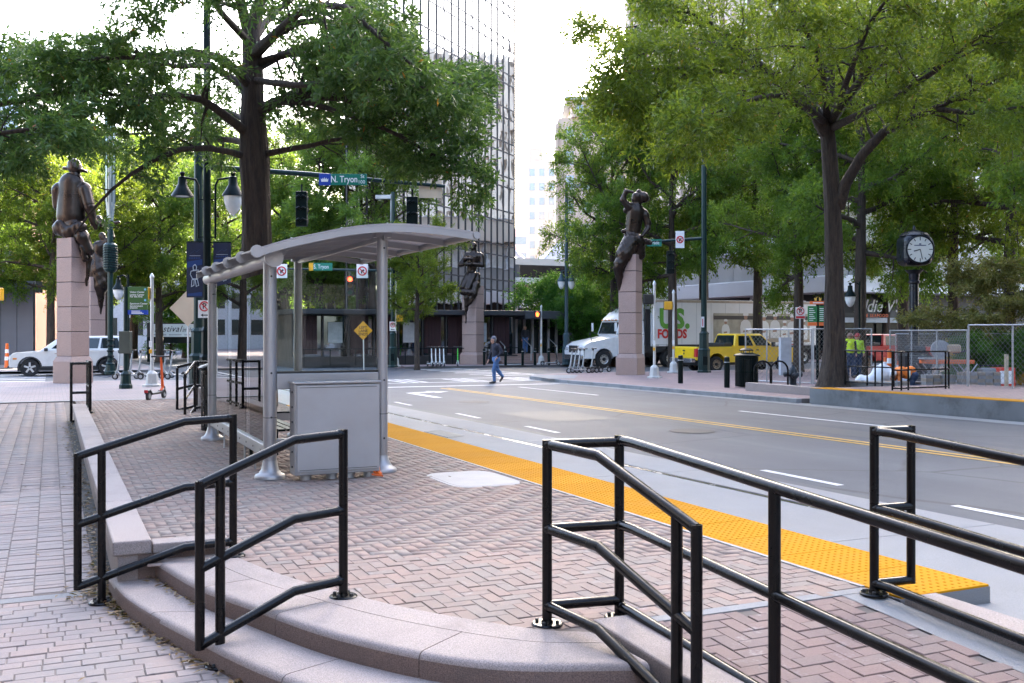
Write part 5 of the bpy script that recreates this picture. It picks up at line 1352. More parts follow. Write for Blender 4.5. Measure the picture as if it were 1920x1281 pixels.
def banner(x0, x1, z1, z0, nm='banner'):
    b = MB(); b.box(x0,x1,-.008,.008,z0,z1); bo_ = b.build(nm, BANN, t)
    b = MB(); b.tube([(min(x0,0),0,z1+.02),(max(x1,0),0,z1+.02)], .02, 6); b.build('banner_rod', DGREEN, bo_)
    w_ = x1-x0; cx = (x0+x1)/2; hh = z1-z0
    b = MB(); b.prism([(x0+.02,z1-hh*.35),(x1-.02,z1-hh*.30),(x1-.02,z1-hh*.40),(x0+.02,z1-hh*.46)], -.012, -.01, 'y'); b.build('stripe', BANB, bo_)
    b = MB(); b.prism([(x0+.03,z0+hh*.03),(x1-.03,z0+hh*.03),(x1-.03,z0+hh*.1),(x0+.03,z0+hh*.07)], -.012, -.01, 'y'); b.build('stripe', BANB, bo_)
    for k in range(7):
        b = MB(); b.box(x0+w_*(.14+.105*k),x0+w_*(.20+.105*k),-.012,-.01,z1-hh*.30,z1-hh*.265); b.build('print_mark', BANB, bo_)
    b = MB(); b.box(x0+w_*.18,x0+w_*.84,-.012,-.01,z1-hh*.245,z1-hh*.235); b.build('print_line', M('banner_grey', (.3,.33,.4), .7), bo_)
    b = MB(); b.tube([(x0+w_*.25,-.012,z1-hh*.20),(x0+w_*.5,-.012,z1-hh*.14),(x0+w_*.62,-.012,z1-hh*.17),(x0+w_*.78,-.012,z1-hh*.13)], .006, 4); b.build('print_swirl', flat('navy_print', (.03,.05,.12), .7), bo_)
    PL = flat('print_white', (.5,.55,.62), .7)
    for pts in ([(-.12,.43),(.02,.40),(.12,.44),(.10,.50),(-.10,.50)], [(-.25,.52),(.22,.50),(.30,.56),(.20,.66),(-.16,.66),(-.30,.58)], [(-.20,.68),(-.04,.67),(-.06,.78),(-.22,.80)], [(.02,.67),(.18,.67),(.26,.78),(.10,.80)]):
        b = MB(); q = [(cx+a*w_*.9, z1-hh*c) for a, c in pts]
        q = q + [q[0]]; b.tube([(a,-.012,c) for a, c in q], .011, 4, False); b.build('player_outline', PL, bo_)
    return bo_
banner((350-388)*sc,(381-388)*sc, ZAT(455,Yl)-o.z, ZAT(558,Yl)-o.z); banner((400-388)*sc,(433-388)*sc, ZAT(456,Yl)-o.z, ZAT(545,Yl)-o.z)
def np_sign(parent, x, z, y, w_=.3, h_=.46, glyph='P', arrow=True, thick=.02):
    b = MB(); b.box(x-w_/2,x+w_/2,y-.008,y,z-h_/2,z+h_/2); s_ = b.build('sign_plate', WSIGN, parent, bevel=.004)
    zc_ = z+(h_*.16 if arrow else 0); r = w_*.36
    b = MB(); ring = [(x+r*math.cos(2*math.pi*k/20), y-.012, zc_+r*math.sin(2*math.pi*k/20)) for k in range(21)]; b.tube(ring, thick, 5, False)
    b.tube([(x-r*.7,y-.016,zc_+r*.7),(x+r*.7,y-.016,zc_-r*.7)], thick*.8, 5); b.build('prohibition_ring', RED, s_)
    if glyph == 'P': text('P', r*1.7, (x,y-.011,zc_), KSIGN, s_, off=.004)
    else:
        b = MB(); b.tube([(x-r*.15,y-.011,zc_-r*.6),(x-r*.15,y-.011,zc_+r*.05),(x+r*.25,y-.011,zc_+r*.2)], thick*.9, 4); b.prism([(x+r*.2,zc_+r*.5),(x+r*.62,zc_+r*.2),(x+r*.2,zc_-r*.1)], y-.014, y-.009, 'y'); b.build('turn_arrow', KSIGN, s_)
    if arrow:
        if arrow == 'band':
            b = MB(); b.box(x-w_*.46,x+w_*.46,y-.012,y-.008,z-h_*.47,z-h_*.28); b.build('red_band', RED, s_)
        else:
            b = MB(); b.prism([(x-w_*.3,z-h_*.34),(x-w_*.1,z-h_*.25),(x-w_*.1,z-h_*.31),(x+w_*.3,z-h_*.31),(x+w_*.3,z-h_*.37),(x-w_*.1,z-h_*.37),(x-w_*.1,z-h_*.43)], y-.012, y-.008, 'y'); b.build('arrow', KSIGN, s_)
    return s_
np_sign(t, (386-388)*sc, ZAT(580,Yl)-o.z, -.13, .36, .5)
# bare-backed diamond sign behind
q = gp(352, 33); t = thing('diamond_sign', 'diamond warning sign seen from its bare tan back', 'sign', q, CAMZ)
b = MB(); zz = ZAT(578,33)-q.z; r = .60; b.prism([(0,zz+r),(r,zz),(0,zz-r),(-r,zz)], 0, .012, 'y'); b.build('plate', SIGNBACK, t)
b = MB(); b.tube([(0,.03,0),(0,.03,zz+.4)], .03, 8); b.build('post', GALV, t)
# direction sign
t, h, o = pole('direction_sign', 'green visitor direction sign on a slim post with a control box', 'sign', 236, 31.4, .17, .075, .07, ZAT(538,31.4), base='small', dz=.12)
sc = 31.4/F
x0, x1 = (240-236)*sc, (277-236)*sc
SG2 = flat('wayfinding_green', (.05,.13,.03), .5)
b = MB(); b.box(x0,x1,-.03,.03,ZAT(581,31.4)-o.z,ZAT(538,31.4)-o.z); pl_ = b.build('sign_panel', SG2, t, bevel=.005)
b = MB(); b.box(x0,x1+.005,-.03,.03,ZAT(590,31.4)-o.z,ZAT(581.5,31.4)-o.z); p2 = b.build('blue_panel', flat('wayfinding_blue', (.01,.06,.4), .5), t)
for k, (s_, py) in enumerate((('Visitor Center',548),('Levine Center',553),('For the Arts',556.5),('Spectrum Center',569.5),('Government',574),('District',577.5))):
    text(s_, .078, (x0+.07,-.032,ZAT(py,31.4)-o.z), WSIGN, pl_, align='LEFT', off=.0015)
for py in (543,563):
    b = MB(); b.lathe([(.035,0),(.03,-.004)], 12, (x1-.07,-.031,ZAT(py,31.4)-o.z), 'y'); b.build('arrow_disc', flat('disc_blue', (.2,.5,.75), .5), pl_)
for py, wl in ((583.5,.27),(585.8,.33),(588,.38)):
    b = MB(); b.box(x0+.12,x0+.12+wl,-.034,-.031,ZAT(py,31.4)-o.z-.011,ZAT(py,31.4)-o.z+.011); b.build('printed_line', WSIGN, p2)
b = MB(); b.box(-.17,.17,-.14,.1,ZAT(663,31.4)-o.z,ZAT(621,31.4)-o.z); bx_ = b.build('control_box', M('box_green_grey', (.07,.08,.065), .5, .2, .15, 4), t, bevel=.015)
# silver pedestrian signal posts
def ped_post(label, px, Y, ytop, head=None, hs=1, side=1, base=True, back=True, group=None, hand=False):
    q = gp(px, Y); t = thing('pedestrian_signal', label, 'signal', q, CAMZ); h = ZAT(ytop, Y)-q.z
    b = MB(); b.tube([(0,0,0),(0,0,h)], .055, 12); b.build('post', SILV, t, smooth=.6)
    b = MB(); b.lathe([(.07,h-.03),(.075,h+.02),(.05,h+.08),(.02,h+.13),(.005,h+.14)], 12); b.build('cap', SILV, t, smooth=.6)
    b = MB(); b.lathe([(.30,0),(.30,.06),(.21,.08),(.2,.1),(.17,.42),(.1,.5),(.06,.52)], 8, ph=.5); b.build('base', M('cast_base', (.5,.49,.47), .6, .3, .1, 4), t)
    if head:
        hx = side*.24; z = ZAT(head, Y)-q.z
        b = MB(); b.cbox((hx,0,z),(.36,.22,.38)); hd = b.build('signal_head', YEL_SIG if back else KSIGN, t, bevel=.03)
        if hand:
            b = MB(); b.cbox((hx,-.13,z),(.40,.05,.42)); b.build('visor_frame', KSIGN, hd)
            HND = flat('lit_hand', (1.0,.10,.015), .5, 0, .9)
            pts = [(-.07,-.13),(.07,-.13),(.09,.0),(.13,.05),(.10,.08),(.06,.03),(.06,.14),(.03,.14),(.025,.05),(.01,.16),(-.02,.16),(-.02,.05),(-.04,.15),(-.07,.14),(-.06,.03),(-.09,.1),(-.11,.09),(-.09,-.02)]
            b = MB(); b.prism([(hx+a, z+c) for a, c in pts], -.165, -.157, 'y'); b.build('hand_symbol', HND, hd)
        else:
            b = MB(); b.cbox((hx-side*.0,.14,z),(.38,.08,.40)); b.build('visor', KSIGN, hd, bevel=.01)
        b = MB(); b.tube([(0,0,z+.1),(hx,0,z+.1)], .025, 6); b.tube([(0,0,z-.1),(hx,0,z-.1)], .025, 6); b.build('bracket', SILV, hd)
    z = 1.15; b = MB(); b.cbox((-.02,-.075,z),(.09,.06,.13)); pb = b.build('push_button', YEL_SIG, t, bevel=.01)
    b = MB(); b.cbox((-.02,-.075,z+.24),(.10,.012,.2)); b.build('button_sign', WSIGN, t)
    return t
ped_post('silver crossing-signal post on the plaza near the direction sign', 285, 32.8, 520, 550, side=-1)
ped_post('silver crossing-signal post next to the bronze woman pillar', 1227, 39.7, 533, 561, side=-1, back=False)
ped_post('silver crossing-signal post nearest the pickup tailgate', 1263, 45.9, 549, 573, side=-1)
ped_post('silver crossing-signal post showing a lit red hand', 1015, 61, 576, 590, side=-1, back=False, hand=True)
ped_post('silver crossing-signal post by the dark shopfront corner', 742, 56, 532, 597, side=1)
ped_post('silver crossing-signal post seen beyond the shelter glass', 428, 40, 540, 558, side=-1)
q = gp(-3, 40); t = thing('pedestrian_signal', 'yellow crossing-signal head at the very edge of the picture', 'signal', q, CAMZ)
b = MB(); b.tube([(-.35,0,0),(-.35,0,2.9)], .055, 10); b.build('post', SILV, t)
b = MB(); b.cbox((0,0,ZAT(552,40)-q.z),(.36,.22,.5)); b.build('signal_head', YEL_SIG, t, bevel=.03)
# far signal mast with S. Tryon
t, h, o = pole('far_signal_mast', 'green signal mast by the shopfront with red light and street sign', 'signal mast', 737, 54.5, .24, .13, .1, ZAT(360,54.5))
Yf = 54.5; sc = Yf/F; zq = ZAT(508,Yf)-o.z
b = MB(); b.tube([(0,0,zq),((520-737)*sc,0,zq+.12)], [.08,.05], 10); b.build('arm', GREEN, t)
b = MB(); b.box((586-737)*sc,(624-737)*sc,-.12,-.1,zq-.0,zq+.42); sg_ = b.build('street_name_sign', GSIGN, t); text('S. Tryon', .32, ((603-737)*sc,-.125,zq+.21), WSIGN, sg_, sx=.75)
b = MB(); b.box((580-737)*sc,(588-737)*sc,-.125,-.1,zq,zq+.42); b.build('sign_end', YEL_SIG, sg_)
for px in (529,680): np_sign(t, (px-737)*sc, zq-.02, -.14, .62, .76, 'T', False, .04)
def signal_front(t, x, z, lit, s=1.0):
    b = MB(); b.box(x-.17*s,x+.17*s,-.1*s,.1*s,z-.53*s,z+.53*s); hd = b.build('signal_head', KSIGN, t, bevel=.02)
    cols = [flat('red_lamp_on', (1.0,.06,.02), .4, 0, 1.2) if lit == 0 else flat('red_lamp_off', (.12,.01,.01), .3), flat('amber_lamp_off', (.12,.06,.01), .3), flat('green_lamp_off', (.01,.08,.05), .3)]
    for k in range(3):
        zz = z+(.35-.35*k)*s; b = MB(); b.lathe([(.13*s,0),(.1*s,-.03)], 14, (x,-.1*s,zz), 'y'); b.build('lens', cols[k], hd)
        b = MB()
        for j in range(9):
            a = math.pi*(j/8); a2 = math.pi*((j+1)/8)
            if j < 8: b.quad((x+.15*s*math.cos(a),-.1*s,zz+.15*s*math.sin(a)),(x+.15*s*math.cos(a2),-.1*s,zz+.15*s*math.sin(a2)),(x+.15*s*math.cos(a2),-.32*s,zz+.15*s*math.sin(a2)),(x+.15*s*math.cos(a),-.32*s,zz+.15*s*math.sin(a)))
        b.build('visor', KSIGN, hd)
signal_front(t, (657-737)*sc, ZAT(536,Yf)-o.z, 0); np_sign(t, .0, ZAT(612,Yf)-o.z, -.16, .34, .5)
# lane sign
q = gp(681, 50); t = thing('lane_sign', 'yellow diamond sign reading left lane ends', 'sign', q, CAMZ)
b = MB(); zz = ZAT(620,50)-q.z; r = .47; b.prism([(0,zz+r),(r,zz),(0,zz-r),(-r,zz)], -.012, 0, 'y'); d_ = b.build('plate', flat('warning_yellow', (.72,.32,.01), .5), t)
for s_, dz in (('LEFT',.15),('LANE',-.02),('ENDS',-.19)): text(s_, .19, (0,-.014,zz+dz), KSIGN, d_, off=.003)
b = MB(); b.tube([(.03,.03,0),(0,.02,zz+.3)], .03, 8); b.build('post', SILV, t)
# blue-green lamp post with flat head and two pendant lamps
t, h, o = pole('street_lamp', 'tall blue-green lamp post with flat head before the shrubs', 'lamp post', 1062, 60, .26, .12, .09, ZAT(345,60), mat=M('blue_green_paint', (.02,.05,.065), .4, 0, .15, 3))
b = MB(); b.cbox((.48,0,h-.12),(.75,.4,.2)); b.build('lamp_head', GALV, t, bevel=.03)
b = MB(); b.tube([(0,0,h-.1),(.2,0,h-.1)], .05, 8); b.build('head_arm', MC['blue_green_paint'], t)
for sgn in (-1,1):
    lampshade(t, sgn*.3, ZAT(522,60)-o.z, 0, True, 1.0, MC['blue_green_paint'])
    b = MB(); b.tube([(0,0,ZAT(508,60)-o.z),(sgn*.3,0,ZAT(508,60)-o.z)], .03, 6); b.build('lamp_arm', MC['blue_green_paint'], t)
b = MB(); b.tube([(-.4,0,ZAT(557,60)-o.z),(.4,0,ZAT(557,60)-o.z)], .02, 6); b.build('banner_rod', MC['blue_green_paint'], t)
# signal mast by the pickup
t, h, o = pole('signal_mast', 'green signal mast rising in front of the pickup cab', 'signal mast', 1320, 46.2, .28, .145, .11, ZAT(150,46.2))
Yp = 46.2; sc = Yp/F; zq = ZAT(447,Yp)-o.z
b = MB(); b.tube([(0,0,zq),((1200-1320)*sc,-.1,zq-.2)], [.08,.05], 10); b.build('arm', GREEN, t)
b = MB(); b.box((1213-1320)*sc,(1240-1320)*sc,-.12,-.1,zq-.38,zq-.05); sg_ = b.build('street_name_sign', GSIGN, t); text('Trade', .24, ((1227-1320)*sc,-.125,zq-.215), WSIGN, sg_, sx=.72)
np_sign(t, (1274-1320)*sc, zq-.07, -.14, .40, .78, 'T', False, .03); signal_back(t, (1257-1320)*sc, ZAT(492,Yp)-o.z, s=1.0)
b = MB(); b.box(-.16,-.02,-.17,-.16,ZAT(614,Yp)-o.z,ZAT(594,Yp)-o.z); b.build('sign_plate', WSIGN, t)
b = MB(); b.box(-.11,-.07,-.176,-.171,ZAT(612,Yp)-o.z,ZAT(598,Yp)-o.z); b.build('red_glyph', RED, t)
# thin lamp post behind the trees, centre
t, h, o = pole('street_lamp', 'slim grey lamp post with boxy head above the shelter arch', 'lamp post', 734, 62, .2, .11, .08, ZAT(364,62), mat=GALV)
b = MB(); b.cbox((-.5,0,h-.2),(.95,.4,.26)); b.build('lamp_head', GALV, t, bevel=.03)
# small hanging lamps on posts
def small_lamp(label, px, Y, py, mat=DGREEN, side=-1, h=None):
    t, h_, o_ = pole('pedestrian_lamp', label, 'lamp post', px, Y, .12, .06, .05, ZAT(py-20,Y), mat=mat, base='small')
    z = ZAT(py,Y)-o_.z; lampshade(t, side*.4, z, 0, True, .95, mat); b = MB(); b.tube([(0,0,z+.3),(side*.2,0,z+.42),(side*.4,0,z+.36)], .025, 6); b.build('lamp_arm', mat, t)
small_lamp('small hanging lamp behind the green direction sign', 240, 42, 535)
small_lamp('small hanging lamp at the kerb behind the spreading oak', 1612, 42, 548)
# bollards
def bollard(label, px, py, group=None, s=1.0):
    q = GR(px, py, .12); t = thing('bollard', label, 'bollard', q, 0, group)
    b = MB(); b.lathe([(.085*s,0),(.09*s,.03),(.09*s,.74),(.10*s,.75),(.10*s,.79),(.09*s,.80),(.09*s,.92),(.08*s,.97),(.05*s,.99)], 16); b.build('post', DGREEN, t, smooth=.6)
    b = MB(); b.lathe([(.096*s,.80),(.1*s,.805),(.1*s,.82),(.096*s,.825)], 16); b.build('band', GALV, t, smooth=.6); return t
bollard('dark green bollard beside the pickup tailgate', 1276, 719); bollard('dark green bollard next to the litter bin', 1363, 727)
for px, lab in ((908,'dark bollard close behind the walking man'),(948,'dark bollard at the foot of the steps rail'),(980,'second bollard from the man on the far corner'),(1003,'bollard just before the lit red hand post'),(1029,'bollard between red hand post and lamp post')): bollard(lab, px, 685, 'bollards before the glazed entrance', .9)
q = GR(1400, 726, .12); litter_bin('dark green ribbed litter bin near the bike hoops', q, 1.0, .36, 40, DGREEN)
for px, lab in ((1430,'black bike hoop beside the litter bin'),(1461,'black bike hoop beside the hydrant')):
    q = GR(px, 727, .12); b = MB(); r = .30
    b.tube([(-r,0,0),(-r,0,.55)]+[(-r*math.cos(math.pi*k/8),0,.55+r*math.sin(math.pi*k/8)) for k in range(1,8)]+[(r,0,.55),(r,0,0)], .03, 10); o_ = b.build('bike_hoop', BLACK, label=lab, cat='bike rack', smooth=.7, loc=q, rz=CAMZ+.2)
q = GR(1487, 725, .12); t = thing('fire_hydrant', 'black fire hydrant beside the no-parking post', 'hydrant', q, CAMZ)
HYD = M('hydrant_black', (.015,.022,.03), .4, .2)
b = MB(); b.lathe([(.16,0),(.16,.05),(.11,.07),(.11,.36),(.14,.38),(.14,.42),(.13,.44),(.13,.52),(.10,.60),(.05,.66),(.04,.70)], 16); b.build('barrel', HYD, t, smooth=.6)
for sx in (-1,1):
    b = MB(); b.lathe([(.075,0),(.075,sx*.12),(.085,sx*.13),(.085,sx*.19),(.03,sx*.22)], 12, (sx*.1,0,.40), 'x'); b.build('nozzle', HYD, t, smooth=.6)
b = MB(); b.lathe([(.09,0),(.09,-.1),(.1,-.11),(.1,-.17),(.03,-.19)], 12, (0,-.08,.36), 'y'); b.build('pumper_nozzle', HYD, t, smooth=.6)
q = GR(1500, 728, .12); Yn = dep(q.x, q.y); t = thing('no_parking_sign', 'no-parking sign with red band on a grey post', 'sign', q, CAMZ)
b = MB(); b.tube([(0,0,0),(0,0,ZAT(574,Yn)-q.z)], .03, 8); b.build('post', GALV, t); np_sign(t, 0, ZAT(587,Yn)-q.z, -.04, .31, .36, 'P', 'band', .014)
b = MB(); b.cbox((-.05,.25,.95),(.36,.3,1.3)); b.build('utility_cabinet', M('cabinet_grey', (.4,.42,.45), .6), label=None, parent=None, loc=GR(1497,722,.12)+Vector((0,.5,0)), rz=CAMZ)
tag(bpy.data.objects['utility_cabinet'], 'slim grey utility cabinet behind the no-parking post', 'cabinet')
# wayfinding board with crown
q = GR(1533, 712, .12); Yw = dep(q.x, q.y); sc = Yw/F; t = thing('wayfinding_board', 'green information board with orange bands and gold crown', 'sign', q, CAMZ)
b = MB(); b.tube([(0,0,0),(0,0,ZAT(558,Yw)-q.z)], .06, 10); b.build('post', DGREEN, t)
for (x0, x1) in ((1515,1531.5),(1534.5,1551)):
    b = MB(); b.box((x0-1533)*sc,(x1-1533)*sc,-.05,.05,ZAT(604,Yw)-q.z,ZAT(574,Yw)-q.z); p_ = b.build('panel', flat('board_green', (.01,.17,.04), .5), t)
    b = MB(); b.box((x0-1533)*sc,(x1-1533)*sc,-.05,.05,ZAT(611,Yw)-q.z,ZAT(604.3,Yw)-q.z); b.build('orange_panel', flat('board_orange', (.75,.15,.03), .5), t)
    for k in range(7):
        b = MB(); z = ZAT(579+k*3.6,Yw)-q.z; b.box((x0+1.5-1533)*sc,(x0+9+2*(k % 3)-1533)*sc,-.054,-.05,z-.012,z+.012); b.build('printed_line', WSIGN, p_)
b = MB(); b.box((1518-1533)*sc,(1549-1533)*sc,-.07,.0,ZAT(571,Yw)-q.z,ZAT(565,Yw)-q.z); hb_ = b.build('heading_bar', flat('board_orange', (.75,.15,.03), .5), t, bevel=.01)
b = MB(); b.box(-.2,.2,-.074,-.071,ZAT(569,Yw)-q.z,ZAT(567,Yw)-q.z); b.build('printed_line', WSIGN, hb_); crown(0, ZAT(560.5,Yw)-q.z, .24, flat('gold', (.72,.45,.08), .4, .2), t, -.03)
# street clock
q = gp(1714, 38, .2); Yc = 38; sc = Yc/F; t = thing('street_clock', 'black four-faced street clock on a fluted post', 'clock', q, CAMZ)
zc = ZAT(470,Yc)-q.z; b = MB(); zp = ZAT(508,Yc)-q.z
b.lathe([(.42,0),(.42,.1),(.36,.14),(.36,.75),(.4,.8),(.3,.9),(.2,1.0),(.17,1.5),(.16,zp-.5),(.22,zp-.45),(.22,zp-.4),(.17,zp-.35),(.2,zp-.12),(.34,zp+.03)], 16); CB = M('clock_black', (.01,.012,.02), .3, .2, .2, 5); b.build('post', CB, t, smooth=.5)
b = MB(); b.cbox((0,0,zc),(1.08,1.08,1.16)); hd = b.build('case', CB, t, bevel=.26, seg=5)
b = MB(); b.lathe([(.55,zc+.55),(.45,zc+.66),(.2,zc+.74),(.05,zc+.78),(.06,zc+.84),(.02,zc+.95)], 16); b.build('crown_cap', CB, t, smooth=.6)
for rzf in (0, 1):
    b = MB()
    if rzf == 0: b.lathe([(.50,-.565),(.51,-.56),(.01,-.56)], 36, (0,0,zc), 'y')
    else: b.lathe([(.50,.565),(.51,.56),(.01,.56)], 36, (0,0,zc), 'x')
    b.build('dial', flat('dial_white', (.78,.76,.72), .5), hd)
b = MB(); b.tube([(.505*math.cos(2*math.pi*k/36),-.56,zc+.505*math.sin(2*math.pi*k/36)) for k in range(37)], .035, 6, False); b.build('bezel', CB, hd)
for k in range(12):
    a = 2*math.pi*k/12; b = MB(); b.cbox((.40*math.sin(a),-.568,zc+.40*math.cos(a)),(.03,.006,.10 if k % 3 else .13),0,0,a); b.build('hour_mark', KSIGN, hd)
for ang, ln, w_ in ((8.47/12*360,.25,.035),(28/60*360,.38,.024)):
    a = R(ang); b = MB(); b.cbox((ln*.5*math.sin(a),-.575,zc+ln*.5*math.cos(a)),(w_,.008,ln),0,0,a); b.build('hand', KSIGN, hd)
b = MB(); b.box(-.22,.22,-.568,-.562,zc+.13,zc+.165); b.box(-.04,.04,-.568,-.562,zc+.175,zc+.225); b.build('dial_print', flat('dial_ink', (.12,.12,.2), .5), hd)
# chain-link panels
def mesh_mat():
    m, t_, b = new_mat('chain_link'); L = t_.links
    tc = t_.nodes.new('ShaderNodeTexCoord'); sx = t_.nodes.new('ShaderNodeSeparateXYZ'); L.new(tc.outputs['Object'], sx.inputs[0])
    return m
WIRE = M('fence_wire', (.3,.3,.29), .5, .6)
def chain_fence(label, p0, p1, h, nposts=3, sp=.17):
    p0, p1 = Vector(p0), Vector(p1); d = p1-p0; Lf = math.hypot(d.x, d.y); rz = math.atan2(d.y, d.x)
    t = thing('chain_link_fence', label, 'fence', p0, rz, 'temporary fence panels round the works')
    for i in range(nposts):
        x = Lf*i/(nposts-1); b = MB(); b.tube([(x,0,0),(x,0,h+.02)], .025, 8); b.build('post', GALV, t, smooth=.6)
    for z in (.05,h):
        b = MB(); b.tube([(0,0,z),(Lf,0,z)], .021, 8); b.build('top_tube' if z > 1 else 'bottom_tube', GALV, t, smooth=.6)
    V = []; E_ = []
    b = MB(); n = int(Lf/sp); k = -int(h/sp)
    w_ = .005
    for k in range(-int(h/sp)-1, n+1):
        for s_ in (1,-1):
            xa = k*sp; xb = xa+h
            a0, a1 = max(0, xa), min(Lf, xb)
            if a1-a0 < .02: continue
            z0, z1 = a0-xa, a1-xa
            if s_ < 0: z0, z1 = h-z0, h-z1
            b.add([(a0-w_,0,z0),(a0+w_,0,z0),(a1+w_,0,z1),(a1-w_,0,z1)], [(0,1,2,3)])
            b.add([(a0,-w_,z0),(a0,w_,z0),(a1,w_,z1),(a1,-w_,z1)], [(0,1,2,3)])
    m_ = b.build('wire_mesh', WIRE, t, kind='stuff'); return t
def fpt(px, py, Y=None):
    q = GR(px, py, .12); return q
chain_fence('chain-link panel in front of the yellow pickup cab', gp(1398,36.5), gp(1522,34.5), 1.9, 4)
chain_fence('chain-link panel half hidden by the spreading oak trunk', gp(1525,34.2), gp(1634,35.2), 1.9, 3)
chain_fence('chain-link panel running towards the wet saw', gp(1669,35.5), gp(1814,27.2,.2), 1.85, 4, .15)
chain_fence('nearest chain-link panel at the edge of the works', gp(1816,27.0,.2), gp(1990,24.5,.2), 1.85, 3, .15)
chain_fence('far chain-link panel behind the wet saw', gp(1680,39), gp(1760,38), 1.75, 2)
chain_fence('far chain-link panel before the yellow machine', gp(1758,36.5), gp(1960,34.5), 1.75, 4)
# black guard railing on the opposite platform
q = Vector((19.5,19.5,gz(19.5,19.5)+.41)); 
def guard(label, pts, h=.95, bars=2, zb=None):
    t = thing('guard_railing', label, 'railing', pts[0])
    for p in pts:
        b = MB(); b.tube([p, Vector(p)+Vector((0,0,h))], .022, 8); b.build('post', BLACK, t, world=True, smooth=.6)
    for k in range(bars+1):
        z = h - k*(h-.08)/bars; b = MB(); b.tube([Vector(p)+Vector((0,0,z)) for p in pts], .02, 8); b.build('rail', BLACK, t, world=True, smooth=.6)
    return t
def fp3(px, Y, dz=.40): x, y = P(px, Y); return Vector((x, y, gz(x, y)+dz))
guard('long black guard railing beside the spreading oak trunk', [fp3(1585,28.0),fp3(1626,27.4),fp3(1641,27.2),fp3(1654,27.0),fp3(1676,26.6)])
guard('black guard railing end frame in front of the wet saw', [fp3(1673,24.8,.38),fp3(1690,24.7,.38),fp3(1703,24.9,.38),fp3(1773,25.6,.38),fp3(1779,25.8,.38)], .98)
b = MB(); p0, p1 = fp3(1588,28.5,.0), fp3(1676,27.2,.0); d = p1-p0; b.cbox((p0+p1)/2+Vector((0,0,.28)), (d.length,.35,.45), math.atan2(d.y,d.x)); b.build('ramp_kerb', CONC, label='low concrete kerb wall under the long guard railing', cat='wall', bevel=.02)
# parked scooters
SCG = M('scooter_grey', (.36,.37,.38), .4, .4); SCW = M('scooter_white', (.68,.69,.7), .4, .1); SCO = flat('scooter_orange', (.78,.10,.01), .4); SCL = flat('scooter_lime', (.06,.48,.04), .4); SCK = flat('scooter_black', (.012,.012,.014), .45)
def scooter(label, loc, rz, frame, stem, group=None, lean=0., name='electric_scooter'):
    t = thing(name, label, 'scooter', loc, rz, group)          # +x is forward
    t.rotation_euler = (lean, 0, rz)
    for x in (-.48,.48):
        b = MB(); b.lathe([(.075,-.03),(.115,-.026),(.12,0),(.115,.026),(.075,.03)], 20, (x,0,.12), 'y'); wl = b.build('wheel', SCK, t, smooth=.6)
        b = MB(); b.lathe([(.07,-.032),(.02,-.036)], 14, (x,0,.12), 'y'); b.lathe([(.07,.032),(.02,.036)], 14, (x,0,.12), 'y'); b.build('hub', SCG, wl)
    b = MB(); b.prism([(-.36,.14),(.26,.14),(.34,.22),(.30,.23),(.22,.19),(-.36,.19)], -.075, .075, 'y'); b.build('deck', frame, t, bevel=.01)
    b = MB(); b.prism([(-.62,.17),(-.56,.26),(-.44,.28),(-.34,.2),(-.36,.17),(-.45,.25),(-.54,.24)], -.045, .045, 'y'); b.build('mudguard', SCK, t)
    b = MB(); b.tube([(.28,0,.2),(.40,0,.30),(.36,0,.6),(.30,0,1.08)], [.035,.04,.032,.028], 10); b.build('stem', stem, t, smooth=.6)
    b = MB(); b.tube([(.48,-.04,.12),(.44,-.04,.3),(.40,0,.36),(.44,.04,.3),(.48,.04,.12)], .016, 6); b.build('fork', frame, t)
    b = MB(); b.tube([(.28,-.24,1.10),(.31,-.1,1.10),(.31,.1,1.10),(.28,.24,1.10)], .018, 8); hb = b.build('handlebar', SCK, t, smooth=.6)
    for s_ in (-1,1):
        b = MB(); b.tube([(.29,s_*.14,1.10),(.275,s_*.25,1.10)], .026, 8); b.build('grip', SCK, hb)
    b = MB(); b.cbox((.33,0,1.06),(.06,.09,.1)); b.build('display', SCK, hb, bevel=.01)
    b = MB(); b.tube([(-.1,.05,.14),(-.14,.16,.01)], .012, 6); b.build('kickstand', SCG, t)
    return t
sc0 = scooter('orange and black electric scooter standing alone on the plaza', GR(293,749,.12), R(62), SCK, SCO)
b = MB(); b.cbox((-.62,0,.24),(.03,.09,.07)); b.build('rear_light', flat('tail_red', (.5,.02,.03), .3), sc0)
for k, (px, py) in enumerate(((240,712),(262,710),(280,711),(300,709),(325,710),(338,712))):
    scooter(['grey parked scooter nearest the direction-sign post','second grey scooter of the plaza row','grey scooter in front of the silver signal post base','grey scooter just beyond the signal post base','grey scooter behind the orange scooter','last grey scooter of the row beside the lamp base'][k], GR(px,py,.12), R(150+random.uniform(-8,8)), SCG, SCG, 'row of scooters on the plaza')
for k, px in enumerate((806,815,823,830)):
    scooter(['white scooter at the open end of the shopfront row','second white scooter of the shopfront row','third white scooter of the shopfront row','white scooter of the shopfront row nearest the lime one'][k], GR(px,687.5,.12), R(-100+random.uniform(-6,6)), SCW, SCW, 'scooters along the shopfront kerb')
scooter('lime green scooter leaning beside the hammer-man pillar', GR(858,687,.12), R(-110), SCW, SCL)
for k, (px, py) in enumerate(((1085,700),(1092,699.5),(1100,699.5),(1108,699),(1124,698))):
    scooter(['leftmost grey scooter bunched before the lorry bonnet','second scooter of the bunch before the lorry','third scooter of the bunch before the lorry','fourth scooter of the bunch before the lorry','grey scooter beside the bronze woman pillar base'][k], GR(px,py,.12), R(172+random.uniform(-4,4)), SCG, SCG, 'scooters bunched before the lorry')
scooter('grey scooter lying low by the lamp post base', GR(1032,685.5,.12), R(-10), SCG, SCK)
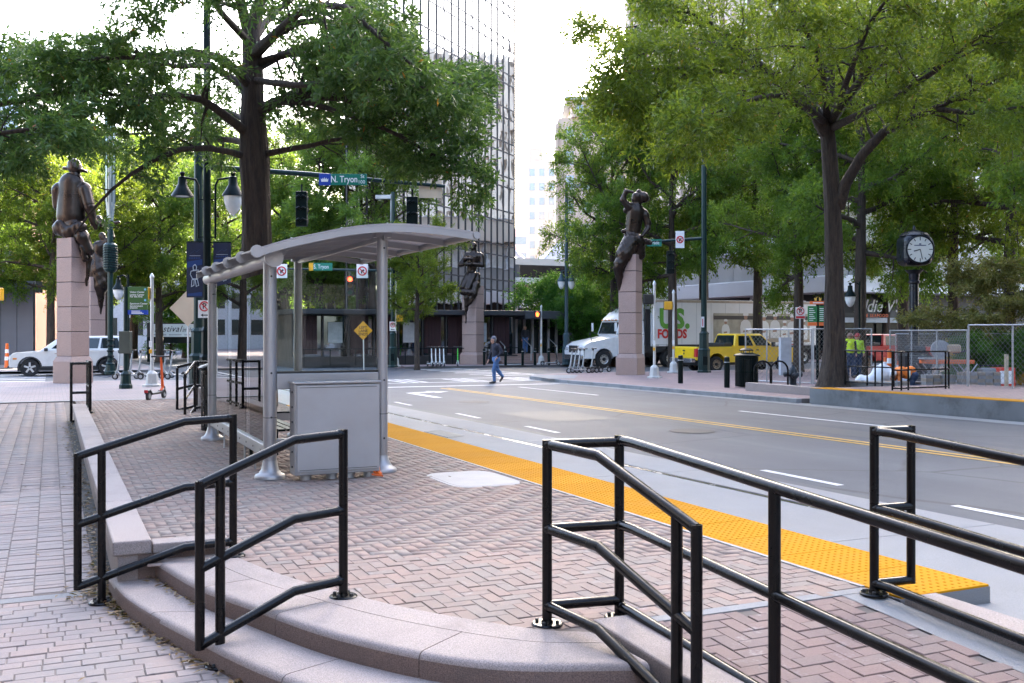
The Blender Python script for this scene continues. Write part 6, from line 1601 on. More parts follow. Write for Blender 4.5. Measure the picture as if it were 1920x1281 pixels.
# ================================================================ vehicles
def wheel(t, x, y, r, w_, side, rim=SILV, spokes=5, rimr=.62, nm='wheel', lugs=False):
    b = MB(); s_ = side; w2 = w_/2
    b.lathe([(r*rimr,-w2),(r*.93,-w2),(r,-w2*.7),(r,w2*.7),(r*.93,w2),(r*rimr,w2)], 28, (x,y,r), 'y', cap=False); wl = b.build(nm, RUBBER, t, smooth=.6)
    yo = y + s_*w2
    b = MB(); b.lathe([(r*rimr,0),(r*rimr*.98,-s_*.02),(r*rimr*.86,-s_*.05),(.02,-s_*.06)], 24, (x,yo,r), 'y', cap=False); b.build('rim', rim if lugs else flat('rim_dark', (.03,.03,.035), .5, .4), wl, smooth=.5)
    if lugs:
        b = MB(); b.lathe([(r*.2,0),(r*.2,s_*.06),(r*.1,s_*.08)], 14, (x,yo-s_*.05,r), 'y'); b.build('hub', RUBBER, wl)
        for k in range(8):
            a = 2*math.pi*k/8; b = MB(); b.lathe([(r*.06,0),(r*.05,s_*.012)], 8, (x+r*.42*math.cos(a),yo-s_*.052,r+r*.42*math.sin(a)), 'y'); b.build('rim_hole', KSIGN, wl)
    else:
        for k in range(spokes):
            a = 2*math.pi*k/spokes+.3; b = MB()
            p0 = (x+r*.08*math.cos(a), yo-s_*.02, r+r*.08*math.sin(a)); q1 = (x+r*rimr*.95*math.cos(a-.16), yo-s_*.012, r+r*rimr*.95*math.sin(a-.16)); q2 = (x+r*rimr*.95*math.cos(a+.16), yo-s_*.012, r+r*rimr*.95*math.sin(a+.16))
            n = (-math.sin(a)*r*.1, math.cos(a)*r*.1)
            b.add([(p0[0]+n[0],p0[1],p0[2]+n[1]), q2, q1, (p0[0]-n[0],p0[1],p0[2]-n[1])] + [(v[0],v[1]-s_*.03,v[2]) for v in [(p0[0]+n[0],p0[1],p0[2]+n[1]), q2, q1, (p0[0]-n[0],p0[1],p0[2]-n[1])]], [(0,1,2,3),(0,4,5,1),(1,5,6,2),(2,6,7,3),(3,7,4,0)])
            b.build('spoke', rim, wl, fix=True)
    return wl
def arch(cx, r, z0, n=9, rev=False):
    pts = [(cx+r*math.cos(math.pi*k/n), z0+r*math.sin(math.pi*k/n)) for k in range(n+1)]
    return pts if not rev else pts[::-1]
def hull(prof, hw, e=.05, shrink=.96, cz=None):
    """side profile swept across the width, edges drawn in a little"""
    cx = sum(p[0] for p in prof)/len(prof); cz = cz if cz is not None else sum(p[1] for p in prof)/len(prof)
    L_ = [(-hw,shrink),(-hw+e*.35,1-(1-shrink)*.35),(-hw+e,1),(hw-e,1),(hw-e*.35,1-(1-shrink)*.35),(hw,shrink)]
    b = MB(); n = len(prof); vs = []
    for y, s_ in L_: vs += [(cx+(p[0]-cx)*(1-(1-s_)*.25), y, cz+(p[1]-cz)*s_) for p in prof]
    fs = [tuple(range(n)), tuple(range(len(vs)-1, len(vs)-n-1, -1))]
    for k in range(len(L_)-1):
        for i in range(n): fs.append((k*n+i, (k+1)*n+i, (k+1)*n+(i+1) % n, k*n+(i+1) % n))
    b.add(vs, fs); return b
class Cabin:
    """glazed upper body: belt outline to roof outline"""
    def __init__(s, xb, xt, zb, zt, hb, ht): s.xb, s.xt, s.zb, s.zt, s.hb, s.ht = xb, xt, zb, zt, hb, ht
    def mesh(s):
        b = MB(); x0, x1 = s.xb; u0, u1 = s.xt
        b.add([(x0,-s.hb,s.zb),(x1,-s.hb,s.zb),(x1,s.hb,s.zb),(x0,s.hb,s.zb),(u0,-s.ht,s.zt),(u1,-s.ht,s.zt),(u1,s.ht,s.zt),(u0,s.ht,s.zt)], [(0,3,2,1),(4,5,6,7),(0,1,5,4),(1,2,6,5),(2,3,7,6),(3,0,4,7)]); return b
    def side(s, a0, a1, v0, v1, sgn, out=.006, th=.008):
        """window between x-fractions a0..a1 (at belt and roof) and height fractions"""
        def pt(a, v, o):
            x = (s.xb[0]+(s.xb[1]-s.xb[0])*a)*(1-v) + (s.xt[0]+(s.xt[1]-s.xt[0])*a)*v
            return (x, sgn*(s.hb+(s.ht-s.hb)*v+o), s.zb+(s.zt-s.zb)*v)
        b = MB(); q = [pt(a0,v0,out),pt(a1,v0,out),pt(a1,v1,out),pt(a0,v1,out)]; q2 = [pt(a0,v0,-.02),pt(a1,v0,-.02),pt(a1,v1,-.02),pt(a0,v1,-.02)]
        b.add(q+q2, [(0,1,2,3),(0,4,5,1),(1,5,6,2),(2,6,7,3),(3,7,4,0)]); return b
    def end(s, k, v0, v1, m=.1, out=.006):
        xs = (s.xb[k], s.xt[k]); sg = 1 if k else -1
        def pt(y, v, o): 
            h = (s.hb+(s.ht-s.hb)*v-m); return (xs[0]*(1-v)+xs[1]*v+sg*o, y*h, s.zb+(s.zt-s.zb)*v)
        b = MB(); q = [pt(-1,v0,out),pt(1,v0,out),pt(1,v1,out),pt(-1,v1,out)]; q2 = [pt(-1,v0,-.03),pt(1,v0,-.03),pt(1,v1,-.03),pt(-1,v1,-.03)]
        b.add(q+q2, [(0,1,2,3),(0,4,5,1),(1,5,6,2),(2,6,7,3),(3,7,4,0)]); return b
def paintm(name, col, metal=0., rough=.25):
    if name in MC: return MC[name]
    m, t, b = new_mat(name); b.inputs['Base Color'].default_value = (*col,1); b.inputs['Metallic'].default_value = metal; b.inputs['Roughness'].default_value = rough
    b.inputs['Coat Weight'].default_value = .6; b.inputs['Coat Roughness'].default_value = .05
    tc = t.nodes.new('ShaderNodeTexCoord'); n = noise(t, tc.outputs['Object'], 3, 5); 
    t.links.new(ramp(t, n.outputs['Fac'], [(.3, hue(col,.9)), (.7, hue(col,1.06))]).outputs[0], b.inputs['Base Color']); MC[name] = m; return m
DK = flat('dark_trim', (.02,.02,.022), .5); CHR = flat('chrome', (.6,.6,.62), .15, .9)
LAMPC = flat('headlamp', (.55,.57,.6), .1, .3); TAIL = flat('tail_red', (.5,.02,.03), .3); AMB = flat('amber_lens', (.75,.25,.02), .3)
# silver-white estate car driving past the plaza
sx, sy = .75, 50.35
t = thing('passing_car', 'silver-white sport utility car driving past the plaza pillar', 'car', (sx, sy, gz(sx, sy)), math.pi)
SW = paintm('car_silver_white', (.66,.65,.63), .15, .3); r = .395; wx = (1.6,-1.6)
prof = [(2.42,.42),(2.44,.62),(2.40,.92),(2.28,1.04),(1.2,1.14),(-2.38,1.16),(-2.48,1.0),(-2.5,.6),(-2.42,.42)] + arch(-1.6,.47,.40,9,True) + arch(1.6,.47,.40,9,True)
hull(prof, .96, .09, .97).build('body', SW, t, smooth=.6, fix=True)
b = MB(); b.box(-2.1,2.1,-.9,.9,.25,.5); b.build('underbody', DK, t)
cb_ = Cabin((-2.36,1.22),(-2.12,.32),1.13,1.80,.90,.74); cb_.mesh().build('cabin', SW, t, bevel=.05, seg=3)
for sg in (-1,1):
    for a0, a1 in ((.04,.30),(.33,.60),(.63,.90)): cb_.side(a0,a1,.16,.86,sg).build('side_window', GLASS_CAR, t, fix=True)
    for cx in (1.6,-1.6):
        b = MB(); pts = arch(cx,.50,.40,10); b.prism(pts+[(p[0]*1+(cx-p[0])*.12, .40+(p[1]-.40)*.88) for p in pts[::-1]], sg*.93, sg*.975, 'y'); b.build('wheel_arch', DK, t, fix=True)
        wheel(t, cx, sg*.83, r, .25, sg, SILV, 5, .66)
    b = MB(); b.box(-1.1,1.1,sg*.90,sg*.965,.36,.46); b.build('sill', DK, t, fix=True)
    b = MB(); b.cbox((2.34,sg*.72,.88),(.16,.4,.10)); b.build('headlight', LAMPC, t, bevel=.02)
    b = MB(); b.cbox((2.2,sg*.95,.80),(.16,.03,.07)); b.build('side_marker', AMB, t)
    b = MB(); b.cbox((-2.44,sg*.72,1.0),(.12,.42,.12)); b.build('tail_light', TAIL, t, bevel=.02)
    b = MB(); b.cbox((.95,sg*1.02,1.2),(.16,.16,.14)); b.build('door_mirror', DK, t, bevel=.03)
    for x in (-.35,.5): b = MB(); b.cbox((x,sg*.965,1.02),(.2,.03,.035)); b.build('door_handle', CHR, t)
cb_.end(1,.08,.92).build('windscreen', GLASS_CAR, t, fix=True); cb_.end(0,.2,.85).build('rear_window', GLASS_CAR, t, fix=True)
b = MB(); b.cbox((2.40,0,.66),(.12,1.5,.24)); b.build('grille', DK, t, bevel=.02)
b = MB(); b.cbox((2.40,0,.42),(.2,1.7,.12)); b.build('bumper', DK, t, bevel=.03)
# ---- articulated lorry
tx, ty = 28.83, 51.15
t = thing('delivery_lorry', 'white articulated delivery lorry with printed trailer crossing the junction', 'lorry', (tx, ty, gz(tx, ty)), math.pi)
LW = paintm('lorry_white', (.8,.8,.8), 0, .3); r = .5     # +x forward, front axle at x=0
prof = [(1.35,.55),(1.42,.95),(1.30,1.28),(.95,1.55),(-.75,1.86),(-.82,1.86),(-.82,.62)] + arch(0,.62,.55,9,True)
prof = [(1.35,.5),(1.42,.95),(1.28,1.3),(.9,1.52),(-.78,1.84),(-.9,1.84),(-.9,.66),(-.62,.6)] + [(.62*math.cos(math.pi-math.pi*k/8), .52+.62*math.sin(math.pi*k/8)) for k in range(0,9)][0:9]
hull(prof, 1.12, .3, .93).build('bonnet', LW, t, smooth=.6, fix=True)
b = MB(); b.box(-2.7,-.9,-1.15,1.15,.75,1.9); b.build('cab_lower', LW, t, bevel=.04)
cab = Cabin((-2.7,-.82),(-2.7,-1.1),1.9,2.72,1.15,1.08); cab.mesh().build('cab', LW, t, bevel=.05, seg=3)
for sg in (-1,1):
    cab.side(.42,.92,.06,.84,sg).build('side_window', GLASS_CAR, t, fix=True)
    b = MB(); b.box(-1.98,-.92,sg*1.151,sg*1.156,.85,1.88); b.build('door', LW, t, fix=True)
    b = MB(); b.cbox((-1.9,sg*1.17,1.7),(.18,.03,.05)); b.build('door_handle', DK, t)
    b = MB(); b.tube([(-.75,sg*1.1,1.95),(-.6,sg*1.35,2.05),(-.6,sg*1.35,2.6)], .02, 6); m_ = b.build('mirror_arm', DK, t); b = MB(); b.cbox((-.62,sg*1.36,2.35),(.07,.2,.5)); b.build('mirror', LW, m_, bevel=.02)
    b = MB(); b.tube([(.75,sg*1.05,1.5),(.95,sg*1.15,1.9)], .015, 6); b.cbox((.96,sg*1.16,1.95),(.05,.14,.12)); b.build('hood_mirror', DK, t)
    b = MB(); b.cbox((1.25,sg*.85,1.05),(.3,.42,.28)); b.build('headlight', LAMPC, t, bevel=.05)
    wheel(t, 0, sg*.98, r, .3, sg, SILV, rimr=.56, lugs=True)
    for x in (-4.45,-5.75): wheel(t, x, sg*.95, r, .5, sg, SILV, rimr=.56, lugs=True)
    for x in (-13.2,-14.5): wheel(t, x, sg*.95, r, .5, sg, SILV, rimr=.56, lugs=True)
    b = MB(); b.cbox((-2.2,sg*.95,.62),(1.1,.4,.45)); b.build('fuel_tank', GALV, t, bevel=.12, seg=4)
cab.end(1,.06,.9,.12).build('windscreen', GLASS_CAR, t, fix=True)
b = MB(); b.prism([(-.95,2.72),(-1.25,2.95),(-1.75,3.4),(-2.25,3.68),(-2.75,3.75),(-2.75,2.72)], -1.05, 1.05, 'y'); b.build('roof_fairing', LW, t, bevel=.12, seg=4, fix=True)
for y in (-.8,-.4,0,.4,.8): b = MB(); b.cbox((-.98,y,2.76),(.12,.1,.06)); b.build('roof_lamp', AMB, t)
b = MB(); b.cbox((1.36,0,.62),(.22,2.2,.3)); b.build('bumper', CHR, t, bevel=.05)
b = MB(); b.cbox((1.36,0,1.08),(.12,1.1,.42)); b.build('grille', CHR, t, bevel=.03)
for y in (-.3,-.1,.1,.3): b = MB(); b.cbox((1.43,y,1.08),(.03,.05,.36)); b.build('grille_bar', DK, t)
b = MB(); b.box(-6.4,-.6,-.45,.45,.55,.85); b.build('chassis', DK, t)
for sg in (-1,1): b = MB(); b.prism([(-2.75,.9),(-2.75,3.4),(-3.25,3.4),(-3.25,.9)], sg*1.12, sg*1.16, 'y'); b.build('side_fairing', DK, t, fix=True)
tl0, tl1 = -2.95-.15, -15.6; zb, zt = 1.22, 3.98
TRW = M('trailer_white', (.76,.755,.75), .45, .05, .05, .7, dirt=.2, dcol=(.45,.43,.41), dscale=.6)
tb = MB(); tb.box(tl1,tl0,-1.28,1.28,zb,zt); tro = tb.build('trailer', TRW, t, bevel=.03)
for sg in (-1,1):
    b = MB(); b.box(tl1,tl0,sg*1.281,sg*1.29,zt-.17,zt-.02); b.build('top_rail', M('trailer_tan', (.42,.34,.26), .5), tro, fix=True)
    b = MB(); b.box(tl1,tl0,sg*1.281,sg*1.295,zb,zb+.12); b.build('bottom_rail', GALV, tro, fix=True)
for k in range(6): b = MB(); b.box(tl0-.5-k*1.9-.5,tl0-.5-k*1.9,1.296,1.299,zb+.03,zb+.09); b.build('reflector', TAIL if k % 2 else WSIGN, tro)
for k in range(12): b = MB(); b.box(tl0-.02-k*1.05,tl0-k*1.05,1.281,1.284,zb+.14,zt-.19); b.build('panel_seam', GALV, tro)
b = MB(); b.box(-15.5,-6.6,-1.0,1.0,.95,1.21); b.build('subframe', DK, t)
b = MB(); b.box(-8.2,-7.9,-.9,.9,.1,1.0); b.build('landing_gear', DK, t)
USG = flat('print_green', (.11,.33,.03), .5); USR = flat('print_red', (.62,.02,.015), .5)
def side_text(s_, size, X, z, m_, off=.02, sx_=1.0, sp=1.0):
    o_ = text(s_, size, (tx - X, 1.30, z), m_, tro, rz=math.pi, off=off, sx=sx_, spacing=sp); return o_
side_text('U', 1.55, 32.95, 2.80, USG, .075, .9); side_text('S', 1.55, 33.85, 2.80, USG, .075, .95); side_text('.', 1.55, 34.42, 2.80, USG, .075, .95); side_text('FOODS', .72, 33.35, 1.93, USR, .03, .86)
# kitchen print on the trailer side: dark hood, pale wall, cooks in white
b = MB(); b.box(tx-43.7, tx-36.3, 1.291, 1.296, 1.42, 3.2); pr = b.build('printed_panel', M('print_kitchen', (.40,.36,.28), .5, 0, .3, .9, dirt=.35, dcol=(.2,.17,.13), dscale=1.6), tro)
b = MB(); b.box(tx-43.7, tx-36.32, 1.297, 1.299, 2.82, 3.05); b.build('printed_hood', flat('print_dark', (.045,.035,.03), .5), pr)
b = MB(); b.box(tx-43.7, tx-36.32, 1.297, 1.2985, 1.42, 1.62); b.build('printed_counter', flat('print_tan', (.38,.29,.19), .5), pr)
PRW = [flat('print_coat', (.78,.77,.74), .5), flat('print_coat_b', (.70,.68,.65), .5)]; PRS = flat('print_skin', (.36,.2,.13), .5)
for k, (X, z, s_) in enumerate(((37.2,2.35,.7),(38.7,2.55,1.0),(40.1,2.5,.95),(40.95,2.55,.95),(41.7,2.25,.75),(42.3,2.45,1.05),(43.2,2.3,.8))):
    lx = tx - X; y_ = 1.2995+.0012*k
    def pg(pts, m_, nm, dy=0):
        b = MB(); b.prism([(lx+a*s_, z+c*s_) for a, c in pts], y_+dy, y_+dy+.0008, 'y'); b.build(nm, m_, pr, fix=True)
    pg([(-.36,-.9),(.36,-.9),(.42,-.2),(.34,.12),(.14,.26),(-.14,.26),(-.34,.1),(-.44,-.25)], PRW[k % 2], 'printed_coat')
    pg([(.14*math.cos(2*math.pi*j/10), .42+.17*math.sin(2*math.pi*j/10)) for j in range(10)], PRS, 'printed_face', .001)
    pg([(-.17,.50),(.17,.50),(.21,.62),(.1,.70),(-.1,.70),(-.21,.62)], PRW[0], 'printed_cap', .002)
    pg([(-.15,-.35),(.2,-.4),(.2,-.52),(-.12,-.5)], PRS, 'printed_hands', .001)
# ---- pickups
def pickup(label, col, loc, full=True):
    t = thing('pickup_truck', label, 'pickup', loc, 0); r = .40     # +x forward, rear axle at x=0
    prof = [(-1.25,.62),(-1.27,1.22),(-1.2,1.28),(1.5,1.28),(3.35,1.28),(5.25,1.20),(5.42,1.05),(5.45,.6),(5.35,.5)] + [(4.25+.52*math.cos(math.pi*k/8), .44+.52*math.sin(math.pi*k/8)) for k in range(9)] + [(3.5,.48),(.75,.48)] + [(.52*math.cos(math.pi*k/8), .44+.52*math.sin(math.pi*k/8)) for k in range(9)] + [(-.8,.55)]
    hull(prof, 1.0, .1, .97).build('body', col, t, smooth=.6, fix=True)
    b = MB(); b.box(-1.1,5.2,-.85,.85,.35,.62); b.build('chassis', DK, t)
    cb_ = Cabin((1.12,3.72),(1.32,2.92),1.26,1.93,.95,.78); cb_.mesh().build('cab', col, t, bevel=.07, seg=3)
    for sg in (-1,1):
        for a0, a1 in ((.10,.47),(.54,.93)): cb_.side(a0,a1,.08,.84,sg).build('side_window', GLASS_CAR, t, fix=True)
        for x0, x1 in ((1.3,2.35),(2.38,3.5)): b = MB(); b.box(x0,x1,sg*1.0,sg*1.006,.56,1.24); d_ = b.build('door', col, t, fix=True); b = MB(); b.cbox((x0+.14,sg*1.012,1.1),(.16,.02,.05)); b.build('handle', DK, d_)
        for x in (0,4.25): wheel(t, x, sg*.86, r, .27, sg, M('muddy_rim', (.34,.25,.17), .7, .2, .2, 8), rimr=.6, lugs=True)
        for cx in (0,4.25):
            b = MB(); pts = arch(cx,.56,.44,10); b.prism(pts+[(p[0]+(cx-p[0])*.07, .44+(p[1]-.44)*.93) for p in pts[::-1]], sg*.975, sg*1.02, 'y'); b.build('wheel_arch', col, t, fix=True)
        b = MB(); b.cbox((-1.2,sg*.93,.98),(.16,.16,.42)); b.build('tail_light', TAIL, t, bevel=.02)
        b = MB(); b.cbox((5.36,sg*.75,.92),(.14,.36,.3)); b.build('headlight', LAMPC, t, bevel=.03)
        b = MB(); b.cbox((3.45,sg*1.12,1.38),(.14,.2,.24)); b.build('door_mirror', DK, t, bevel=.03)
    cb_.end(1,.06,.92).build('windscreen', GLASS_CAR, t, fix=True); cb_.end(0,.12,.88).build('rear_window', GLASS_CAR, t, fix=True)
    b = MB(); b.box(-1.12,1.05,-.82,.82,1.281,1.29); b.build('bed_opening', DK, t)
    b = MB(); b.box(.55,1.05,-.86,.86,1.291,1.46); b.build('tool_box', DK, t, bevel=.02)
    b = MB(); b.box(-1.13,.5,-.95,-.88,1.285,1.36); b.box(-1.13,.5,.88,.95,1.285,1.36); b.build('bed_rail', DK, t)
    b = MB(); b.cbox((-1.38,0,.60),(.26,1.9,.22)); b.build('rear_bumper', CHR, t, bevel=.03)
    b = MB(); b.box(-1.285,-1.272,-.78,.78,.74,1.2); tg = b.build('tailgate', col, t, bevel=.004)
    b = MB(); b.cbox((-1.292,0,1.08),(.02,.18,.07)); b.build('latch', DK, tg)
    b = MB(); b.lathe([(.05,0),(.05,-.01)], 12, (-1.287,0,.93), 'x'); b.build('badge', DK, tg)
    b = MB(); b.cbox((5.45,0,.62),(.2,1.9,.24)); b.build('front_bumper', CHR, t, bevel=.03)
    b = MB(); b.cbox((5.43,0,.93),(.06,1.1,.34)); b.build('grille', DK, t, bevel=.01)
    return t
YP = paintm('pickup_yellow', (.85,.55,.008), 0, .4); RP = paintm('pickup_red', (.45,.02,.015), 0, .3)
px_, py_ = 30.35, 42.4
pickup('yellow crew-cab works pickup with muddy wheels parked at the kerb', YP, (px_, py_, gz(px_, py_)))
pickup('red pickup parked behind the chain-link fence', RP, (40.2, 42.3, gz(41, 42)))
# ================================================================ bodies grown from rounded volumes
def surf(S, org, h):
    """surface nets on a scalar grid"""
    ins = S < 0; n0, n1, n2 = S.shape
    c = np.zeros((n0-1, n1-1, n2-1), int)
    for i in (0,1):
        for j in (0,1):
            for k in (0,1): c += ins[i:n0-1+i, j:n1-1+j, k:n2-1+k]
    mix = (c > 0) & (c < 8); idx = -np.ones(mix.shape, np.int64); cells = np.argwhere(mix); idx[mix] = np.arange(len(cells))
    acc = np.zeros((len(cells), 3)); cnt = np.zeros(len(cells))
    corners = [(i,j,k) for i in (0,1) for j in (0,1) for k in (0,1)]
    for a in range(8):
        for b_ in range(a+1, 8):
            ca, cb2 = np.array(corners[a]), np.array(corners[b_])
            if np.abs(ca-cb2).sum() != 1: continue
            pa, pb = cells+ca, cells+cb2
            va, vb = S[pa[:,0],pa[:,1],pa[:,2]], S[pb[:,0],pb[:,1],pb[:,2]]
            m = (va < 0) != (vb < 0); t = np.where(m, va/(va-vb+1e-12), 0)[:,None]
            acc += np.where(m[:,None], pa + (pb-pa)*t, 0); cnt += m
    V = acc/cnt[:,None]*h + org
    Fq = []
    for ax in range(3):
        sl0 = [slice(None)]*3; sl1 = [slice(None)]*3; sl0[ax] = slice(0,-1); sl1[ax] = slice(1,None)
        a, b_ = ins[tuple(sl0)], ins[tuple(sl1)]; e = np.argwhere(a != b_)
        o1, o2 = [(1,2),(2,0),(0,1)][ax]
        e = e[(e[:,o1] > 0) & (e[:,o2] > 0) & (e[:,o1] < S.shape[o1]-1) & (e[:,o2] < S.shape[o2]-1)]
        d1 = np.zeros(3, int); d1[o1] = 1; d2 = np.zeros(3, int); d2[o2] = 1
        q = [e-d1-d2, e-d2, e, e-d1]
        f = np.stack([idx[p[:,0],p[:,1],p[:,2]] for p in q], 1)
        fl = a[e[:,0],e[:,1],e[:,2]]
        f = np.where(fl[:,None], f, f[:,::-1]); Fq.append(f)
    return V, np.concatenate(Fq)
def blob(prims, h=.02, k=.05, fold=None):
    """prims: (p0, p1, r0, r1[, squash]) tapered capsules blended smoothly"""
    P0 = np.array([q[0] for q in prims], float); P1 = np.array([q[1] for q in prims], float)
    rm = max(max(q[2], q[3]) for q in prims) + 3*h
    lo = np.minimum(P0, P1).min(0) - rm; hi = np.maximum(P0, P1).max(0) + rm
    n = np.ceil((hi-lo)/h).astype(int)+1
    g = np.stack(np.meshgrid(*[lo[i]+np.arange(n[i])*h for i in range(3)], indexing='ij'), -1)
    S = None
    for q in prims:
        a, b_ = np.array(q[0], float), np.array(q[1], float); sq = np.array(q[4], float) if len(q) > 4 else np.ones(3)
        ga = (g-a)/sq; ba = (b_-a)/sq; t = np.clip((ga@ba)/(ba@ba+1e-9), 0, 1)
        d = (np.linalg.norm(ga - t[...,None]*ba, axis=-1) - (q[2]+(q[3]-q[2])*t))*sq.min()
        if S is None: S = d
        else:
            hh = np.clip(.5+.5*(S-d)/k, 0, 1); S = S*(1-hh)+d*hh - k*hh*(1-hh)
    if fold is not None: S = S + fold(g)
    V, Fq = surf(S, lo, h); return V, Fq
def blob_obj(name, prims, mat, parent, h=.02, k=.05, fold=None, extra=()):
    V, Fq = blob(prims, h, k, fold); Vs = [V]; Fs = [Fq]
    for pr, h2, k2 in extra:
        v2, f2 = blob(pr, h2, k2); Fs.append(f2+sum(len(x) for x in Vs)); Vs.append(v2)
    V = np.concatenate(Vs); Fq = np.concatenate(Fs)
    return link(name, arr_mesh(name, V, Fq.ravel(), 4, [mat], smooth=True), parent)
# ---------------------------------------------------------------- the four bronze figures on granite pillars
def pillar(t, base_z, zs, s_, sb, top_cut=None, rz=R(-27)):
    """zs: joint heights from the ground up; the first is the top of the wider base"""
    def blk(a, z0, z1, nm, m_=PILL, bev=.012):
        b = MB(); b.cbox((0,0,(z0+z1)/2),(a,a,z1-z0),rz); return b.build(nm, m_, t, bevel=bev)
    b = MB(); hb = zs[0]; q = [(-sb/2,-sb/2),(sb/2,-sb/2),(sb/2,sb/2),(-sb/2,sb/2)]; cr, sr = math.cos(rz), math.sin(rz)
    def ro(p, f=1): return (p[0]*cr*f-p[1]*sr*f, p[0]*sr*f+p[1]*cr*f)
    f_ = s_/sb
    lv_ = [(0,1),(hb-.18,1),(hb,f_*1.02)]; vs = []
    for z, f in lv_: vs += [(*ro(p, f), z) for p in q]
    b.add(vs, [(0,3,2,1),(8,9,10,11)] + [(k*4+i, k*4+(i+1) % 4, k*4+4+(i+1) % 4, k*4+4+i) for k in range(2) for i in range(4)]); b.build('base_block', PILL, t, bevel=.015)
    for z0, z1 in zip(zs[:-1], zs[1:]): blk(s_, z0+.012, z1-.012, 'stone_block')
    blk(s_-.04, .05, zs[-1]-.02, 'joint_core', JOINT, 0)
def monument(label, px, Y, prims_list, joints, crop, s_=.76, sb=.93, k=.08, h=.038, dz=.12):
    """crop: (x0, y0, scale) of the bearings the figure was measured in"""
    o = gp(px, Y, dz); t = thing('bronze_monument', label, 'monument', o, CAMZ); m = Y/F
    pillar(t, 0, [ZAT(j, Y)-o.z for j in joints], s_, sb)
    def L_(x, y, d=0.): return ((crop[0]+x/crop[2]-px)*m, d, ZAT(crop[1]+y/crop[2], Y)-o.z)
    u = m/crop[2]
    for nm, pr, kk in prims_list:
        q = []
        for p in pr:
            a, b_, r0, r1 = p[:4]; e = (L_(*a), L_(*b_), r0*u, r1*u)
            if len(p) > 4: e = e + (p[4],)
            q.append(e)
        fold = None
        if nm in ('drapery','jacket','skirt'):
            def fold(g, w_=26./(60*u)*.16): return (.0 if nm == 'jacket' else .45)*(.018*np.sin(g[...,0]*w_*2.2+g[...,2]*w_*.8+np.sin(g[...,2]*4)*1.2) + .012*np.sin(g[...,2]*w_*1.5-g[...,0]*w_*1.2))
        blob_obj(nm, q, BRONZE, t, h, kk*k, fold)
    return t
FL = (1,.75,1)
monument('granite pillar with a bronze helmeted man seen from behind', 137, 35.5, [
  ('figure', [((228,165),(236,190),36,32),((232,195),(220,235),32,44),((135,285),(290,285),46,46,FL),((205,300),(205,430),84,78,FL),((205,440),(195,540),80,88,FL),
    ((305,290,-.05),(338,410,-.1),42,36),((338,410,-.1),(362,515,.0),36,25),((365,518),(374,560),24,14),((108,290),(92,400,.25),40,36),
    ((235,545,-.1),(300,630,-.25),58,50),((300,630,-.25),(345,722,-.2),48,36),((160,545),(185,610,-.1),56,38)], 1.0),
  ('jacket', [((205,250),(200,470),88,100,FL),((120,278),(295,278),46,46,FL),((135,478),(262,470),34,34,FL),((300,290,-.05),(332,390,-.1),46,42),((108,290),(93,390,.22),44,40)], .45),
  ('collar', [((170,205),(268,215),17,17,(1,2.2,1)),((165,208),(215,222),14,14)], .3),
  ('drapery', [((150,560,-.15),(210,600,-.3),62,40),((310,700,-.3),(325,780,-.3),30,22),((330,760),(318,960,-.1),20,10),((210,590,-.3),(290,560,-.3),40,46)], .8),
  ('helmet', [((222,110),(228,130),46,50),((160,136),(290,150),13,13,(1,2.6,.8)),((150,132),(215,140),9,14,(1,2,1)),((240,140),(310,160),16,9,(1,2,1))], .35),
 ], [668,622,576,530,484,447], (80,280,3.77))
monument('granite pillar with a bronze woman lifting a small child', 172, 53, [
  ('figure', [((395,490),(398,500),24,22),((415,520),(470,530),26,24),((470,530),(540,515),16,10),((475,540),(492,620),16,17),((492,625),(425,675),18,24),((420,610),(428,630),24,22),((420,650),(425,670),14,16),((395,690),(385,780),44,40),((385,780),(395,870),44,52)], 1.0),
  ('skirt', [((375,740),(385,850),44,66),((385,850),(405,960),66,62),((400,980),(395,1010),54,44),((400,1000),(402,1100),40,26),((402,1100),(400,1205),22,12),((345,900),(345,960),28,20)], .8),
 ], [668,640,600,573,548,520], (80,280,3.77), s_=.95, sb=1.15)
monument('granite pillar with a bare-chested bronze man holding a hammer', 887, 61, [
  ('figure', [((385,165),(383,188),50,42),((378,200,-.1),(372,212,-.15),26,22),((388,230),(390,260),38,44),((300,320),(470,320),58,58,FL),((380,350),(360,470),92,72,FL),((355,500),(350,590),68,66,FL),
    ((285,330),(185,450,-.1),44,34),((185,455,-.1),(290,455,-.5),33,26),((500,335),(515,460,-.1),44,36),((515,465,-.1),(340,455,-.5),36,26),((285,455,-.55),(340,455,-.55),30,30),
    ((310,620,-.3),(225,800,-.75),62,46),((390,620,-.3),(310,820,-.75),62,48),((370,140),(325,215,-.1),20,12)], 1.0),
  ('drapery', [((440,620,-.2),(430,780,-.5),50,60),((420,760,-.55),(390,900,-.75),60,56),((395,900,-.75),(330,1030,-.8),54,36),((240,870,-.85),(350,880,-.85),52,46),((290,960,-.85),(290,1060,-.82),44,34),((288,1060,-.82),(285,1140,-.8),32,26),((280,1130,-.78),(278,1330,-.74),16,12)], .8),
  ('hammer', [((305,400,-.6),(305,600,-.6),13,13),((250,372,-.6),(365,372,-.6),22,22)], .2),
 ], [660,628,604,578,552,536], (840,440,8.01), s_=.98, sb=1.2)
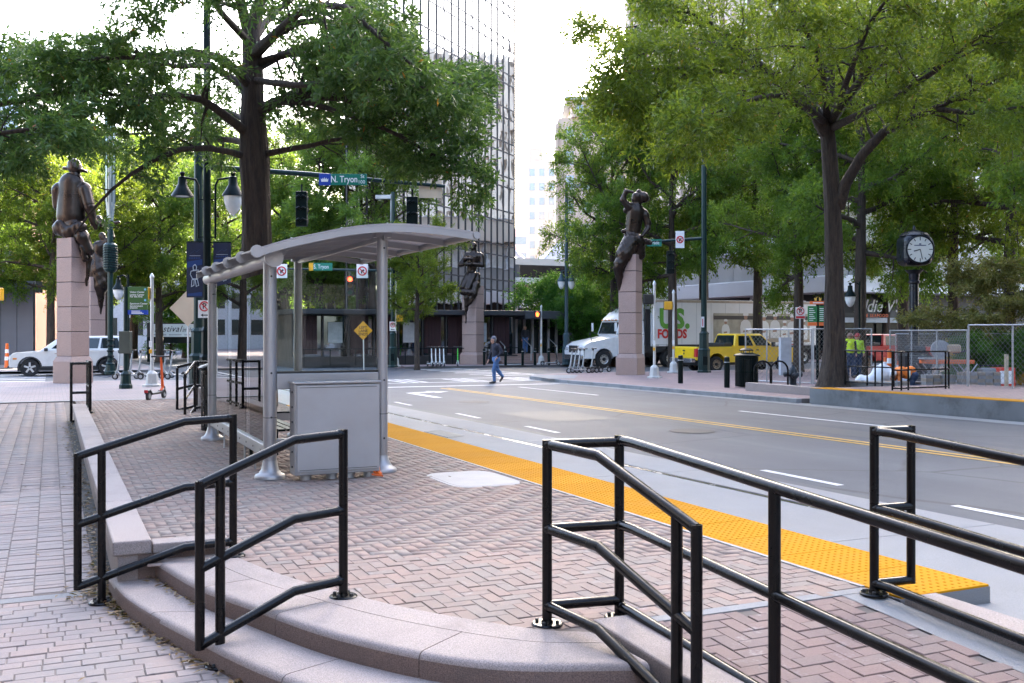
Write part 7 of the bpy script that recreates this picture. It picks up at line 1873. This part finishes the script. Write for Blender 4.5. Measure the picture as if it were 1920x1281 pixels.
monument('granite pillar with a bronze woman shading her eyes', 1182, 43.5, [
  ('figure', [((345,190),(335,215),62,55),((345,270),(350,310),46,58),((260,320),(440,400),52,52,FL),((330,360),(300,520),98,84,FL),((295,540),(290,620),78,80,FL),
    ((250,315,-.1),(172,235,-.2),48,34),((172,228,-.2),(205,135,-.25),32,26),((210,128,-.25),(292,140,-.25),24,17),((445,410),(478,500),46,40),((478,560),(475,500),34,38),((475,570,-.1),(400,665,-.25),32,22)], 1.0),
  ('jacket', [((270,310),(430,390),58,58,FL),((330,370),(300,590),106,92,FL),((215,350),(250,320),36,44),((180,600),(360,610),26,30)], .6),
  ('skirt', [((290,630),(285,760),88,112,FL),((270,740,-.1),(190,880,-.25),112,104),((350,720),(385,880),92,66),((200,880,-.25),(140,980,-.3),92,70),((122,1000,-.35),(118,1012,-.35),66,60),((115,1050,-.3),(128,1150,-.2),62,46),((128,1150,-.2),(140,1300,-.1),44,28),((140,1300,-.1),(146,1560,-.02),24,10),((465,725),(505,738),40,30),((320,900),(200,1000,-.15),66,44),((200,1000,-.2),(165,1120,-.15),44,30)], .9),
  ('bonnet', [((425,185),(435,200),62,60),((370,130),(390,240),34,34)], .5),
 ], [663,626,587,548,509,478], (1140,340,6.4), s_=.80, sb=.98)
# ---------------------------------------------------------------- people
def hand(p, d, side, s_=1.0):
    """palm, four fingers and thumb, curled a little; d points along the hand"""
    p, d = Vector(p), unit(Vector(d)); u_ = Vector((0,1,0)) if abs(d.y) < .9 else Vector((1,0,0)); a = unit(u_ - d*u_.dot(d)); c = d.cross(a)
    pr = [(tuple(p), tuple(p+d*.075*s_), .024*s_, .03*s_, (1,1,1))]
    for i, ln in enumerate((.072,.082,.077,.06)):
        b0 = p + d*.085*s_ + a*(i-1.5)*.019*s_; k_ = b0 + d*ln*.5*s_ + c*.008*s_*side; e = k_ + (d*.8+c*side*.6)*ln*.5*s_
        pr += [(tuple(b0), tuple(k_), .0095*s_, .009*s_), (tuple(k_), tuple(e), .009*s_, .0075*s_)]
    th0 = p + d*.025*s_ - a*.028*s_; th1 = th0 + (d*.7-a*.7)*.04*s_; pr += [(tuple(th0), tuple(th1), .012*s_, .0105*s_), (tuple(th1), tuple(th1+d*.032*s_), .010*s_, .008*s_)]
    return pr
CLOTH = {}
def cl(name, col, rough=.85): return M('cloth_'+name, col, rough, 0, .2, 9, .3, 40)
def person(label, loc, rz, J, top, bottom, shoes, hat=None, vest=None, hair=None, s_=1.0, face=(-1,0,0), hs=.1, sleeve=1.0):
    t = thing('person', label, 'person', loc, rz); V_ = lambda n: np.array(J[n], float)
    hd, nk = V_('head'), V_('neck'); f = Vector(face).normalized(); sd = Vector((0,0,1)).cross(f)
    def at(fx, sy_, z): return tuple(hd + np.array(f)*fx + np.array(sd)*sy_ + np.array([0,0,z]))
    hp = [(at(0,0,.03), at(.01,0,.05), .088, .085), (at(.03,0,-.06), at(.045,0,-.08), .06, .045), (at(.092,0,.0), at(.108,0,-.022), .014, .016),
          (at(0,.082,-.02), at(-.005,.086,.02), .018, .02), (at(0,-.082,-.02), at(-.005,-.086,.02), .018, .02), (at(.075,.025,-.06), at(.075,-.025,-.06), .016, .016), (tuple(nk+[0,0,-.04]), tuple(hd+[0,0,-.05]), .058, .05)]
    ex = []
    for s2 in ('L','R'):
        w_, e_ = V_('hand'+s2), V_('elbow'+s2); d = w_-e_; ex.append((hand(w_, d, 1 if s2 == 'L' else -1), .005, .008))
        hp.append((tuple(w_-d/np.linalg.norm(d)*.10), tuple(w_+d/np.linalg.norm(d)*.02), .033, .028))
    blob_obj('body', hp, SKIN, t, .012, .02, None, ex)
    for sy_ in (.033,-.033):
        b = MB(); b.lathe([(.003,-.011),(.012,-.004),(.012,.004),(.003,.011)], 8, at(.078,sy_,.012), 'x'); b.build('eye', KSIGN, t)
    ch, wa = V_('chest'), V_('waist'); sL, sR = V_('shoulderL'), V_('shoulderR')
    tp = [(tuple(sL), tuple(sR), .075, .075), (tuple(ch), tuple((ch+wa)/2), .15, .145, (1,1,1)), (tuple((ch+wa)/2), tuple(wa), .14, .145, (1,1,1)), (tuple(nk+[0,0,-.06]), tuple(nk+[0,0,-.01]), .085, .066)]
    for s2, sh_ in (('L',sL),('R',sR)):
        e_, w_ = V_('elbow'+s2), V_('hand'+s2); d = (w_-e_); tp += [(tuple(sh_), tuple(e_), .07, .055)]
        if sleeve > .6: tp.append((tuple(e_), tuple(e_+d*.82), .054, .042))
    def fl(g): return .006*np.sin(g[...,2]*38+g[...,0]*22+np.sin(g[...,1]*20)) 
    sh = blob_obj('jacket' if sleeve > .6 else 'shirt', tp, top, t, .014, .045, fl)
    if sleeve <= .6:
        ap = []
        for s2 in ('L','R'): e_, w_ = V_('elbow'+s2), V_('hand'+s2); ap.append((tuple(e_), tuple(w_), .045, .032))
        blob_obj('forearm', ap[:1], SKIN, t, .012, .01); blob_obj('forearm', ap[1:], SKIN, t, .012, .01)
    bp_ = [(tuple(V_('hipL')), tuple(V_('hipR')), .125, .125)]
    for s2 in ('L','R'):
        h_, k_, a_ = V_('hip'+s2), V_('knee'+s2), V_('ankle'+s2); bp_ += [(tuple(h_), tuple(k_), .105, .074), (tuple(k_), tuple(a_+[0,0,.02]), .074, .06)]
    bp_.append((tuple((V_('hipL')+V_('hipR'))/2), tuple(wa), .14, .135))
    blob_obj('trousers', bp_, bottom, t, .014, .04, lambda g: .005*np.sin(g[...,2]*45+g[...,0]*18))
    for s2 in ('L','R'):
        a_, to = V_('ankle'+s2), V_('toe'+s2); d = to-a_; blob_obj('shoe', [(tuple(a_-d*.15+[0,0,-.02]), tuple(a_+[0,0,-.01]), .046, .05), (tuple(a_+d*.2+[0,0,-.025]), tuple(to), .05, .038)], shoes, t, .012, .02)
    if vest is not None:
        vo = blob_obj('vest', [(tuple(ch+[0,0,.05]), tuple((ch+wa)/2), .165, .162), (tuple((ch+wa)/2), tuple(wa+[0,0,.06]), .16, .165), (tuple(ch+(sL-ch)*.7+[0,0,.1]), tuple(ch+(sR-ch)*.7+[0,0,.1]), .085, .085)], vest, t, .014, .03)
        ax = (wa-ch)/np.linalg.norm(wa-ch); mid = (ch+wa)/2+ax*.05
        blob_obj('reflective_band', [(tuple(mid-ax*.012), tuple(mid+ax*.012), .172, .172)], flat('reflective', (.7,.72,.6), .3), vo, .014, .01) if abs(ax[2]) > 2 else None
        b = MB(); q = Vector(mid); axv = Vector(ax); e1 = axv.orthogonal().normalized(); e2 = axv.cross(e1)
        ring = [q + (e1*math.cos(2*math.pi*k/20) + e2*math.sin(2*math.pi*k/20))*.178 for k in range(20)]
        b.add([p - axv*.025 for p in ring]+[p + axv*.025 for p in ring], [(k,(k+1) % 20,20+(k+1) % 20,20+k) for k in range(20)]); b.build('reflective_band', flat('reflective', (.7,.72,.6), .3), vo, smooth=True)
    if hat:
        kind, m_ = hat
        if kind == 'cap': blob_obj('cap', [(at(-.01,0,.075), at(-.012,0,.085), .094, .092), (at(.08,.03,.065), at(.08,-.03,.065), .022, .022), (at(.12,.03,.055), at(.12,-.03,.055), .014, .014)], m_, t, .012, .03)
        else: blob_obj('hard_hat', [(at(0,0,.09), at(0,0,.10), .108, .10), (at(.06,.03,.07), at(.10,0,.065), .035, .03), (at(0,.08,.07), at(0,-.08,.07), .04, .04)], m_, t, .012, .04)
    if hair is not None: blob_obj('hair', [(at(-.03,0,.05), at(-.035,0,.0), .085, .075)], hair, t, .012, .03)
    return t
walk = dict(head=(-.113,0,1.615), neck=(-.075,0,1.50), chest=(-.03,0,1.31), waist=(-.02,0,1.0), shoulderL=(.06,-.17,1.42), shoulderR=(-.13,.17,1.42), elbowL=(.20,-.23,1.19), handL=(.02,-.25,.97), elbowR=(-.21,.24,1.14), handR=(-.31,.22,.86),
  hipL=(.02,-.09,.92), hipR=(-.05,.09,.92), kneeL=(-.10,-.09,.50), ankleL=(-.08,-.09,.085), toeL=(-.24,-.10,.035), kneeR=(.04,.09,.50), ankleR=(.22,.10,.25), toeR=(.14,.10,.09))
person('man in grey cap, dark jacket and blue jeans crossing the road', GR(931,719), CAMZ, walk, cl('navy', (.022,.022,.035)), cl('denim', (.075,.15,.31)), flat('shoe_dark', (.03,.025,.025), .6), ('cap', cl('cap_grey', (.12,.12,.15))), hair=flat('hair_grey', (.2,.18,.17), .8))
stand = dict(head=(0,0,1.60), neck=(0,0,1.49), chest=(0,0,1.30), waist=(0,0,1.0), shoulderL=(-.17,0,1.41), shoulderR=(.17,0,1.41), elbowL=(-.23,.02,1.14), handL=(-.22,-.08,.90), elbowR=(.23,.02,1.14), handR=(.2,-.12,.95),
  hipL=(-.08,0,.92), hipR=(.08,0,.92), kneeL=(-.09,-.02,.50), ankleL=(-.10,.0,.085), toeL=(-.11,-.16,.035), kneeR=(.09,-.02,.50), ankleR=(.10,.0,.085), toeR=(.11,-.16,.035))
HV = flat('hivis_yellow', (.55,.72,.02), .6); HVO = flat('hivis_orange', (.85,.2,.02), .6)
person('worker in yellow vest and hat standing behind the fence', gp(1594,40,.12), CAMZ, stand, cl('dark', (.03,.03,.035)), cl('blue_work', (.04,.06,.11)), flat('boot', (.06,.04,.03), .7), ('hard', flat('hat_brown', (.22,.12,.09), .5)), vest=HV, face=(.3,1,0))
person('worker in lime shirt facing the yellow-vested worker', gp(1608,40.6,.12), CAMZ, stand, flat('lime_shirt', (.5,.75,.05), .7), cl('blue_work', (.04,.06,.11)), flat('boot', (.06,.04,.03), .7), ('hard', flat('hat_red', (.35,.04,.04), .5)), face=(-1,.3,0))
person('person in dark coat and jeans on the entrance steps', Vector((27.4,57.55,.57)), CAMZ, stand, cl('dark', (.03,.03,.035)), cl('denim', (.075,.15,.31)), flat('shoe_dark', (.03,.025,.025), .6), hair=flat('hair_dark', (.03,.025,.02), .8), face=(0,-1,0))
bend = dict(head=(.42,-.05,1.28), neck=(.33,0,1.27), chest=(.18,0,1.2), waist=(0,0,.98), shoulderL=(.24,-.17,1.29), shoulderR=(.24,.17,1.29), elbowL=(.36,-.2,1.05), handL=(.50,-.12,.88), elbowR=(.38,.2,1.05), handR=(.52,.1,.88),
  hipL=(0,-.08,.92), hipR=(0,.08,.92), kneeL=(.06,-.09,.50), ankleL=(-.02,-.1,.085), toeL=(.14,-.1,.035), kneeR=(-.04,.09,.50), ankleR=(-.12,.1,.085), toeR=(.04,.1,.035))
person('worker in white shirt bending over beside the far fence', gp(1880,37,.12), CAMZ+.3, bend, flat('white_shirt', (.72,.73,.78), .7), cl('dark', (.03,.03,.035)), flat('boot', (.06,.04,.03), .7), ('hard', flat('hat_white', (.7,.7,.7), .5)), face=(1,0,-.4), sleeve=.4)
kneel = dict(head=(-.52,-.05,.42), neck=(-.42,0,.47), chest=(-.26,0,.50), waist=(.02,0,.50), shoulderL=(-.36,-.18,.50), shoulderR=(-.36,.18,.50), elbowL=(-.40,-.22,.26), handL=(-.50,-.2,.06), elbowR=(-.40,.22,.26), handR=(-.50,.2,.06),
  hipL=(.10,-.09,.44), hipR=(.10,.09,.44), kneeL=(-.02,-.1,.09), ankleL=(.38,-.1,.09), toeL=(.52,-.1,.05), kneeR=(-.02,.1,.09), ankleR=(.38,.1,.09), toeR=(.52,.1,.05))
person('worker in orange vest kneeling behind the black guard railing', gp(1706,30.5,.13), CAMZ, kneel, cl('orange_shirt', (.5,.14,.03)), cl('blue_work', (.04,.06,.11)), flat('boot', (.06,.04,.03), .7), ('hard', flat('hat_white', (.7,.7,.7), .5)), vest=HVO, face=(-1,0,-.5))
# ---------------------------------------------------------------- the street works
def cone(label, px, Y, s_=1.0, tall=False):
    q = gp(px, Y); t = thing('traffic_cone', label, 'cone', q, CAMZ)
    pr = [(.17,.03),(.15,.05),(.03,.78)] if not tall else [(.12,.05),(.10,.07),(.055,1.05)]
    def rad(z): return pr[1][0]+(pr[2][0]-pr[1][0])*(z-pr[1][1])/(pr[2][1]-pr[1][1])
    b = MB(); b.cbox((0,0,.02),(.40,.40,.04)); b.build('base', KSIGN if tall else ORANGE, t, bevel=.01)
    b = MB(); b.lathe([(p[0],p[1]) for p in pr], 18); b.build('cone_body', ORANGE, t, smooth=.6)
    for z0, z1 in (((.3,.45),(.55,.65)) if not tall else ((.35,.5),(.65,.8))):
        b = MB(); b.lathe([(rad(z0)+.003,z0),(rad(z1)+.003,z1)], 18); b.build('reflective_collar', WSIGN, t, smooth=.6)
    t.scale = (s_,)*3; return t
cone('tall orange channeliser post in front of the grey wall', 13, 52, 1.25, True)
cone('orange cone leftmost of the works group', 1660, 34, 1.2); cone('orange cone beside the yellow marker', 1668, 33.2, 1.15, True); cone('orange cone nearest the kneeling worker', 1698, 34, 1.15); cone('orange cone behind the white tarpaulin', 1684, 35, 1.0)
q = gp(1640, 31.2); tv = [((-1.0,0,.0),(.9,.0,.0),.10,.14)]
def tarfold(g): return .05*np.sin(g[...,0]*7+g[...,2]*5)+.03*np.sin(g[...,0]*17-g[...,1]*9)
o_ = blob_obj('tarpaulin_heap', [((-.9,0,.05),(.4,0,.35),.12,.36),((.3,0,.4),(.9,.1,.2),.36,.22),((-.2,.2,.2),(.6,.3,.3),.2,.3)], M('white_tarp', (.62,.64,.68), .5, 0, .08, 4), None, .05, .15, tarfold); o_.location = q; o_.rotation_euler = (0,0,CAMZ); tag(o_, 'heap of spoil under a crumpled white tarpaulin', 'heap')
q = gp(1775, 31.5); t = thing('wet_saw', 'orange-framed wet saw on folding legs at the works', 'saw', q, CAMZ)
b = MB(); b.box(-.75,.75,-.3,.3,.78,.90); b.build('tray', flat('saw_orange', (.72,.16,.05), .5), t, bevel=.02)
b = MB(); b.box(-.8,-.1,-.25,.25,.92,.97); b.build('table', GALV, t)
for sx in (-.55,.55):
    b = MB(); b.tube([(sx-.3,-.25,0),(sx+.3,-.25,.78)], .022, 6); b.tube([(sx+.3,-.25,0),(sx-.3,-.25,.78)], .022, 6); b.tube([(sx-.3,.25,0),(sx+.3,.25,.78)], .022, 6); b.tube([(sx+.3,.25,0),(sx-.3,.25,.78)], .022, 6); b.build('folding_leg', GALV, t)
b = MB(); b.lathe([(.2,-.05),(.3,-.04),(.3,.04),(.2,.05)], 20, (-.2,0,1.22), 'y'); b.build('blade_guard', M('grey_plastic', (.35,.35,.37), .5), t, smooth=.6)
b = MB(); b.cbox((.2,0,1.25),(.42,.3,.26)); b.build('motor', M('tan_motor', (.5,.36,.25), .5), t, bevel=.06, seg=3)
b = MB(); b.tube([(.2,0,1.1),(.7,0,1.2),(.75,0,.92)], .03, 8); b.build('saw_arm', DK, t)
def pallet(label, px, Y, nx, nz):
    q = gp(px, Y); t = thing('block_stack', label, 'stack', q, CAMZ)
    for i in range(nx):
        for k in range(nz):
            for j in range(2):
                b = MB(); b.cbox(((i-nx/2+.5)*.22+random.uniform(-.01,.01), j*.2, .05+k*.1),(.21,.19,.095), random.uniform(-.04,.04)); b.build('paving_block', M('paver_tan', (.3,.24,.19), .85, 0, .2, 6) if (i+k) % 2 else M('paver_grey', (.25,.24,.24), .85, 0, .2, 6), t)
pallet('stack of paving blocks below the wet saw', 1762, 29.5, 4, 5); pallet('stack of paving blocks behind the nearest fence', 1838, 29.0, 5, 6); pallet('low row of paving blocks by the kneeling worker', 1676, 29.8, 4, 3)
q = gp(1868, 31.5); t = thing('generator', 'small red and grey generator behind the nearest fence', 'generator', q, CAMZ)
b = MB(); b.cbox((.2,0,.36),(.6,.45,.6)); b.build('frame_panel', flat('gen_red', (.62,.06,.03), .5), t, bevel=.03); b = MB(); b.cbox((.2,-.23,.36),(.4,.02,.4)); b.build('label_plate', WSIGN, t)
b = MB(); b.cbox((-.3,.0,.4),(.5,.42,.5)); b.build('engine', M('engine_grey', (.2,.21,.22), .5), t, bevel=.08, seg=3); b = MB(); b.tube([(-.55,0,.1),(-.5,0,.72),(.4,0,.72)], .02, 6); b.build('handle', DK, t)
q = gp(1835, 41); t = thing('yellow_barrier', 'row of yellow equipment panels behind the works fence', 'barrier', q, CAMZ)
for k in range(3):
    b = MB(); b.cbox((-.9+k*.95,0,1.15),(.9,.12,.85)); b.build('panel', flat('plant_yellow', (.62,.36,.015), .5), t, bevel=.03); b = MB(); b.tube([(-.9+k*.95,0,0),(-.9+k*.95,0,.8)], .04, 8); b.build('leg', GALV, t); b = MB(); b.lathe([(.13,0),(.12,-.02)], 12, (-1.1+k*.95,-.065,1.2), 'y'); b.build('lifting_eye', DK, t)
q = gp(1918, 34); b = MB(); b.cbox((0,0,.9),(.16,.14,1.8),.0,0,.15); b.cbox((.12,.2,.9),(.14,.14,1.8),0,0,-.1); b.build('yellow_machine_arm', flat('plant_yellow', (.62,.36,.015), .5), label='yellow machine arm at the edge of the works', cat='machine', loc=q, rz=CAMZ, bevel=.01)
q = gp(1887, 30); b = MB(); b.box(-.045,.045,-.045,.045,0,1.1); b.build('timber_stake', M('raw_timber', (.5,.4,.28), .8, 0, .15, 6), label='upright raw timber stake by the red generator', cat='stake', loc=q, rz=CAMZ, bevel=.004)
q = gp(1716, 33.5); t = thing('kiosk_plinth', 'dark plinth box standing at the foot of the clock', 'plinth', q, CAMZ)
b = MB(); b.cbox((0,0,.5),(.9,.6,1.0)); b.build('box', DK, t, bevel=.02); b = MB(); b.cbox((0,0,1.18),(.6,.4,.3)); b.build('top_case', DK, t, bevel=.08, seg=3)
def bushlet(label, px, Y, s_):
    x, y = P(px, Y); t = thing('low_shrub', label, 'shrub', (x, y, gz(x, y)+.1), random.uniform(0,6)); wd_, cr = KIND['bush']; link('trunk', wd_, t); link('crown', cr, t, kind='stuff'); t.scale = (s_, s_, s_*.8)
bushlet('low green shrub beside the wet saw', 1822, 34, .42); bushlet('low green shrub before the yellow panels', 1850, 36, .45); bushlet('low green shrub behind the generator', 1885, 34.5, .38); bushlet('low green shrub by the fence at the edge', 1930, 33, .45)
# ---------------------------------------------------------------- turn the lettering into meshes
dg = bpy.context.evaluated_depsgraph_get()
for o in TEXTS:
    me = bpy.data.meshes.new_from_object(o.evaluated_get(dg)); n = bpy.data.objects.new('lettering', me); COL.objects.link(n)
    n.parent = o.parent; n.location = o.location; n.rotation_euler = o.rotation_euler; n.scale = o.scale
    import bmesh
    bm_ = bmesh.new(); bm_.from_mesh(me); bmesh.ops.remove_doubles(bm_, verts=bm_.verts, dist=1e-5); bm_.to_mesh(me); bm_.free()
    if not me.materials: me.materials.append(o.data.materials[0])
for o in TEXTS: bpy.data.objects.remove(o)
